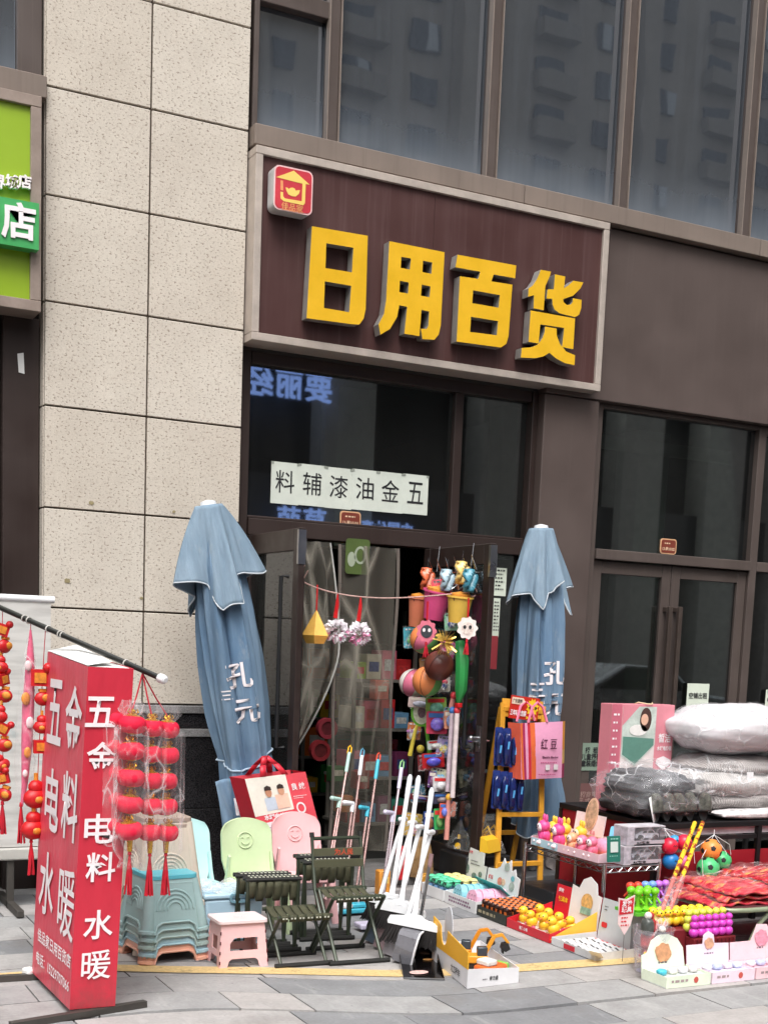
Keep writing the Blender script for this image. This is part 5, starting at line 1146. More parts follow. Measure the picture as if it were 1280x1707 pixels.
# tall green toy sword bag, tubes, packs
o = thing('toy_sword', 'green toy sword in a long bag on the door leaf', 'toy', FX(768, 1178, XL), world=True)
B().tube([FX(766, 1070, XL), FX(770, 1100, XL), FX(768, 1150, XL), FX(764, 1172, XL)], [.03, .045, .04, .014], 8).obj('blade', M('toy green', (44, 140, 70), .35), o)
B().box(FX(764, 1176, XL), (.03, .05, .03)).obj('hilt', CH_R, o, bevel=.004)
for k, (xa, ya, xb, yb, rgb, lab) in enumerate(((756, 1160, 752, 1180, (222, 150, 140), 'short salmon toy tube beside the green sword'), (754, 1185, 746, 1320, (206, 186, 196), 'long pale bubble wand beside the green sword'), (762, 1185, 754, 1330, (222, 206, 206), 'long white bubble wand nearest the door edge'), (748, 1330, 744, 1400, (214, 150, 60), 'amber bubble wand at the foot of the door leaf'))):
    a, c = FX(xa, ya, XL), FX(xb, yb, XL); o = thing('bubble_wand', lab, 'toy', c, world=True); B().cyl(a, c, .017, n=10).obj('tube', M('wand %d' % rgb[1], rgb, .25, var=.15, vs=20), o); B().ball(a, (.022, .022, .026)).obj('cap', M('wand cap %d' % k, [(214, 60, 70), (70, 120, 190), (214, 60, 70), (230, 170, 60)][k], .4), o)
# racket set
c = FX(702, 1212, XL); o = thing('toy_racket', 'green and yellow toy racket pack on the door leaf below the play balls', 'toy', c - V((0, 0, .2)), rot=(0, 0, -.35))
g_ = M('racket green', (110, 186, 60), .4); yl = M('racket yellow', (226, 204, 80), .4)
B().prism([oval(.075, .10, 24), oval(.060, .084, 24)], (0, 0, .30), UX, UZ, .012).obj('frame', g_, o, smooth=False); B().prism([oval(.0595, .0835, 24)], (0, .004, .30), UX, UZ, .004).obj('print_face', M('racket pale', (236, 240, 214), .5, var=.2, vs=50), o, smooth=False)
B().prism([oval(.028, .04, 14)], (0, .002, .30), UX, UZ, .002).obj('print_figure', M('racket figure', (150, 120, 130), .5, var=.4, vs=80), o, smooth=False)
for sx in (-1, 1): B().tube([(sx * .03, 0, .21), (sx * .045, 0, .14), (sx * .07, 0, .0)], [.011, .013, .016], 8).obj('handle', yl if sx < 0 else g_, o)
B().ball((0, -.01, .05), .028).obj('toy_ball', yl, o)
for k, (px, py, w_, h_, rgb, lab) in enumerate(((700, 1172, .16, .07, (226, 200, 196), 'flat pink toy card above the toy racket'), (727, 1178, .14, .12, (150, 190, 90), 'green leafy toy pack beside the brown ball'), (728, 1205, .14, .15, (198, 60, 90), 'crimson toy pack beside the toy racket'), (748, 1200, .06, .12, (222, 150, 120), 'narrow peach toy pack beside the crimson pack'), (727, 1242, .12, .06, (214, 224, 220), 'white toy card over the red toy car'), (722, 1268, .15, .10, (190, 26, 36), 'red toy car pack on the door leaf'), (720, 1300, .05, .11, (110, 70, 130), 'violet toy pack under the red toy car'), (735, 1308, .11, .10, (226, 222, 224), 'white blister pack under the red toy car'), (738, 1332, .13, .07, (60, 60, 84), 'dark toy pack low on the door leaf'), (716, 1370, .08, .14, (30, 70, 150), 'blue toy jet pack low on the door leaf'), (732, 1366, .07, .14, (60, 170, 90), 'green toy jet pack low on the door leaf'), (740, 1352, .06, .10, (224, 90, 70), 'coral toy jet pack low on the door leaf'), (700, 1330, .14, .04, (110, 26, 40), 'dark red umbrella handle low on the door leaf'))):
    c = FX(px, py, XL + rng.uniform(-.03, .03)); o = thing('toy_pack', lab, 'toy pack', c, rot=(rng.uniform(-.12, .12), rng.uniform(-.12, .12), -.35)); m = M('pack %d' % k, rgb, .4, var=.35, vs=28)
    B().prism([rrect(w_, h_, .008, 2)], (0, 0, 0), UX, UZ, .01).obj('card', m, o, smooth=False)
    B().ball((0, -.018, -h_ * .08), (w_ * .33, .02, h_ * .30), 10, 6).obj('toy', M('pack toy %d' % k, tuple(min(255, int(x * .7 + 70)) for x in rgb[::-1]), .35, var=.3, vs=40), o)
    B().prism([[(-w_ * .4, h_ * .22), (w_ * .4, h_ * .22), (w_ * .4, h_ * .42), (-w_ * .4, h_ * .42)]], (0, -.002, 0), UX, UZ, .001).obj('title_strip', M('strip %d' % (k % 3), [(236, 226, 210), (220, 50, 50), (60, 110, 180)][k % 3], .5), o, smooth=False)
xp = [('ruby', (206, 30, 60)), ('lemon', (240, 214, 60)), ('mint', (140, 214, 170)), ('turquoise', (50, 170, 190)), ('fuchsia', (226, 80, 160)), ('apricot', (244, 176, 110)), ('ivory', (236, 230, 214)), ('grass green', (80, 170, 60)), ('sky', (130, 190, 230)), ('tangerine', (240, 130, 40)), ('lavender', (180, 160, 220)), ('cherry', (190, 24, 40)), ('cream', (244, 232, 190)), ('peacock', (20, 120, 150)), ('salmon', (238, 140, 120)), ('gold', (222, 180, 60))]
for k, (cn, rgb) in enumerate(xp):
    py = 985 + k * 26; px = (736, 700, 752, 690, 744, 716)[k % 6] - (k > 9) * 4; c = FX(px, py, XL + .05 + .02 * (k % 3)); w_, h_ = rng.uniform(.09, .15), rng.uniform(.10, .16)
    o = thing('blister_toy', f'{cn} blister toy tucked among the goods on the right door leaf', 'toy pack', c, rot=(rng.uniform(-.2, .2), rng.uniform(-.25, .25), -.4), group='blister toys on the door leaf')
    B().prism([rrect(w_, h_, .012, 3)], (0, 0, 0), UX, UZ, .006).obj('card', M('btoy ' + cn, rgb, .4, var=.3, vs=30), o, smooth=False)
    b = B(); r2 = random.Random(k)
    for q in range(5): b.ball((r2.uniform(-.3, .3) * w_, -.015, r2.uniform(-.3, .25) * h_), (r2.uniform(.012, .03), .014, r2.uniform(.012, .03)), 8, 6, q % 2)
    b.obj('toy_pieces', [M('btp %d' % (k % 5), [(240, 220, 90), (220, 60, 90), (90, 180, 220), (120, 200, 110), (240, 236, 230)][k % 5], .35), M('btq %d' % (k % 4), [(230, 120, 60), (200, 120, 200), (60, 90, 160), (236, 180, 190)][k % 4], .35)], o); o.children[-1]['kind'] = 'stuff'
    lines(o, WHITEINK if k % 2 else INK, (-w_ * .4, -.003, h_ * .36), UX, UZ, w_ * .8, 1, .02, .011)
    B().grid(lambda u, v: ((u - .5) * w_ * 1.08, -.034 + .008 * math.sin(u * 9 + v * 5), (v - .5) * h_ * 1.1), 10, 10).obj('clear_bag', film('toy bag', .05, (1, 1, 1), .06, 22, (240, 240, 242), .8), o)
# goods behind the left leaf
for k, (px, y0_, y1_, rgb, lab) in enumerate(((455, 945, 1050, (186, 176, 40), 'yellow bag hanging behind the left door leaf'), (436, 925, 1010, (140, 170, 170), 'pale hanger bag behind the left door leaf'), (470, 935, 990, (190, 190, 180), 'clear hook pack behind the left door leaf'))):
    a, c = FX(px, y0_, 1.41), FX(px, y1_, 1.41); o = thing('hung_pack', lab, 'bag', c, world=True); B().box((a + c) / 2, (.015, .10, (a - c).length)).obj('pack', M('hung %d' % k, rgb, .35, var=.25, vs=20), o, bevel=.006); B().tube([a, a + V((-.03, 0, .06))], .003, 4).obj('hook', CHROME, o)

# ================================================================== MOPS
def mop(label, px0, py0, px1, py1, Y0, Y1, grip, cap, rod, px2, py2, side, tgrip):
    a = FY(px0, py0, Y0); c = FY(px1, py1, Y1); d = (a - c).normalized()
    o = thing('mop', label, 'mop', (c.x, c.y, 0), world=True, group='mops leaning beside the door')
    f = c - d * (c.z / d.z) * .93
    B().cyl(f, a - d * .14, .0085, n=8).obj('rod', rod, o); B().cyl(a - d * .15, a - d * .02, .012, n=10).obj('grip', grip, o)
    b = B(); u_ = UX; b.tube([a - d * .025 + u_ * .012, a + d * .015 + u_ * .010, a + d * .028, a + d * .015 - u_ * .010, a - d * .025 - u_ * .012], .0045, 6); b.obj('hang_loop', cap, o)
    s = FY(px2, py2, (Y0 + Y1) / 2 - .03); e = s + V((side, -.03, .012)); ft = s - d * ((s.z - .12) / d.z); B().cyl(ft, s - d * .04, .0075, n=8).obj('inner_rod', rod, o)
    b = B(); b.tube([s - d * .055, s], [.012, .014], 8); b.tube([s + V((.004, 0, 0)), e], [.012, .0145], 10); b.ball(e, .0145); b.obj('side_handle', tgrip, o)
    b = B(); b.box((f.x, f.y - .02, .03), (.30, .10, .03)); b.box((f.x, f.y - .02, .055), (.10, .06, .03)); b.obj('mop_plate', tgrip, o, bevel=.008)
    return o
ROD = M('pink metal rod', (176, 146, 142), .28, .8, .1, 20); ROD2 = M('lilac metal rod', (172, 160, 166), .28, .8, .1, 20)
mint = M('mint grip', (176, 206, 196), .4); wht = M('white grip', (232, 232, 236), .4); tealg = M('teal grip', (64, 176, 200), .4); lil = M('lilac grip', (206, 200, 222), .4)
mop('mop with mint grip and yellow hanging loop', 583, 1250, 552, 1440, -.75, -1.0, mint, M('loop yellow', (238, 182, 40), .4), ROD, 566, 1333, -.065, mint)
mop('mop with white grip and blue hanging loop', 604, 1255, 580, 1440, -.80, -1.05, wht, M('loop blue', (90, 160, 190), .4), ROD, 588, 1340, -.07, wht)
mop('mop with teal grip and red hanging loop', 631, 1262, 606, 1440, -.80, -1.05, tealg, M('loop red', (226, 84, 60), .4), ROD, 613, 1348, -.065, tealg)
mop('mop with lilac grip and green hanging loop beside the white brooms', 670, 1275, 640, 1490, -1.25, -1.5, lil, M('loop green', (140, 190, 130), .4), ROD2, 655, 1356, -.065, lil)
# ================================================================== BROOMS AND DUSTPANS
BRI = M('black bristle', (34, 30, 30), .7, var=.3, vs=60); WB = M('broom white', (236, 238, 240), .32, var=.04); WG = M('grey white grip', (214, 220, 226), .4)
def broom(label, tx, ty_, hx, hy, Y0, Y1, w=.27):
    a, c = FY(tx, ty_, Y0), FY(hx, hy, Y1); d = (a - c).normalized(); o = thing('broom', label, 'broom', (c.x, c.y, 0), world=True, group='white brooms clipped to dustpans')
    B().cyl(c, a - d * .12, .0125, n=10).obj('handle', WB, o); b = B(); b.tube([a - d * .13, a - d * .02, a], [.0145, .0145, .008], 10); b.obj('grip', WG, o)
    u = V((.80, -.60, -.10)).normalized(); n_ = u.cross(UZ).normalized(); dn = V((-.30, .05, -1)).normalized()
    b = B(); b.tube([c + d * .09, c + d * .03, c - d * .0], [.013, .017, .03], 10)
    L = [(-w / 2, -.012), (-w * .47, .006), (-w * .2, .018), (-.035, .03), (.035, .03), (w * .2, .014), (w * .47, -.004), (w / 2, -.022), (w * .49, -.035), (-w * .49, -.028)]
    b.prism([L], c - n_ * .022, u, UZ, -.044); b.obj('head', WB, o, smooth=True)
    b = B(); r2 = random.Random(int(tx))
    for k in range(46):
        for j in (-1, 0, 1):
            p = c + u * (w * .47 * (2 * k / 45 - 1)) + n_ * j * .014 - V((0, 0, .03)); e = p + dn * (.10 + r2.uniform(-.008, .008)) + u * .02 * (2 * k / 45 - 1) + V((r2.uniform(-.004, .004), r2.uniform(-.004, .004), 0)); b.tube([p, e], [.0032, .0024], 4)
    s = b.obj('bristles', BRI, o, smooth=False); s['kind'] = 'stuff'
    e = c + u * w * .5 * 0; return o
broom('white broom with wide black bristles nearest the steel dustpan', 720, 1314, 690, 1536, -1.95, -2.28)
broom('white broom in the middle of the broom group', 698, 1294, 668, 1512, -1.85, -2.12)
broom('white broom at the back beside the lilac mop', 684, 1292, 652, 1500, -1.75, -1.98, .24)
def dustpan(label, loc, rz, tx, ty_, Yt, rgb, k):
    o = thing('dustpan', label, 'dustpan', loc, rz, group='dustpans standing below the brooms'); m = M('pan %d' % k, rgb, .3, var=.15, vs=12)
    T = Matrix.Rotation(.20, 4, 'X')
    b = B(T); 
    prof = [(-.115, .0), (-.12, .08), (-.108, .145), (-.08, .17), (.08, .17), (.108, .145), (.12, .08), (.115, .0)]
    for i in range(len(prof) - 1):
        (x0, z0), (x1, z1) = prof[i], prof[i + 1]; b.quad((x0, -.055, z0), (x1, -.055, z1), (x1 * .86, .05, z1 * .9 + .01), (x0 * .86, .05, z0 * .9 + .01))
    b.poly([(x * .86, .05, z * .9 + .01) for x, z in prof]); b.obj('scoop', m, o, solid=.004, smooth=False)
    B(T).tube([(x, -.055, z) for x, z in prof], .006, 6).obj('rim', M('pan rim', (226, 226, 230), .35), o)
    teeth = B(T)
    for i in range(9): teeth.box((-.09 + i * .0225, -.02, .125), (.006, .05, .03))
    teeth.obj('comb', M('pan rim', (226, 226, 230), .35), o, smooth=False)
    tw = FY(tx, ty_, Yt); q = Matrix.Rotation(-rz, 3, 'Z') @ (tw - V(loc)); s0 = T @ V((0, .045, .15)); d = (q - s0).normalized()
    B().cyl(s0, q, .0115, n=10).obj('handle', WB, o); b = B(); b.tube([q - V((.07, .0, -.008)), q + V((.05, 0, -.006))], [.013, .015], 10); b.ball(q - V((.07, 0, -.008)), .013); b.obj('cross_grip', WB, o); return o
for k_, (lab_, px_, py_, tx_, ty_, yt_, rgb_) in enumerate((('grey dustpan standing at the front of the dustpan row', 676, 1600, 718, 1388, .10, (112, 112, 118)), ('clear grey dustpan second in the dustpan row', 660, 1589, 700, 1379, .10, (150, 146, 150)), ('mauve dustpan third in the dustpan row', 644, 1578, 688, 1372, .10, (158, 134, 138)), ('blue grey dustpan at the back of the dustpan row', 628, 1567, 672, 1366, .10, (96, 112, 128)))):
    g_ = FZ(px_, py_, .002); dustpan(lab_, g_, .85, tx_, ty_, g_.y + yt_, rgb_, k_)
o = thing('steel_dustpan', 'dark steel dustpan with long rod lying open on the pavement', 'dustpan', (1.30, -2.58, 0), world=True)
A, Bq, Cq, D = FZ(673, 1632, .004), FZ(741, 1634, .004), FZ(724, 1597, .004), FZ(662, 1596, .004)
dk = M('dark mirror steel', (52, 46, 46), .14, .9, .15, 12)
b = B(); b.quad(A, Bq, Cq, D); up_ = V((0, 0, .055)); b.quad(D, Cq, Cq + up_ * 1.35, D + up_ * 1.35); b.poly([A, D, D + up_ * 1.3]); b.poly([Bq, Cq, Cq + up_ * 1.3]); b.obj('pan', dk, o, solid=.003, smooth=False)
B().bar(A + V((0, 0, .003)), Bq + V((0, 0, .003)), .008, .006).obj('front_edge', STEEL, o, smooth=False); B().bar(D + up_ * 1.35, Cq + up_ * 1.35, .008, .008).obj('rear_edge', STEEL, o, smooth=False)
m_ = (D + Cq) / 2; B().cyl(m_ + V((-.01, 0, .01)), FY(718, 1430, m_.y + .03), .009, n=8).obj('rod', STEEL, o); B().cyl(FY(716, 1446, m_.y + .028), FY(719, 1424, m_.y + .03), .012, n=8).obj('rod_grip', M('pan grip', (140, 110, 112), .5), o)
for s_, t_, w_, h_, rgb, nm in ((.2, .86, .03, .02, (232, 130, 60), 'sticker'), (.8, .86, .03, .02, (206, 150, 90), 'sticker'), (.42, .25, .05, .035, (244, 196, 190), 'round_sticker')):
    p = A.lerp(Bq, s_).lerp(D.lerp(Cq, s_), t_) + V((0, 0, .006)); B().prism([oval(w_, h_, 18)], p, UX, UY, .001).obj(nm, M('sticker %d' % rgb[1], rgb, .4, var=.3, vs=60), o, smooth=False)

ROWS = ('front', 'second', 'third', 'fourth', 'fifth', 'sixth', 'seventh', 'eighth'); NTH = ('nearest', 'second from', 'third from', 'fourth from', 'fifth from', 'sixth from', 'seventh from', 'eighth from')
def spot(i, n, j): return ('back' if i == n - 1 and n > 1 else ROWS[i]) + ' row, ' + NTH[j] + ' the shop door'

# ================================================================== EXCAVATOR TOYS IN THEIR CARTON
def toy_excavator(label, loc, rz, rgb=(222, 140, 30), s=1.0):
    o = thing('toy_excavator', label, 'toy', loc, rz, scale=s); m = M('toy orange %d' % rgb[1], rgb, .4, var=.08); k = M('toy black', (34, 32, 32), .5)
    for sx in (-1, 1):
        B().prism([rrect(.13, .034, .016, 4)], (sx * .038, 0, .018), UY * sx, UZ, .022).obj('track', k, o, smooth=False)
    B().box((0, .01, .058), (.085, .10, .038)).obj('body', m, o, bevel=.006); B().box((-.018, -.01, .098), (.042, .05, .046)).obj('cab', M('cab glass', (60, 70, 78), .2), o, bevel=.005)
    b = B(); b.bar((.02, -.03, .07), (.02, -.075, .165), .014, .02); b.bar((.02, -.072, .165), (.02, -.115, .175), .013, .018); b.obj('boom', m, o, bevel=.002); b = B(); b.bar((.02, -.112, .178), (.02, -.15, .13), .012, .014); b.obj('stick', m, o, bevel=.002)
    b = B(); b.prism([[(0, 0), (.03, -.005), (.035, -.03), (.012, -.045), (-.012, -.03)]], (.042, -.145, .135), UY * 1, UZ, .045)
    for q in range(4): b.box((.006 + q * .011, -.152 + .03, .088), (.005, .008, .014))
    b.obj('bucket', k, o, smooth=False); return o
cw = M('white carton', (226, 224, 226), .6, var=.06); cy = M('yellow carton', (238, 178, 52), .55, var=.05)
o = thing('toy_carton', 'open white and yellow carton of toy excavators on the pavement', 'carton', (1.58, -2.57, 0), world=True)
F0, F1, F2, F3 = V((1.37, -2.862, .003)), V((1.665, -2.843, .003)), V((1.785, -2.285, .003)), V((1.49, -2.30, .003))
wal = lambda a, c, h0, h1, nm, mt: B().quad(a, c, c + V((0, 0, h1)), a + V((0, 0, h0))).obj(nm, mt, o, solid=.004, smooth=False)
B().poly([F0, F1, F2, F3]).obj('base', cw, o, smooth=False); wal(F0, F1, .095, .075, 'front_wall', cw); wal(F1, F2, .075, .075, 'side_wall', cw); wal(F2, F3, .075, .09, 'rear_wall', cw); wal(F3, F0, .09, .095, 'side_wall', cw)
su = (F0 - F3); Ls = su.length; su = su / Ls
notch = [(.19 + .055 * math.cos(t), .205 + .085 * math.sin(t)) for t in [math.pi * (1 + k / 12) for k in range(13)]]
B().prism([[(.0, .085), (Ls, .092), (Ls - .005, .175), (.30, .198)] + notch[::-1][:1] + notch[::-1][1:] + [(.09, .22), (.0, .228)]], F3 + V((-.003, 0, 0)), su, UZ, .004).obj('flap', cy, o, smooth=False)
B().prism([oval(.062, .10, 24)], F3 + su * .19 + V((.02, 0, .215)), su, UZ, .004).obj('round_tab', M('grey card', (196, 198, 204), .5), o, smooth=False)
text('力工程车', o, INK, F3 + su * .40 + V((-.008, 0, .045)), su, UZ, .04, .0008, wide=.14); text('南方盛', o, INK, (F0 + F1) / 2 + V((0, -.006, .04)), (F1 - F0), UZ, .022, .0005, wide=.05)
lines(o, INK, F0.lerp(F1, .28) + V((0, -.006, .036)), (F1 - F0), UZ, .03, 1, .02, .004)
toy_excavator('orange toy excavator at the back of the carton with raised bucket', (1.60, -2.43, .01), 1.0, s=1.0)
toy_excavator('orange toy excavator in the middle of the carton', (1.60, -2.58, .01), 1.2, (228, 156, 46), 1.0)
o2 = thing('toy_truck_pack', 'bagged orange and white toy truck at the front of the carton', 'toy', (1.57, -2.74, .008), .3)
B().box((0, 0, .045), (.16, .09, .05)).obj('body', M('truck orange', (226, 110, 50), .4), o2, bevel=.012); B().box((-.03, .0, .085), (.07, .08, .03)).obj('load', M('truck white', (232, 230, 224), .4), o2, bevel=.008); B().box((.085, 0, .05), (.03, .07, .04)).obj('front_loader', M('truck green', (140, 196, 90), .4), o2, bevel=.006)

# ================================================================== DISPLAY TRAYS ALONG THE ENTRANCE
def tray(name, label, Y0, Y1, X0, X1, mats, fh, hh, sh=None, head=None, z=0.003):
    """display box facing -X: floor, low front, sides that rise to a header at the back"""
    mo, mi_, mh = mats; o = thing(name, label, 'display box', ((X0 + X1) / 2, (Y0 + Y1) / 2, z), world=True, group='display boxes along the entrance')
    sh = sh or hh * .55
    B().bb(X0, X1, Y0, Y1, z, z + .006).obj('floor_card', mi_, o, smooth=False)
    B().bb(X0 - .004, X0, Y0, Y1, z, z + fh).obj('front', mo, o, smooth=False)
    for y_, nm in ((Y0 - .002, 'side'), (Y1 + .002, 'side')): B().prism([[(0, 0), (X1 - X0, 0), (X1 - X0, sh), (0, fh)]], (X0, y_, z), UX, UZ, .004).obj(nm, mo, o, smooth=False)
    L = head or [(0, 0), (Y1 - Y0, 0), (Y1 - Y0, hh), (0, hh)]
    hd = B().prism([[(a, c) for a, c in L]], (X1, Y1, z), (0, -1, 0), V((.12, 0, 1)).normalized(), .005).obj('header', mh, o, smooth=False)
    return o
def on_head(X1, Y1, a, c, off=.004): v = V((.12, 0, 1)).normalized(); return V((X1 - off, Y1, .003)) + V((0, -1, 0)) * a + v * c
HU, HV = V((0, -1, 0)), V((.12, 0, 1)).normalized()
white = M('tray white', (228, 228, 228), .55, var=.05); grey = M('tray grey', (200, 204, 206), .55, var=.06)
Xa, Xb = 2.30, 2.58
# 1 green faced toys
t1 = tray('fan_tray', 'white display box of green and yellow face toys nearest the door', -.99, -.70, Xa, Xb, (white, grey, M('header pale', (214, 216, 212), .5, var=.08, vs=9)), .07, .30, .08, [(0, 0), (.29, 0), (.29, .21), (.25, .21), (.24, .29), (.06, .30), (.05, .22), (0, .22)])
text('新款', t1, RED, on_head(Xb, -.70, .085, .275), HU, HV, .02, .0005); lines(t1, INK, on_head(Xb, -.70, .10, .22), HU, HV, .12, 2, .02, .006)
for a_, c_, rx, ry in ((.07, .16, .018, .03), (.16, .13, .03, .02), (.23, .15, .022, .018)): B().prism([oval(rx, ry, 12)], on_head(Xb, -.70, a_, c_), HU, HV, .001).obj('print_figure', M('print grey green', (110, 130, 120), .6, var=.4, vs=60), t1, smooth=False)
def face_toy(rgb):
    b = B(); b.lathe([(.020, 0), (.022, .03), (.014, .06)], 10, mi=1); b.ball((0, 0, .085), (.024, .026, .024), 12, 8, 0); b.ball((0, 0, .10), (.027, .029, .010), 12, 6, 0)
    for s in (-1, 1): b.ball((-.021, s * .010, .088), (.005, .007, .008), 8, 6, 2)
    return b.mesh('face_toy', [M('face %d' % rgb[0], rgb, .35, var=.05), M('face stem', (110, 150, 190), .4), INK])
fm_ = [face_toy((96, 206, 160)), face_toy((232, 222, 150))]
for i in range(4):
    for j in range(4):
        o = link('face_toy', fm_[0 if i < 2 else 1]); o.scale = (1.12,) * 3; o.location = (Xa + .045 + i * .062, -.955 + j * .072, .010); tag(o, ('small green' if i < 2 else 'small pale yellow') + ' face toy in the white box, ' + spot(i, 4, 3 - j), 'toy', 'green face toys in the box' if i < 2 else 'yellow face toys in the box')
# 2 purses
t2 = tray('purse_tray', 'teal lined white display box of round blue and pink purses', -1.385, -1.01, Xa, Xb, (white, M('tray teal', (40, 160, 150), .5), white), .075, .25, .10, [(0, 0), (.375, 0), (.375, .20), (.33, .21), (.31, .25), (.27, .23), (.25, .30), (.20, .26), (.17, .30), (.14, .24), (.10, .22), (0, .21)])
text('解压', t2, RED, on_head(Xb, -1.01, .05, .16), HU, HV, .026, .0006)
for a_, c_, rx, rgb in ((.16, .15, .028, (232, 140, 120)), (.20, .15, .024, (240, 190, 160)), (.30, .14, .03, (170, 180, 170)), (.22, .25, .03, (190, 150, 170)), (.30, .19, .02, (120, 190, 200))): B().prism([oval(rx, rx * .9, 14)], on_head(Xb, -1.01, a_, c_), HU, HV, .001).obj('print_figure', M('print p%d' % rgb[2], rgb, .6, var=.3, vs=60), t2, smooth=False)
B().quad((Xb - .012, -1.02, .08), (Xb - .012, -1.375, .08), (Xb - .10, -1.36, .16), (Xb - .10, -1.05, .17)).obj('inner_card', M('tray teal', (40, 160, 150), .5), t2, solid=.003, smooth=False)
lines(t2, M('print purple', (130, 90, 120), .6), (Xa - .006, -1.06, .045), (0, -1, 0), UZ, .30, 2, .022, .012)
def purse(rgb):
    b = B(); L = [(-.045, 0), (.045, 0), (.05, .05)] + [(.05 * math.cos(t), .05 + .05 * math.sin(t)) for t in [math.pi * k / 8 for k in range(1, 8)]] + [(-.05, .05)]
    b.prism([L], (-.017, 0, 0), (0, -1, 0), UZ, .034, 0)
    for i in range(3):
        for j in range(3): b.box((-.0185, -.025 + i * .025, .025 + j * .024), (.003, .008, .008), mi=1)
    return b.mesh('purse', [M('purse %d' % rgb[0], rgb, .4, var=.05), M('purse dot %d' % rgb[0], tuple(int(x * .72) for x in rgb), .5)], False)
pm = [purse((150, 212, 224)), purse((240, 184, 208))]
for i in range(5):
    for j in range(2):
        o = link('round_purse', pm[j]); o.scale = (1.2,) * 3; o.location = (Xa + .04 + i * .045, -1.11 - j * .17 + rng.uniform(-.005, .005), .011); o.rotation_euler = (0, .15, rng.uniform(-.1, .1))
        tag(o, ('round pale blue' if j == 0 else 'round pink') + ' purse in the teal lined box, ' + ROWS[i] + ' row', 'purse', 'blue purses in the box' if j == 0 else 'pink purses in the box')
# 3 dark toys with orange backs
t3 = tray('dark_tray', 'dark display box of brown and orange toy figures', -1.725, -1.40, Xa, Xb + .04, (M('tray dark', (44, 48, 42), .5, var=.2, vs=20), M('tray dark', (44, 48, 42), .5), M('tray dark', (44, 48, 42), .5)), .06, .10, .06)
lines(t3, M('tray gold print', (170, 160, 130), .5), (Xa - .006, -1.42, .025), (0, -1, 0), UZ, .26, 1, .02, .018)
b = B(); b.box((0, 0, .04), (.035, .04, .05)); b.ball((-.008, 0, .078), (.018, .02, .018), 8, 6, 0); b.ball((.004, 0, .085), (.022, .022, .012), 8, 6, 1); b.box((-.018, 0, .05), (.006, .02, .03), mi=1)
for s_ in (-1, 1): b.tube([(0, s_ * .014, 0), (0, s_ * .014, .03)], .009, 6, mi=0)
dm = b.mesh('figure', [M('dark brown toy', (58, 32, 26), .4, var=.2), M('orange toy', (214, 110, 50), .4, var=.1)])
for i in range(6):
    for j in range(6):
        o = link('toy_figure', dm); o.location = (Xa + .035 + i * .048, -1.685 + j * .05, .010); o.rotation_euler = (0, 0, rng.uniform(-.25, .25)); tag(o, 'brown and orange toy figure in the dark box, ' + spot(i, 6, 5 - j), 'toy', 'toy figures in the dark box')
# 4 ducks
yh = M('tray yellow', (240, 190, 70), .5, var=.05); rh = M('tray red', (206, 36, 52), .5, var=.05)
t4 = tray('duck_tray', 'red and yellow display box of yellow duck toys', -2.175, -1.74, Xa, Xb + .03, (rh, yh, rh), .05, .24, .13)
X4 = Xb + .03
B().prism([[(.155, .0), (.44, .0), (.44, .19), (.40, .195), (.38, .255), (.31, .285), (.25, .26), (.22, .205), (.155, .215)]], on_head(X4, -1.74, 0, .05, .006), HU, HV, .004).obj('white_header', white, t4, smooth=False)
B().prism([oval(.055, .05, 16)], on_head(X4, -1.74, .32, .19, .012), HU, HV, .001).obj('print_figure', M('print straw', (226, 180, 110), .6, var=.3, vs=50), t4, smooth=False); B().prism([[(-.05, -.02), (.05, -.02), (.045, .02), (-.045, .02)]], on_head(X4, -1.74, .32, .14, .014), HU, HV, .001).obj('print_figure', M('print mint', (150, 190, 170), .6, var=.3, vs=50), t4, smooth=False)
text('爆款', t4, WHITEINK, on_head(X4, -1.74, .05, .21), HU, HV, .026, .0006); text('玩具车', t4, YELLOW, on_head(X4, -1.74, .08, .16), HU, HV, .032, .001); text('萌趣小鸭', t4, WHITEINK, (Xa - .007, -1.92, .028), (0, -1, 0), UZ, .022, .0006)
B().prism([[(0, 0), (X4 - Xa, 0), (X4 - Xa, .14), (.05, .03)]], (Xa, -2.178, .02), UX, UZ, .003).obj('yellow_side', yh, t4, smooth=False)
b = B(); b.box((0, 0, .012), (.055, .06, .02), mi=1); b.ball((0, 0, .045), (.03, .027, .028), 12, 8, 0); b.ball((-.010, 0, .082), (.024, .023, .022), 12, 8, 0); b.ball((-.034, 0, .078), (.012, .012, .005), 8, 6, 2)
for s_ in (-1, 1): b.ball((-.028, s_ * .010, .088), .004, 6, 5, 3); b.ball((.0, s_ * .022, .018), (.012, .012, .012), 6, 5, 4)
duck = b.mesh('duck', [M('duck yellow', (244, 196, 52), .35, var=.04), WHITE, M('duck beak', (226, 120, 40), .4), INK, M('duck wheel', (200, 90, 120), .4)])
for i in range(2):
    for j in range(4):
        o = link('toy_duck', duck); o.scale = (1.15 + .1 * rng.random(),) * 3; o.location = (Xa + .065 + i * .115 + rng.uniform(-.01, .01), -2.115 + j * .105 + rng.uniform(-.008, .008), .011); o.rotation_euler = (0, 0, rng.uniform(-.4, .4)); tag(o, 'yellow duck toy in the red box, ' + spot(i, 2, 3 - j), 'toy duck', 'duck toys in the red box')
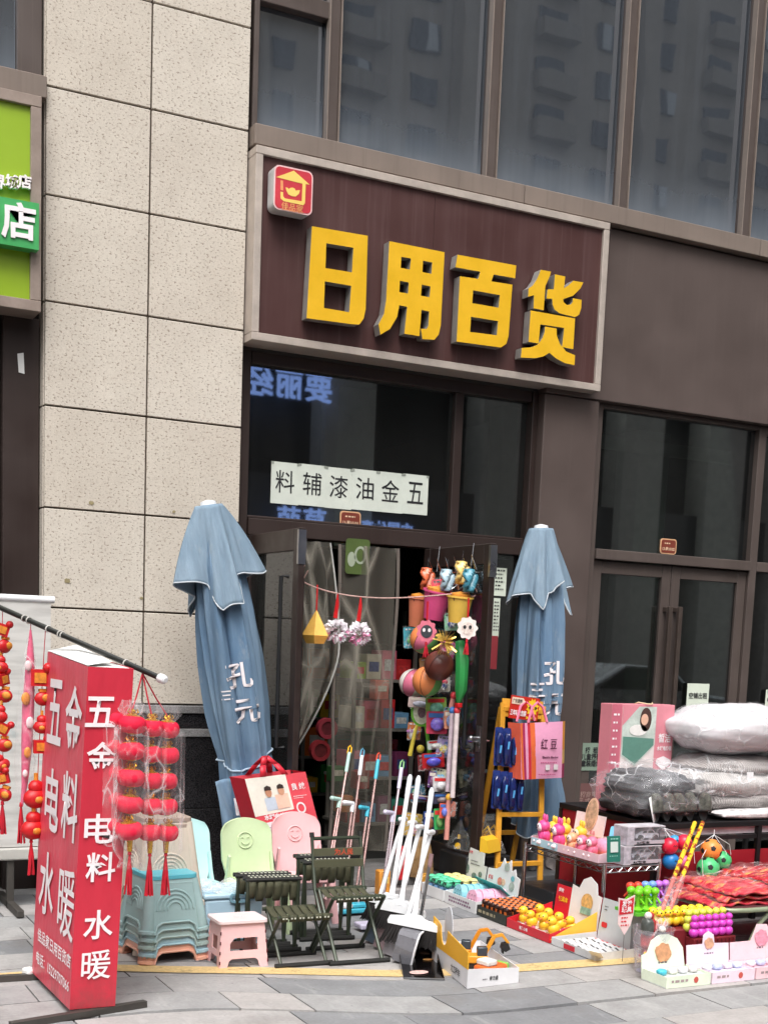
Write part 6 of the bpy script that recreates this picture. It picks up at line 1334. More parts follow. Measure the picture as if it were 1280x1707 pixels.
# 5 flat packs
t5 = tray('card_tray', 'flat white display box of striped paper packs with tall grey header', -2.60, -2.20, Xa, Xb + .02, (M('tray grey red', (206, 206, 206), .5), white, M('header grey', (196, 202, 206), .45, var=.06)), .04, .245, .05)
B().prism([[(0, 0), (.10, 0), (.10, .028), (0, .028)]], (Xa - .007, -2.32, .008), (0, -1, 0), UZ, .001).obj('red_label', rh, t5, smooth=False)
B().bb(Xb - .0, Xb + .012, -2.61, -2.19, .004, .018).obj('red_base_strip', rh, t5, smooth=False)
B().prism([rrect(.05, .03, .01)], on_head(Xb + .02, -2.20, .05, .10), HU, HV, .001).obj('red_label', rh, t5, smooth=False); lines(t5, INK, on_head(Xb + .02, -2.20, .03, .2), HU, HV, .04, 2, .018, .005)
b = B(); b.box((0, 0, .004), (.075, .055, .006)); b.box((-.01, 0, .0075), (.012, .052, .001), mi=1); pkm = b.mesh('pack', [M('pack white', (234, 232, 232), .4), M('pack stripe', (60, 62, 68), .5)], False)
for i in range(3):
    for j in range(7):
        o = link('paper_pack', pkm); o.location = (Xa + .05 + i * .085, -2.565 + j * .053, .016 + .004 * (j % 2)); o.rotation_euler = (.22, 0, rng.uniform(-.12, .12)); tag(o, 'striped white paper pack in the flat box, ' + spot(i, 3, 6 - j), 'pack', 'paper packs in the flat box')
o = link('loose_pack', pkm); o.location = FZ(993, 1592, .045); o.rotation_euler = (.1, .5, .7); o.scale = (1.3, 1.2, 1); tag(o, 'white paper pack sliding off the corner of the flat display box', 'pack')
# things on the step behind the trays
o = thing('toy_loader', 'yellow toy wheel loader in clear wrap on a black box beside the step', 'toy', (2.74, -.62, .24), .5); ylw = M('loader yellow', (226, 178, 44), .35, var=.05)
for sx in (-1, 1):
    for sy in (-1, 1):
        w_ = B().lathe([(.03, -.02), (.045, -.018), (.045, .018), (.03, .02)], 16, (sx * .07, sy * .085, .045), R=Matrix.Rotation(math.pi / 2, 3, 'Y')).obj('wheel', M('toy black', (34, 32, 32), .5), o); B().lathe([(.002, -.024), (.022, -.023), (.022, .023), (.002, .024)], 12, (sx * .07, sy * .085, .045), R=Matrix.Rotation(math.pi / 2, 3, 'Y')).obj('hub', ylw, w_)
B().box((0, .02, .085), (.10, .20, .06)).obj('chassis', ylw, o, bevel=.01); B().box((0, .05, .15), (.085, .09, .08)).obj('cab', ylw, o, bevel=.01)
for sx in (-1, 1): B().tube([(sx * .04, -.02, .10), (sx * .04, -.11, .19), (sx * .04, -.16, .10)], .009, 6).obj('lift_arm', ylw, o)
B().prism([[(0, 0), (.07, .0), (.05, .08), (0, .10)]], (-.08, -.17, .05), V((0, -1, 0)), UZ, -.16).obj('shovel', ylw, o, smooth=False)
B().grid(lambda u, v: ((.12 + .012 * math.sin(u * 40)) * math.cos(u * 6.28) * (1 - .5 * v), (.22 + .01 * math.sin(u * 50)) * math.sin(u * 6.28) * (1 - .5 * v), .02 + .24 * v), 36, 10, wrap=True).obj('clear_wrap', film('toy wrap', .05, (1, 1, 1), .08, 14, (236, 236, 236), .6), o)
for lab, c, s_, rgb, h_ in (('black plastic box under the toy loader', (2.76, -.58, 0), (.34, .36, .235), (30, 30, 32), 0), ('dark storage box on the pavement under the wire rack', (3.02, -1.25, 0), (.42, .40, .12), (46, 48, 52), 0), ('red bottle shaped pack beside the step', (2.25, -.50, .058), (.07, .07, .22), (206, 40, 48), 0), ('small amber and blue box beside the white face toy box', (2.36, -.62, 0), (.08, .09, .11), (196, 140, 50), 0), ('orange and red toy box behind the brooms', (2.03, -.66, 0), (.08, .07, .16), (226, 150, 60), 0)):
    o = thing('side_box', lab, 'box', c); B().box((0, 0, s_[2] / 2), s_).obj('carton', M('sb %d' % rgb[1], rgb, .45, var=.2, vs=14), o, bevel=.008); B().box((0, -s_[1] / 2, s_[2] * .6), (s_[0] * .6, .004, s_[2] * .25)).obj('label_patch', M('sbl %d' % rgb[2], tuple(min(255, x + 60) for x in rgb), .5, var=.3, vs=40), o, smooth=False)
o = thing('brown_bag', 'crumpled clear bag of brown goods behind the face toy box', 'bag', (2.44, -.44, .058), 0)
B().grid(lambda u, v: (.085 * math.cos(u * 6.28) * (1 - .6 * v * v) + .01 * math.sin(u * 25), .07 * math.sin(u * 6.28) * (1 - .6 * v * v), .27 * v), 30, 12, wrap=True).obj('bag', M('brown wrap', (150, 120, 84), .3, var=.3, vs=18), o)
o = thing('maroon_bag', 'dark maroon bag standing by the door edge behind the trays', 'bag', (2.80, -.28, .058), 0); B().grid(lambda u, v: (.09 * math.cos(u * 6.28) * (1 - .5 * v ** 3), .07 * math.sin(u * 6.28) * (1 - .4 * v ** 2), .24 * v + .02 * math.sin(u * 6.28) * v), 24, 10, wrap=True).obj('bag', M('maroon bag', (70, 36, 36), .5, var=.2, vs=12), o)
o = thing('rag_bundle', 'crumpled grey and white rag bundle on the step under the wire rack', 'bundle', FZ(920, 1452, .056), 0)
r2 = random.Random(9); b = B(); b.grid(lambda u, v: ((.10 + .03 * math.sin(u * 19 + v * 6)) * math.cos(u * 6.28) * (1 - .8 * v), (.08 + .02 * math.sin(u * 31)) * math.sin(u * 6.28) * (1 - .8 * v), .16 * v + .02 * math.sin(u * 12 + v * 9)), 40, 14, wrap=True); b.obj('cloth', M('rag grey', (128, 120, 118), .8, var=.45, vs=14), o)

# ================================================================== WIRE RACK WITH PINK TOYS AND CAR BOXES
rk = thing('wire_rack', 'low chrome wire rack holding pink toys and toy car boxes', 'rack', (2.9, -1.7, 0), world=True)
rx0, rx1, ry0, ry1, rz_ = 2.70, 3.09, -2.10, -1.28, .395
for x in (rx0, rx1):
    for y_ in (ry0, ry1): B().cyl((x, y_, 0), (x, y_, rz_ + .02), .0125, n=10).obj('post', CHROME, rk)
for x in (rx0, rx1): b = B(); b.tube([(x, ry0, rz_), (x, ry1, rz_)], .005, 6); b.tube([(x, ry0, rz_ - .03), (x, ry1, rz_ - .03)], .004, 6); b.tube([(x, ry0 + (ry1 - ry0) * k / 16, rz_ - .03 * (k % 2)) for k in range(17)], .0028, 5); b.obj('side_rail', CHROME, rk)
for y_ in (ry0, ry1): b = B(); b.tube([(rx0, y_, rz_), (rx1, y_, rz_)], .005, 6); b.tube([(rx0, y_, rz_ - .03), (rx1, y_, rz_ - .03)], .004, 6); b.tube([(rx0 + (rx1 - rx0) * k / 12, y_, rz_ - .03 * (k % 2)) for k in range(13)], .0028, 5); b.obj('end_rail', CHROME, rk)
b = B()
for k in range(18): y_ = ry0 + (ry1 - ry0) * (k + .5) / 18; b.tube([(rx0, y_, rz_ + .003), (rx1, y_, rz_ + .003)], .0022, 5)
b.obj('shelf_wires', CHROME, rk); rk.children[-1]['kind'] = 'stuff'
zt = rz_ + .012
PKC = M('pale pink card', (240, 204, 214), .5, var=.06, vs=9); BLC = M('pale blue card', (180, 214, 226), .5, var=.08)
pt = tray('pink_toy_tray', 'pale pink display box of seated pink animal toys on the wire rack', -2.02, -1.32, 2.715, 2.96, (PKC, M('orange inner', (236, 170, 90), .5), M('pink white header', (244, 224, 226), .5)), .05, .10, .09, z=zt)
B().prism([[(0, 0), (.28, 0), (.28, .046), (0, .046)]], (2.709, -1.33, zt + .002), (0, -1, 0), UZ, .001).obj('blue_label', BLC, pt, smooth=False)
hb = V((2.955, -1.42, zt + .09)); hv = V((.15, 0, 1)).normalized()
B().prism([[(0, 0), (.30, 0), (.30, .13), (0, .13)]], hb, HU, hv, .004).obj('top_header', M('pink white header', (244, 224, 226), .5), pt, smooth=False)
B().prism([oval(.062, .10, 24)], hb + HU * .16 + hv * .13 + V((-.006, 0, 0)), HU, hv, .003).obj('oval_rim', M('oval rim', (232, 190, 160), .5), pt, smooth=False); B().prism([oval(.052, .088, 24)], hb + HU * .16 + hv * .13 + V((-.0095, 0, 0)), HU, hv, .001).obj('oval_print', M('oval print', (206, 170, 140), .5, var=.35, vs=36), pt, smooth=False)
text('新品', pt, M('print pink', (220, 100, 130), .5), hb + HU * .20 + hv * .02 + V((-.006, 0, 0)), HU, hv, .026, .0006)
def sit_toy(rgb, face, ears=True):
    b = B(); b.ball((0, 0, .045), (.034, .036, .042), 12, 8, 0); b.ball((-.006, 0, .102), (.034, .038, .034), 14, 10, 0); b.ball((-.026, 0, .098), (.018, .028, .025), 12, 8, 1)
    for s in (-1, 1):
        if ears: b.ball((0, s * .018, .145), (.010, .012, .022), 8, 6, 0)
        b.ball((-.043, s * .012, .104), (.003, .005, .006), 6, 5, 2); b.ball((-.030, s * .026, .018), (.024, .013, .014), 8, 6, 1); b.ball((-.014, s * .038, .055), (.012, .010, .022), 8, 6, 0)
    b.ball((-.046, 0, .094), (.004, .006, .004), 6, 5, 2)
    return b.mesh('sitting_toy', [M('sit %d %d' % rgb[:2], rgb, .45, var=.05), M('sit face %d' % face[2], face, .45, var=.04), INK])
st_ = {'bright pink': sit_toy((232, 84, 150), (248, 226, 232)), 'yellow': sit_toy((240, 200, 70), (250, 232, 190)), 'peach': sit_toy((240, 170, 130), (250, 220, 206), False), 'rose': sit_toy((236, 120, 150), (250, 220, 226), False)}
for k, (cn, X_, Y_, s_, lab) in enumerate((('bright pink', 2.755, -1.40, 1.15, 'nearest the shop door'), ('bright pink', 2.755, -1.56, 1.15, 'second from the shop door'), ('yellow', 2.84, -1.38, 1.05, 'at the back nearest the door'), ('yellow', 2.84, -1.50, 1.1, 'at the back behind the pink toys'), ('yellow', 2.86, -1.64, 1.1, 'at the back beside the pink bag'), ('peach', 2.755, -1.70, .9, 'in the front middle'), ('rose', 2.755, -1.80, .9, 'in the front row beside the peach one'), ('rose', 2.755, -1.90, .95, 'in the front row beside the green card'))):
    o = link('animal_toy', st_[cn]); o.location = (X_, Y_, zt + .008); o.scale = (s_,) * 3; o.rotation_euler = (0, 0, rng.uniform(-.3, .3)); tag(o, f'{cn} seated animal toy on the wire rack, {lab}', 'toy', 'seated toys on the wire rack')
o = thing('pink_pouch', 'clear pink pouch of toys at the back of the pink toy box', 'bag', (2.87, -1.86, zt + .01), 0); B().ball((0, 0, .05), (.06, .11, .055), 16, 10).obj('pouch', M('pink pouch', (236, 160, 190), .3, var=.25, vs=24), o)
o = thing('candy_card', 'small blue and pink card lying on the pink toy box', 'card', (2.93, -1.93, zt + .12), world=True); B().prism([rrect(.14, .08, .01)], (2.93, -1.93, zt + .15), V((.5, -.85, 0)).normalized(), V((.3, .2, .9)).normalized(), .004).obj('card', M('candy card', (120, 190, 226), .4), o, smooth=False); B().prism([oval(.045, .028, 16)], V((2.93, -1.93, zt + .15)) + V((-.004, -.004, .002)), V((.5, -.85, 0)).normalized(), V((.3, .2, .9)).normalized(), .001).obj('card_print', M('candy print', (230, 150, 160), .5, var=.4, vs=60), o, smooth=False)
# green payment card (its code is left out)
c = FY(1023, 1416, -2.13); o = thing('payment_card', 'green payment card with white square leaning at the rack corner', 'card', c - V((0, 0, .07)), world=True)
B().prism([rrect(.092, .148, .006, 2)], c, UX, V((0, .12, 1)).normalized(), .004).obj('card', M('payment green', (34, 110, 96), .4), o, smooth=False); B().prism([[(-.026, -.03), (.026, -.03), (.026, .03), (-.026, .03)]], c + V((0, -.004, .012)), UX, V((0, .12, 1)).normalized(), .001).obj('white_square', M('card grey', (196, 206, 202), .5), o, smooth=False)
lines(o, M('card print', (150, 200, 186), .5), c + V((-.03, -.005, .056)), UX, UZ, .06, 1, .02, .007); lines(o, M('card print', (150, 200, 186), .5), c + V((-.03, -.005, -.045)), UX, UZ, .06, 1, .02, .008)
# two toy car boxes
def car_box(label, x, y_, z, car_rgb):
    o = thing('toy_car_box', label, 'box', (x, y_, z), 0, group='toy car boxes on the wire rack'); w_, d_, h_ = .27, .13, .108
    B().bb(-w_ / 2, w_ / 2, d_ / 2 - .004, d_ / 2, 0, h_).obj('back_card', M('car box card', (206, 202, 208), .5, var=.15, vs=12), o, smooth=False); B().bb(-w_ / 2, w_ / 2, -d_ / 2, d_ / 2 - .004, 0, .005).obj('tray', M('car box card', (206, 202, 208), .5), o, smooth=False)
    B().bb(-w_ / 2, -w_ / 2 + .05, -d_ / 2, d_ / 2 - .004, .006, h_ - .005).obj('side_card', M('car side print', (190, 186, 196), .5, var=.3, vs=30), o, smooth=False); B().bb(-w_ / 2, w_ / 2, -d_ / 2, d_ / 2 - .004, h_ - .005, h_).obj('top_card', M('car box card', (206, 202, 208), .5), o, smooth=False)
    B().bb(-w_ / 2 + .05, w_ / 2, -d_ / 2, -d_ / 2 + .003, 0, .026).obj('front_strip', M('car strip', (176, 170, 178), .5), o, smooth=False); text('RC警车', o, INK, (-.02, -d_ / 2 - .002, .014), UX, UZ, .018, .0006, wide=.09)
    L = [(-.085, 0), (.085, 0), (.085, .022), (.06, .028), (.04, .048), (-.035, .048), (-.06, .028), (-.085, .022)]
    car = B().prism([L], (.03, -.035, .036), UX, UZ, .06).obj('toy_car', M('toy car %d' % car_rgb[0], car_rgb, .3), o, bevel=.004); 
    b = B(); b.prism([[(-.034, .029), (-.002, .029), (-.002, .043), (-.026, .043)]], (.03, -.037, .036), UX, UZ, .001); b.prism([[(.004, .029), (.05, .029), (.034, .043), (.004, .043)]], (.03, -.037, .036), UX, UZ, .001); b.obj('car_window', INK, car, smooth=False)
    for sx in (-1, 1): B().lathe([(.004, -.01), (.016, -.01), (.016, .01), (.004, .01)], 14, (.03 + sx * .052, -.04, .04), R=Matrix.Rotation(math.pi / 2, 3, 'X')).obj('car_wheel', M('toy black', (34, 32, 32), .5), car)
    B().bb(-w_ / 2 + .052, w_ / 2 - .002, -d_ / 2 + .001, -d_ / 2 + .002, .027, h_ - .006).obj('window_film', film('box film', .05, (.95, .95, .97), .05, 8, (230, 230, 234), .3), o, smooth=False)
    return o
car_box('toy police car box at the bottom of the pair on the wire rack', 2.965, -2.035, zt - .004, (196, 196, 202)); car_box('toy police car box on top of the pair on the wire rack', 2.985, -2.03, zt + .108, (236, 236, 240))

# ================================================================== BLACK AND RED TABLE WITH BEDDING
tb = thing('stall_table', 'black framed table with dark red front panels under the bedding', 'table', (3.8, -1.5, 0), world=True)
tx0, tx1, ty0, ty1, tz = 3.13, 4.75, -2.0, -1.0, .62
BKF = M('black frame', (22, 20, 22), .4); TRED = M('dark red panel', (150, 22, 36), .5, var=.1, vs=3)
B().bb(tx0, tx1, ty0, ty1, tz - .035, tz).obj('top', BKF, tb, bevel=.004, smooth=False)
for x in (tx0, 3.92, tx1 - .03):
    for y_ in (ty0, ty1 - .03): B().bb(x, x + .03, y_, y_ + .03, 0, tz - .036).obj('leg', BKF, tb, smooth=False)
for x0_, x1_ in ((tx0 + .033, 3.917), (3.953, tx1 - .033)): B().bb(x0_, x1_, ty0 + .012, ty0 + .02, .06, .44).obj('front_panel', TRED, tb, smooth=False); B().bb(x0_, x1_, ty0 + .005, ty0 + .02, .51, .535).obj('rail', BKF, tb, smooth=False); B().bb(x0_, x1_, ty0 + .03, ty0 + .035, .54, .583).obj('white_goods_edge', M('pale goods', (206, 190, 196), .5, var=.2), tb, smooth=False)
B().bb(tx0 + .008, tx0 + .016, ty0 + .033, ty1 - .033, .06, .585).obj('end_panel', TRED, tb, smooth=False)
def cushion(o, nm, c, r, mt, n=48, m=28, e=.55, wr=.03, seed=1, ez=.8):
    r2 = random.Random(seed); ph = [r2.uniform(0, 6.28) for _ in range(8)]
    sp = lambda a, k: math.copysign(abs(a) ** k, a)
    def fn(u, v):
        a, t = u * 2 * math.pi, -math.pi / 2 + v * math.pi; x, y_, z = sp(math.cos(t), e) * sp(math.cos(a), e), sp(math.cos(t), e) * sp(math.sin(a), e), sp(math.sin(t), ez)
        w_ = 1 + wr * (math.sin(7 * x + 4 * z + ph[0]) + .7 * math.sin(11 * y_ + 6 * z + ph[1]) + .6 * math.sin(17 * x - 9 * y_ + ph[2]) + .5 * math.sin(15 * z + 6 * x + ph[3]))
        return V(c) + V((r[0] * x * w_, r[1] * y_ * w_, r[2] * z * w_))
    return B().grid(fn, n, m, wrap=True).obj(nm, mt, o, ang=80)
qo = thing('quilt_bag', 'big white quilt packed in clear plastic on top of the bedding pile', 'bedding', (3.88, -1.55, 1.0), world=True)
QW = M('quilt white', (202, 199, 202), .85, var=.09, vs=5, bump=.8, bsc=12)
cushion(qo, 'quilt', (4.06, -1.55, 1.15), (.47, .38, .165), QW, seed=3, wr=.022, e=.95, ez=1); cushion(qo, 'plastic_cover', (4.06, -1.55, 1.15), (.48, .39, .173), film('quilt film', .03, (1, 1, 1), .06, 9, (250, 250, 252), .7), seed=3, wr=.03, e=.95, ez=1)
qo = thing('blanket_bag', 'grey knitted blankets packed in clear plastic under the white quilt', 'bedding', (3.88, -1.55, .63), world=True)
def mat_knit(nm, rgb, rgb2):
    t = NT(nm); wv = t.n('TexWave'); wv.inputs['Scale'].default_value = 46; wv.inputs['Distortion'].default_value = 2.5; t.l(t.coord((.5, .5, 1)), wv.inputs[0]); w2 = t.n('TexWave'); w2.inputs['Scale'].default_value = 38; w2.inputs['Distortion'].default_value = 2; t.l(t.coord((1, .2, .2)), w2.inputs[0]); n = t.noise(t.coord(), 7, 4)
    c = t.mix(t.ramp(wv.outputs['Fac'], [(.3, (0,) * 3), (.7, (.7,) * 3)]), lin(rgb), lin(rgb2)); c = t.mix(t.ramp(w2.outputs['Fac'], [(.4, (0,) * 3), (.8, (.5,) * 3)]), c, lin(rgb2)); c = t.mix(1, c, t.ramp(n, [(.3, (.75,) * 3), (.7, (1.1,) * 3)]), 'MULTIPLY')
    return t.done(t.bsdf(c, .9, 0, .2, 0, wv.outputs['Fac'], .5, .006))
QG = mat_knit('blanket grey', (138, 132, 130), (186, 180, 178))
cushion(qo, 'blanket', (4.0, -1.57, .71), (.43, .33, .08), QG, seed=5, wr=.03, e=.8); cushion(qo, 'blanket', (4.0, -1.56, .815), (.43, .34, .10), mat_knit('blanket pale', (174, 169, 167), (204, 200, 198)), seed=6, wr=.03); cushion(qo, 'blanket', (4.02, -1.56, .92), (.38, .31, .08), QG, seed=7, wr=.03, e=.9, ez=1)
cushion(qo, 'plastic_cover', (4.0, -1.56, .82), (.46, .36, .185), film('bag film', .06, (1, 1, 1), .05, 11, (244, 244, 246), .6), seed=8, wr=.035, e=.85, ez=.9)
B().box((3.93, -1.88, .88), (.05, .006, .05)).obj('white_tag', WHITE, qo)
go = thing('clothes_bag', 'dark grey clothes packed in a clear plastic bag at the table corner', 'bedding', (3.27, -1.70, .63), world=True)
QD = M('dark grey cloth', (74, 74, 76), .85, var=.3, vs=9, bump=.4, bsc=60)
cushion(go, 'clothes', (3.33, -1.66, .71), (.23, .29, .085), QD, seed=11, wr=.05); cushion(go, 'clothes', (3.32, -1.66, .83), (.20, .25, .075), M('mid grey cloth', (92, 92, 96), .85, var=.4, vs=12), seed=12, wr=.06)
cushion(go, 'plastic_cover', (3.33, -1.67, .785), (.28, .345, .165), film('bag film dense', .06, (1, 1, 1), .05, 10, (244, 244, 248), .62), seed=13, wr=.05, e=.65)
# slippers
SHU = M('camouflage cloth', (92, 92, 84), .85, var=.75, vs=34); SHD = M('dark sole', (46, 44, 44), .7)
for k in range(5):
    x_ = 3.16 + k * .088; o = thing('slipper', f'camouflage cloth slipper, {("first", "second", "third", "fourth", "fifth")[k]} in the row on the table edge', 'slipper', (x_, -1.965 + .012 * (k % 2), .622), rot=(-.22, .10 * math.sin(k * 2), .15 - .07 * k), group='slippers along the table edge')
    def toe(u, v):
        a = -math.pi * u; t = v * math.pi * .5; hw = .041 * math.cos(t) ** .55 if v < 1 else 0; return (hw * math.cos(a), .055 * math.sin(a) * (math.cos(t) ** .5 if v < 1 else 0) * (.55 + .45 * math.sin(t + .5)), .055 + .115 * math.sin(t))
    B().grid(toe, 16, 12).obj('upper', SHU, o, solid=.006)
    B().prism([[(.042 * math.cos(t) * (1 if math.sin(t) > 0 else .86), .09 + .088 * math.sin(t)) for t in [2 * math.pi * q / 24 for q in range(24)]]], (0, .004, 0), UX, UZ, .014).obj('sole', SHD, o, smooth=False)
    B().tube([(.040 * math.cos(a), -.05 * abs(math.sin(a)) * .85, .055 + .008 * math.sin(a)) for a in [math.pi * q / 12 for q in range(13)]], .006, 6).obj('collar', SHD, o)
o = thing('slipper_wrap', 'white paper wrap standing beside the first slipper', 'wrapper', (3.11, -1.97, .622), world=True); B().quad((3.085, -1.97, .77), (3.115, -1.99, .623), (3.16, -1.96, .622), (3.125, -1.94, .775)).obj('sheet', PAPER, o, solid=.002)
o = thing('patterned_cloth', 'folded white cloth with grey floral pattern along the table edge', 'cloth', (4.1, -1.93, .622), world=True); cushion(o, 'cloth', (4.10, -1.90, .65), (.46, .09, .03), M('floral cloth', (214, 210, 210), .8, var=.35, vs=24), seed=21, wr=.02)
# pink electric blanket box standing on the table
pb = thing('blanket_box', 'tall pink electric blanket box with rope handle standing behind the clothes bag', 'box', (3.2, -1.42, .62), world=True)
P = [FY(x, yy, -1.45) for x, yy in ((1012, 1172), (1126, 1174), (1122, 1362), (1000, 1358))]
bx0, bx1, bz1 = 3.17, 3.66, 1.29
B().bb(bx0, bx1, -1.45, -1.33, .622, bz1).obj('carton', M('pink carton', (214, 134, 146), .5, var=.05), pb, bevel=.003, smooth=False)
def pq(a0, a1, c0, c1, mt, nm, off=.003): return B().prism([[(bx0 + a0 * (bx1 - bx0), .622 + c0 * (bz1 - .622)), (bx0 + a1 * (bx1 - bx0), .622 + c0 * (bz1 - .622)), (bx0 + a1 * (bx1 - bx0), .622 + c1 * (bz1 - .622)), (bx0 + a0 * (bx1 - bx0), .622 + c1 * (bz1 - .622))]], (0, -1.45 - off, 0), UX, UZ, .001).obj(nm, mt, pb, smooth=False)
pq(.0, .15, 0, 1, M('pink side', (196, 104, 122), .5), 'side_strip', .002); pq(.17, .70, .0, .98, M('pink pale', (226, 214, 212), .5), 'white_panel', .002)
B().prism([[(.17, .52), (.40, .42), (.70, .62), (.70, .98), (.42, .98), (.17, .80)]], (bx0, -1.4545, .622), UX * (bx1 - bx0), UZ * (bz1 - .622), .001).obj('photo_panel', M('photo bed', (196, 206, 198), .5, var=.2, vs=9), pb, smooth=False)
B().prism([[(.17, .80), (.42, .98), (.17, .98)]], (bx0, -1.4545, .622), UX * (bx1 - bx0), UZ * (bz1 - .622), .001).obj('pink_corner', M('pink carton', (214, 134, 146), .5), pb, smooth=False)
B().prism([[(.19, .53), (.40, .44), (.68, .62), (.68, .68), (.19, .70)]], (bx0, -1.456, .622), UX * (bx1 - bx0), UZ * (bz1 - .622), .001).obj('print_blanket', M('photo green', (96, 140, 126), .5, var=.15), pb, smooth=False)
for c_, rx, rz2, rgb, nm in (((.53, .86), .045, .075, (70, 44, 38), 'print_hair'), ((.51, .86), .028, .036, (222, 176, 152), 'print_face'), ((.42, .76), .07, .035, (236, 232, 228), 'print_pillow')): B().prism([oval(rx, rz2, 18)], (bx0 + c_[0] * (bx1 - bx0), -1.4575 - (.0015 if nm == 'print_face' else 0), .622 + c_[1] * (bz1 - .622)), UX, UZ, .001).obj(nm, M(nm + ' tone', rgb, .6), pb, smooth=False)
text('ELECTRIC BLANKET', pb, M('box pink print', (206, 120, 130), .5), (bx0 + .21, -1.4555, .622 + .36 * .668), UX, UZ, .03, .0008, wide=.19, tall=.032)
text('皙洁', pb, WHITEINK, (bx0 + .42, -1.4545, 1.08), UX, UZ, .06, .001, wide=.10); text('水暖电热毯', pb, WHITEINK, (bx0 + .422, -1.4545, 1.015), UX, UZ, .03, .0008, wide=.115)
B().prism([[(-.06, 0), (0, -.045), (.06, -.005), (.06, .02), (.0, .045), (-.05, .03)]], (bx0 + .42, -1.4545, .92), UX, UZ, .001).obj('print_device', WHITEINK, pb, smooth=False)
lines(pb, WHITEINK, (bx0 + .012, -1.4545, 1.22), UX, UZ, .045, 9, .05, .012)
B().tube([(3.38, -1.40, bz1), (3.39, -1.42, bz1 + .012), (3.43, -1.46, bz1 + .005), (3.47, -1.46, bz1 + .004), (3.50, -1.42, bz1 + .01), (3.51, -1.40, bz1)], .004, 6).obj('rope_handle', M('rope tan', (222, 200, 160), .7), pb)

# ================================================================== BALLS, BALLOONS, STICKS, RED PACKS
for k, (px, py, r, rgb, lab) in enumerate(((1116, 1411, .050, (214, 34, 62), 'red rubber ball at the top of the hanging bunch'), (1140, 1405, .048, (214, 40, 70), 'second red rubber ball beside the gold sticks'), (1118, 1436, .050, (30, 120, 190), 'blue rubber ball at the bottom of the hanging bunch'), (1139, 1437, .040, (224, 110, 160), 'pink rubber ball partly behind the gold sticks'), (1124, 1402, .034, (60, 150, 200), 'small pale blue rubber ball behind the red ones'))):
    c = FY(px, py, -2.09 + .03 * (k == 4)); o = thing('rubber_ball', lab, 'ball', c, group='rubber balls hung on the table edge'); B().ball((0, 0, 0), r, 20, 14).obj('skin', M('rubber %d' % rgb[1], rgb, .3, var=.04), o); b = B(); b.tube([(-.012, -r, .004), (-.006, -r * 1.01, .012), (0, -r, .004), (.008, -r * 1.01, .012), (.014, -r, .004)], .002, 4); b.obj('face_print', INK, o)
    B().tube([(0, 0, r), V((3.16, -2.03, .60)) - c], .0015, 4).obj('string', WHITE, o)
def football(px, py, r, rgb, lab, Y):
    c = FY(px, py, Y); o = thing('football', lab, 'ball', c, group='footballs in the net'); B().ball((0, 0, 0), r, 22, 16).obj('skin', M('foot %d' % rgb[0], rgb, .35, var=.04), o)
    ph = (1 + 5 ** .5) / 2; vs_ = [V(q).normalized() for q in ((0, 1, ph), (0, -1, ph), (0, 1, -ph), (0, -1, -ph), (1, ph, 0), (-1, ph, 0), (1, -ph, 0), (-1, -ph, 0), (ph, 0, 1), (-ph, 0, 1), (ph, 0, -1), (-ph, 0, -1))]
    for v_ in vs_:
        v_ = Matrix.Rotation(.5, 3, 'Y') @ v_
        if v_.y < .25:
            t = v_.orthogonal().normalized(); s_ = v_.cross(t); q_ = B(); rg = lambda f_: [(v_ + (t * math.cos(k * 1.2566) + s_ * math.sin(k * 1.2566)) * f_).normalized() * r * 1.014 for k in range(5)]; r1, r2_ = rg(.14), rg(.27)
            q_.poly(r1)
            for k in range(5): q_.quad(r1[k], r1[(k + 1) % 5], r2_[(k + 1) % 5], r2_[k])
            q_.obj('patch', INK, o, smooth=False)
    return o
football(1185, 1417, .064, (238, 142, 66), 'orange football with black patches in the hanging net', -2.13); football(1180, 1448, .068, (78, 190, 120), 'green football with black patches below the orange one', -2.15); football(1202, 1436, .062, (70, 180, 110), 'green football with black patches behind the orange one', -2.08)
nt_ = thing('ball_net', 'white string net holding the three footballs', 'net', FY(1188, 1466, -2.1), world=True); tp_ = FY(1190, 1392, -2.06)
B().tube([tp_ + V((0, 0, .03)), tp_], .003, 5).obj('cord', WHITE, nt_)
for a, c in (((1158, 1440), -2.16), ((1172, 1468), -2.2), ((1212, 1450), -2.12), ((1218, 1425), -2.08)): B().tube([tp_, FY(a[0] - 2, (a[1] + 1392) / 2, c), FY(a[0], a[1], c)], .0018, 4).obj('net_cord', WHITE, nt_)
for k, (dx, lab) in enumerate(((0, 'gold and red firework stick on the outer side'), (13, 'gold and red firework stick nearest the footballs'))):
    a, c = FY(1158 + dx, 1372, -2.30), FY(1076 + dx, 1590, -2.86); o = thing('firework_stick', lab, 'firework', c, world=True, group='firework sticks'); d = a - c
    t = NT('stick print %d' % k); n = t.noise(t.coord((1, 1, 1)), 34, 3); col = t.ramp(n, [(.46, lin((236, 192, 40))), (.52, lin((236, 192, 40))), (.56, lin((150, 60, 20)))]); gm = t.done(t.bsdf(col, .35))
    B().cyl(c + d * .55, a, .0125, n=12).obj('upper_tube', gm, o); B().cyl(c, c + d * .55, .0115, n=12).obj('lower_tube', M('stick pink', (214, 110, 104), .4, var=.35, vs=30), o); B().tube([c - d * .03, c], [.004, .0115], 8).obj('tip', YELLOW, o)
    B().tube([c + d * .08, c + d * .2, c + d * .45, c + d * .56], [.018, .03, .026, .016], 12, caps=False).obj('clear_bag', film('stick bag', .05, (1, 1, 1), .1, 14, (240, 226, 226), .5), o)
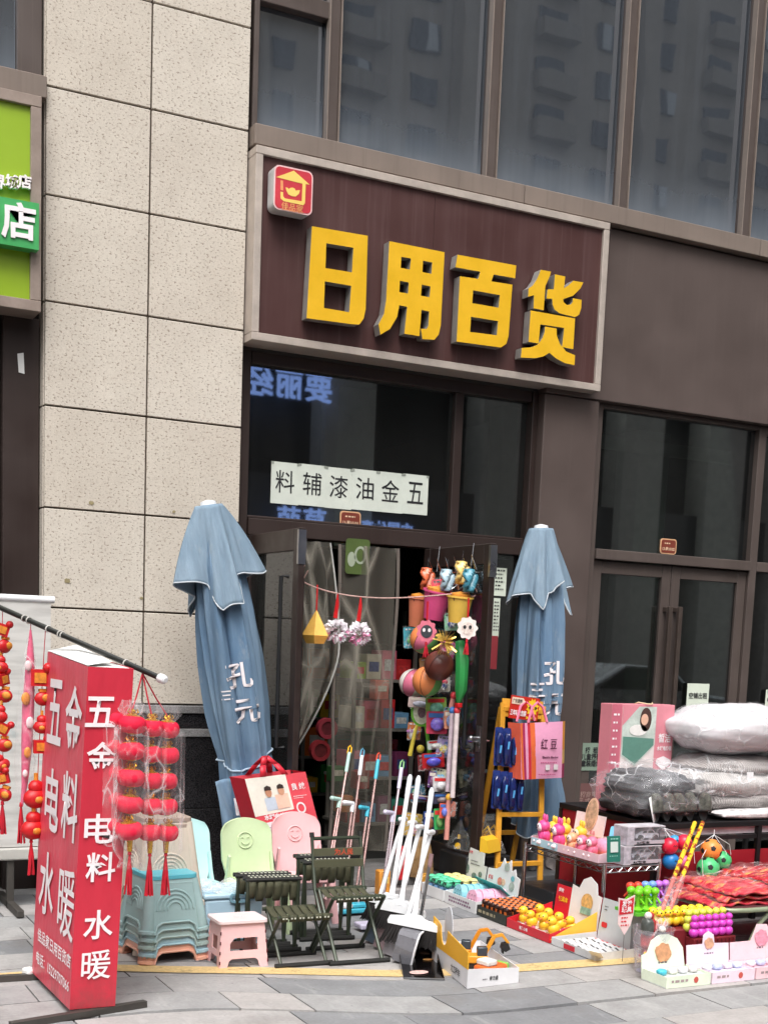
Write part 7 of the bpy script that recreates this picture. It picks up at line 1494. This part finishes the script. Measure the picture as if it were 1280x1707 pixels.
# folding bed frame with red packs
fb = thing('folding_bed', 'green tube folding bed frame carrying the red packs', 'bed', (3.5, -2.4, 0), world=True); GT = M('grey green tube', (150, 160, 132), .4, .2)
B().tube([(4.5, -2.74, .25), (3.19, -2.74, .25), (3.09, -2.72, .25), (3.045, -2.66, .25), (3.04, -2.5, .25), (3.04, -2.2, .25), (3.09, -2.1, .25), (4.5, -2.09, .25)], .0135, 10).obj('frame', GT, fb)
for x_, s_ in ((3.36, -1), (4.2, 1)): B().tube([(x_ + .02, -2.73, .245), (x_ + s_ * .05, -2.70, .15), (x_ + s_ * .09, -2.66, .0), (x_ + s_ * .09, -2.2, .0), (x_ + s_ * .05, -2.14, .15), (x_ + .02, -2.1, .245)], .012, 8).obj('leg', GT, fb)
B().bb(3.06, 4.5, -2.72, -2.11, .245, .252).obj('canvas', M('bed canvas', (86, 40, 44), .8), fb, smooth=False)
def mat_pack(nm, rgb, rgb2):
    t = NT(nm); n = t.noise(t.coord((3, 26, 6)), 1.6, 5, .65); n2 = t.noise(t.coord((8, 30, 10)), 1.2, 4); c = t.ramp(n, [(.34, lin(rgb)), (.52, lin(rgb2)), (.62, lin((226, 120, 110)))]); c = t.mix(t.ramp(n2, [(.56, (0,) * 3), (.66, (.8,) * 3)]), c, lin((226, 168, 84)))
    return t.done(t.bsdf(c, .3, 0, .5, 0, n, .6, .01))
RP = [mat_pack('red pack a', (176, 30, 50), (206, 60, 76)), mat_pack('red pack b', (190, 60, 70), (222, 110, 114)), mat_pack('red pack c', (160, 20, 40), (196, 44, 60)), mat_pack('red pack d', (200, 60, 60), (226, 130, 110))]
lays = (('bottom', .0), ('second', .035), ('third', .07), ('fourth', .105), ('top', .14))
for k in range(7):
    zz = .262 + (k // 2) * .030; x_ = 3.33 + .34 * (k % 2) + rng.uniform(-.03, .03) + (.07 * (k // 2)) + (.25 if k == 6 else 0); rot_ = rng.uniform(-.14, .14)
    o = thing('red_pack', f'flat {("crimson", "coral", "deep red", "orange red")[k % 4]} couplet pack, {lays[k // 2][0]} layer {("nearest the toys", "towards the edge of the photo")[k % 2]}', 'pack', (x_, -2.42 + rng.uniform(-.04, .04), zz), rz=rot_, group='red packs on the folding bed')
    r2 = random.Random(k); ph_ = r2.uniform(0, 6)
    B().grid(lambda u, v: ((u - .5) * .62, (v - .5) * .52 + .02 * math.sin(u * 9 + ph_), .016 * math.sin(math.pi * min(1, max(0, v)) ) + .006 * math.sin(u * 30 + v * 8 + ph_) + .004 * math.sin(v * 40 + u * 5) - (.012 if u < .05 else 0)), 36, 24).obj('pack', RP[k % 4], o, solid=.012)
    B().grid(lambda u, v: ((u - .5) * .64, (v - .5) * .54, .032 + .007 * math.sin(u * 26 + v * 14 + ph_) + .006 * math.sin(v * 31 - u * 11)), 30, 24).obj('clear_wrap', film('pack wrap', .05, (1, 1, 1), .08, 9, (246, 222, 222), .7, (.5, 2.2, 1)), o)
# crate with squeeze toys
cr = thing('toy_crate', 'maroon crate under the squeeze toys beside the folding bed', 'crate', (2.78, -2.74, 0), world=True); B().bb(2.58, 3.0, -2.80, -2.62, .0, .19).obj('body', M('maroon crate', (120, 34, 40), .5, var=.2, vs=10), cr, bevel=.006)
for k in range(10): B().bb(2.735 + k * .027, 2.745 + k * .027, -2.880, -2.874, .01, .145).obj('slat', M('crate slat', (96, 26, 32), .5), cr, smooth=False)
def squeeze(rgb, kind):
    b = B()
    if kind == 0: b.lathe([(.018, 0), (.022, .008), (.008, .018), (.008, .05), (.014, .06)], 10); b.ball((0, 0, .075), (.018, .018, .016), 10, 8, 0); b.tube([(0, -.008, .05), (0, -.024, .03)], .005, 5); b.tube([(0, .008, .05), (0, .024, .03)], .005, 5)
    elif kind == 1: b.ball((0, 0, .022), (.022, .022, .022), 10, 8); b.ball((-.004, 0, .052), (.019, .019, .018), 10, 8); b.ball((-.022, 0, .05), (.008, .009, .004), 6, 5, 1); b.ball((-.019, .008, .058), .0035, 5, 4, 2); b.ball((-.019, -.008, .058), .0035, 5, 4, 2)
    else: b.ball((0, 0, .018), (.02, .02, .02), 10, 8); b.ball((0, 0, .048), (.018, .018, .017), 10, 8); b.ball((0, 0, .074), (.015, .015, .014), 10, 8)
    return b.mesh('squeeze_toy', [M('squeeze %d %d %d' % rgb, rgb, .35, var=.06), M('duck beak', (226, 120, 40), .4), INK])
groups_ = [('lime green', (120, 206, 40), 0, [(2.52 + .055 * i, -2.64 + .06 * j) for j in range(2) for i in range(3)], .265), ('red', (214, 70, 50), 0, [(2.56 + .05 * i, -2.52) for i in range(2)], .275), ('pale blue', (120, 160, 226), 0, [(2.66 + .048 * i, -2.52) for i in range(2)], .275), ('violet', (190, 110, 214), 0, [(2.75 + .048 * i, -2.52) for i in range(2)], .275),
           ('yellow', (244, 210, 50), 1, [(2.60 + .052 * i, -2.73 + .06 * j) for j in range(2) for i in range(7)], .195), ('magenta', (214, 70, 190), 2, [(2.735 + .046 * i, -2.845) for i in range(6)], .155), ('lemon', (220, 230, 90), 2, [(2.735 + .046 * i, -2.795) for i in range(6)], .175)]
b = B(); b.bb(2.49, 2.67, -2.68, -2.49, .245, .262); b.obj('raised_board', M('lime board', (90, 180, 50), .5), cr, smooth=False); B().bb(2.672, 2.83, -2.56, -2.49, .191, .273).obj('raised_board', M('grey board', (130, 130, 134), .5), cr, smooth=False); B().bb(2.60, 2.66, -2.61, -2.50, .0, .244).obj('raised_board', M('grey board', (130, 130, 134), .5), cr, smooth=False)
B().bb(2.72, 3.0, -2.872, -2.802, .0, .153).obj('front_ledge', M('maroon crate', (120, 34, 40), .5), cr, bevel=.004, smooth=False)
for cn, rgb, kd, pts, zz in groups_:
    me = squeeze(rgb, kd)
    for k, (x_, y_) in enumerate(pts):
        o = link('squeeze_toy', me); o.location = (x_, y_, zz); o.rotation_euler = (0, 0, .8 + rng.uniform(-.3, .3)); o.scale = (1.35,) * 3
        n_ = {6: 3, 14: 7}.get(len(pts), 9) if kd != 2 else 9; rw = '' if len(pts) <= n_ else (' front row,' if k < n_ else ' rear row,')
        tag(o, f'{cn} squeeze toy on the maroon crate,{rw} {NTH[k % n_].replace("nearest", "first from")} its left end', 'toy', f'{cn} squeeze toys')
sd_ = thing('shield_sign', 'red and white shield shaped price card standing beside the lime green toys', 'sign', FY(1043, 1560, -2.63), world=True); c = FY(1043, 1525, -2.66); B().prism([[(-.052, .09), (0, .08), (.052, .10), (.05, .0), (.035, -.06), (.0, -.11), (-.045, -.05)]], c, UX, UZ, .004).obj('card', M('shield pale', (236, 210, 210), .5), sd_, smooth=False); B().prism([[(-.044, .08), (0, .07), (.044, .09), (.043, .005), (-.045, .0)]], c + V((0, -.003, 0)), UX, UZ, .001).obj('red_field', rh, sd_, smooth=False); text('发泄\n玩具', sd_, WHITEINK, c + V((0, -.005, .042)), UX, UZ, .032, .001, wide=.066); lines(sd_, RED, c + V((-.03, -.003, -.02)), UX, UZ, .05, 3, .02, .007)
B().cyl(c + V((0, .004, -.1)), V((c.x, c.y + .004, .0)), .002, n=6).obj('stick', M('grey wire', (130, 130, 134), .4, .5), sd_)
# clear bucket of wrapped toys
bk_ = thing('clear_bucket', 'clear plastic bucket of wrapped red toys in front of the maroon crate', 'bucket', (2.45, -2.87, 0), world=True); B().lathe([(.085, .003), (.105, .23), (.11, .23)], 24, (2.45, -2.87, 0), cap=False).obj('wall', film('bucket film', .15, (1, 1, 1), .08, 10, (214, 208, 216), .5), bk_); B().lathe([(.002, .004), (.074, .004)], 20, (2.45, -2.87, 0), cap=False).obj('base', M('bucket base', (150, 150, 170), .4), bk_)
for k, (dx, dy, z_, rgb, lab) in enumerate(((-.03, -.03, .04, (176, 36, 52), 'crimson wrapped toy low in the clear bucket'), (.035, -.02, .045, (150, 120, 160), 'mauve wrapped toy low in the clear bucket'), (-.02, .02, .13, (196, 60, 60), 'red wrapped toy high in the clear bucket'), (.03, -.03, .14, (60, 56, 58), 'black wrapped toy high in the clear bucket'), (0, .03, .20, (206, 44, 60), 'red cap topped toy standing out of the clear bucket'), (-.04, .0, .21, (84, 88, 84), 'grey toy standing out of the clear bucket'))):
    o = thing('wrapped_toy', lab, 'toy', (2.45 + dx, -2.87 + dy, z_), rz=k, group='wrapped toys in the clear bucket'); cushion(o, 'body', (0, 0, .03), (.035, .03, .045), M('wrapped %d' % k, rgb, .35, var=.35, vs=30), 18, 12, .8, .05, k); B().ball((.0, 0, .085), .02, 8, 6).obj('head', M('wrapped head %d' % (k % 2), (230, 222, 216) if k % 2 else rgb, .4), o)
# three small pastel boxes in front
def small_box(name, label, x0, x1, cols_, hsh, fig):
    o = thing('pastel_box', label, 'display box', ((x0 + x1) / 2, -3.1, 0), world=True, group='pastel display boxes at the kerb'); y0, y1 = -3.175, -2.99; mo = M('pastel %s' % name, cols_[0], .5, var=.08, vs=10); mi_ = M('pastel in %s' % name, cols_[1], .5, var=.15, vs=20)
    B().bb(x0, x1, y0, y1, .003, .008).obj('floor_card', mi_, o, smooth=False); B().bb(x0, x1, y0 - .003, y0, .003, .062).obj('front', mo, o, smooth=False)
    for x_ in (x0, x1 - .003): B().bb(x_, x_ + .003, y0 + .001, y1, .003, .060).obj('side', mo, o, smooth=False)
    B().bb(x0 + .005, x1 - .005, y0 + .004, y1 - .002, .045, .05).obj('goods_insert', mi_, o, smooth=False)
    W_ = x1 - x0; v_ = V((0, .12, 1)).normalized(); B().prism([[(a * W_, c) for a, c in hsh]], (x0, y1, .003), UX, v_, .004).obj('header', mo, o, smooth=False)
    p = V((x0 + W_ * fig[0], y1, 0)) + v_ * fig[1] + V((0, -.006, 0)); B().prism([[(q[0] * (1 + .12 * math.sin(5 * i)), q[1] * (1 + .1 * math.cos(4 * i))) for i, q in enumerate(oval(fig[2], fig[2] * .95, 20))]], p, UX, v_, .001).obj('print_figure', M('fig %s' % name, fig[3], .5, var=.3, vs=40), o, smooth=False)
    lines(o, M('pastel ink', (120, 110, 120), .6), p + V((-.03, -.002, -.055)), UX, v_, .06, 1, .02, .008)
    lines(o, M('pastel ink2', (170, 150, 150), .6), (x0 + .03, y0 - .005, .03), UX, UZ, W_ * .4, 1, .02, .012); B().prism([oval(.014, .016, 12)], (x0 + .045 + W_ * .5, y0 - .005, .034), UX, UZ, .001).obj('print_mark', M('mark red', (206, 90, 80), .5), o, smooth=False)
    return o, mi_
small_box('mint', 'pale green display box with rounded header at the front corner of the stall', 2.30, 2.575, ((226, 236, 214), (214, 222, 216)), [(0, 0), (1, 0), (.95, .14), (.82, .19), (.62, .215), (.40, .215), (.22, .19), (.12, .13), (0, .12)], (.48, .13, .05, (206, 150, 110)))
small_box('pink', 'pale pink display box with hedgehog shaped header between the two pastel boxes', 2.585, 2.86, ((238, 216, 228), (220, 212, 228)), [(0, 0), (1, 0), (1, .145), (.66, .15), (.64, .195), (.52, .215), (.40, .195), (.38, .15), (0, .15)], (.52, .155, .03, (214, 160, 130)))
small_box('rose', 'rose pink display box cut by the right edge of the photo', 2.87, 3.15, ((240, 202, 208), (232, 190, 200)), [(0, 0), (1, 0), (1, .17), (.9, .225), (.66, .23), (.55, .17), (.5, .145), (0, .145)], (.75, .16, .045, (232, 150, 170)))
for k in range(12):
    bx_ = k // 4; x_ = (2.33, 2.615, 2.90)[bx_] + (k % 4) * .065; rgb = [(80, 190, 210), (230, 226, 214), (226, 222, 230), (222, 214, 214)][k % 4] if bx_ == 0 else [(232, 226, 236), (190, 200, 230), (236, 220, 230), (206, 214, 236)][k % 4]
    o = thing('mochi_toy', f'{("bright teal", "cream", "pale lilac", "pale grey")[k % 4] if bx_ == 0 else ("white", "pale blue", "pale rose", "ice blue")[k % 4]} soft toy in the {("pale green", "pale pink", "rose pink")[bx_]} display box', 'toy', (x_, -3.10, .052), group='soft toys in the pastel boxes'); cushion(o, 'body', (0, 0, .014), (.026, .024, .016), M('mochi %d %d' % (rgb[0], rgb[2]), rgb, .4), 16, 10, .8, .04, k)

# ================================================================== YELLOW STAND WITH BLUE PACKS, PRICE SIGN, PINK BAG
ys = thing('display_stand', 'yellow wooden folding display stand beside the upright parasol', 'stand', (3.0, -.7, 0), world=True); YW = M('yellow wood', (214, 152, 46), .5, var=.12, vs=10)
def slat(a, c, w_=.035, h_=.02, nm='slat'): B().bar(a, c, w_, h_, (0, 1, 0)).obj(nm, YW, ys, bevel=.002, seg=1, smooth=False)
a1, a2 = FY(838, 1172, -.72), FY(905, 1178, -.72); f1, f2 = V((2.80, -.95, 0)), V((3.10, -.95, 0))
f1 = FZ(795, 1478) ; f1 = V((2.745, -.90, 0)); f2 = V((3.085, -.90, 0))
slat(f1, a1, nm='leg'); slat(f2, a2, nm='leg'); slat(V((2.83, -.45, .056)), a1 + V((.01, .03, -.03)), nm='rear_leg'); slat(V((3.13, -.45, .056)), a2 + V((.01, .03, -.03)), nm='rear_leg')
for t_ in (.16, .42, .68, .97): slat(f1.lerp(a1, t_), f2.lerp(a2, t_), .03, .03, 'rung')
slat(V((2.83, -.45, .056)).lerp(a1, .25), V((3.13, -.45, .056)).lerp(a2, .25), .03, .03, 'rung')
B().quad(f1.lerp(a1, .93), f2.lerp(a2, .93), a2 + V((0, .01, .03)), a1 + V((0, .01, .03))).obj('head_board', YW, ys, solid=.012, smooth=False)
ps_ = thing('price_sign', 'red price sign with yellow starburst on the yellow stand', 'sign', FY(873, 1205, -.78), world=True); c = FY(874, 1181, -.80); su_ = (FY(902, 1184, -.8) - FY(850, 1158, -.8)); pu = V((1, 0, -.10)).normalized(); pv = V((.10, 0, 1)).normalized()
B().prism([[(-.112, -.075), (.112, -.075), (.112, .075), (-.112, .075)]], c, pu, pv, .006).obj('board', M('price red', (196, 44, 30), .45, var=.08), ps_, smooth=False)
B().prism([[(-.105, .02), (-.02, .02), (.0, .042), (-.02, .064), (-.105, .064)]], c + V((0, -.003, 0)), pu, pv, .001).obj('arrow_panel', M('price pale', (240, 214, 190), .5), ps_, smooth=False)
B().prism([[((.05 if k % 2 else .036) * math.cos(k * math.pi / 12), (.062 if k % 2 else .046) * math.sin(k * math.pi / 12)) for k in range(24)]], c + pu * .06 + pv * .01 + V((0, -.003, 0)), pu, pv, .001).obj('starburst', YELLOW, ps_, smooth=False)
text('49.9', ps_, INK, c + pu * .06 + pv * .008 + V((0, -.006, 0)), pu, pv, .03, .001, wide=.066); text('广价直销', ps_, INK, c + pu * -.064 + pv * .042 + V((0, -.006, 0)), pu, pv, .026, .0006, wide=.072); text('三年新款包换', ps_, WHITEINK, c + pu * -.045 + pv * -.035 + V((0, -.004, 0)), pu, pv, .032, .001, wide=.125, tall=.04)
B().prism([[(.02, -.066), (.10, -.066), (.10, -.052), (.02, -.052)]], c + V((0, -.003, 0)), pu, pv, .001).obj('yellow_strip', YELLOW, ps_, smooth=False)
NAVY = M('navy blister', (26, 40, 96), .2, var=.4, vs=22, coat=.5)
for r_ in range(2):
    for k in range(4):
        c = FY(832 + k * 13 - r_ * 4, 1245 + r_ * 72 + k * 1.5, -.86); o = thing('razor_pack', f'dark blue blister pack on the yellow stand, {("upper", "lower")[r_]} row, {("first", "second", "third", "fourth")[k]} from the door', 'pack', c - V((0, 0, .12)), rot=(0, 0, -.1), group='blue blister packs on the stand')
        B().prism([rrect(.056, .25, .008, 2)], (0, .012, .12), UX, UZ, .003).obj('card', M('blister card', (40, 60, 130), .3, var=.3, vs=20), o, smooth=False); cushion(o, 'blister', (0, 0, .11), (.024, .02, .10), NAVY, 16, 14, .6, .04, k + 5 * r_); B().prism([[(-.008, -.02), (.004, -.02), (.01, .03), (-.004, .03)]], (0, -.024, .10 + .03 * (k % 2)), UX, UZ, .001).obj('flash', M('flash blue', (90, 170, 226), .4), o, smooth=False)
pbg = thing('blanket_bag_pink', 'pink striped electric blanket bag hanging on the upright parasol', 'bag', FY(905, 1300, -.9), world=True); PB = M('bag pink', (226, 158, 190), .5, var=.08, vs=6)
A, Bq, Cq, D = (FY(x, yy, -.92) for x, yy in ((867, 1206), (938, 1203), (936, 1297), (869, 1300))); dp_ = V((-.03, .10, 0))
f = lambda s, t, o=.0015: A.lerp(Bq, s).lerp(D.lerp(Cq, s), t) + V((0, -o, 0))
B().grid(lambda u, v: f(u, v, .014 * math.sin(math.pi * u) * math.sin(math.pi * v)), 12, 12).obj('front', PB, pbg)
for s0, s1, rgb, nm in ((-.001, .05, (226, 110, 60), 'stripe'), (.05, .10, (170, 40, 90), 'stripe'), (.16, .22, (204, 44, 70), 'stripe'), (.22, .33, (240, 160, 60), 'stripe')): B().grid(lambda u, v: f(s0 + (s1 - s0) * u + .02 * v * v, v, .003 + .014 * math.sin(math.pi * s0) * math.sin(math.pi * v)), 2, 10).obj(nm, M('bag stripe %d' % rgb[2], rgb, .5), pbg)
b = B(); b.quad(A, A + dp_, D + dp_, D); b.obj('gusset', M('bag orange gusset', (222, 96, 70), .5), pbg, smooth=False)
for k, rgb in enumerate(((240, 160, 60), (206, 50, 60), (236, 190, 110), (170, 40, 90))): a_, c_ = Bq.lerp(Cq, k / 4), Bq.lerp(Cq, (k + 1) / 4); B().quad(a_, c_, c_ + V((.045, .04, 0)), a_ + V((.045, .04, 0))).obj('side_patch', M('patch %d' % rgb[2], rgb, .5), pbg, smooth=False)
text('红 豆', pbg, M('bag print plum', (84, 30, 60), .5), f(.64, .38, .018), UX, UZ, .075, .0006, wide=.125); text('Electric Blanket', pbg, M('bag print plum', (84, 30, 60), .5), f(.68, .62, .016), UX, UZ, .02, .0006, wide=.125); lines(pbg, M('bag print rose', (180, 80, 120), .5), f(.45, .72, .015), UX, UZ, .15, 1, .02, .007); lines(pbg, M('bag print rose', (180, 80, 120), .5), f(.40, .93, .010), UX, UZ, .16, 1, .02, .007)
for s_ in (.62, .82): B().prism([rrect(.034, .036, .005)], f(s_, .80, .014), UX, UZ, .001).obj('label_square', M('bag label', (222, 214, 216), .5), pbg, smooth=False)
for sx in (0, 1): h0, h1 = f(.18 + .02 * sx, 0) + dp_ * sx, f(.62, 0) + dp_ * sx; mdp = (h0 + h1) / 2 + V((.01, .03, .13)); B().tube([h0, h0.lerp(mdp, .6) + V((-.012, 0, .02)), mdp, h1.lerp(mdp, .6) + V((.012, 0, .02)), h1], .009, 6).obj('handle', M('bag handle', (232, 120, 150), .5), pbg)
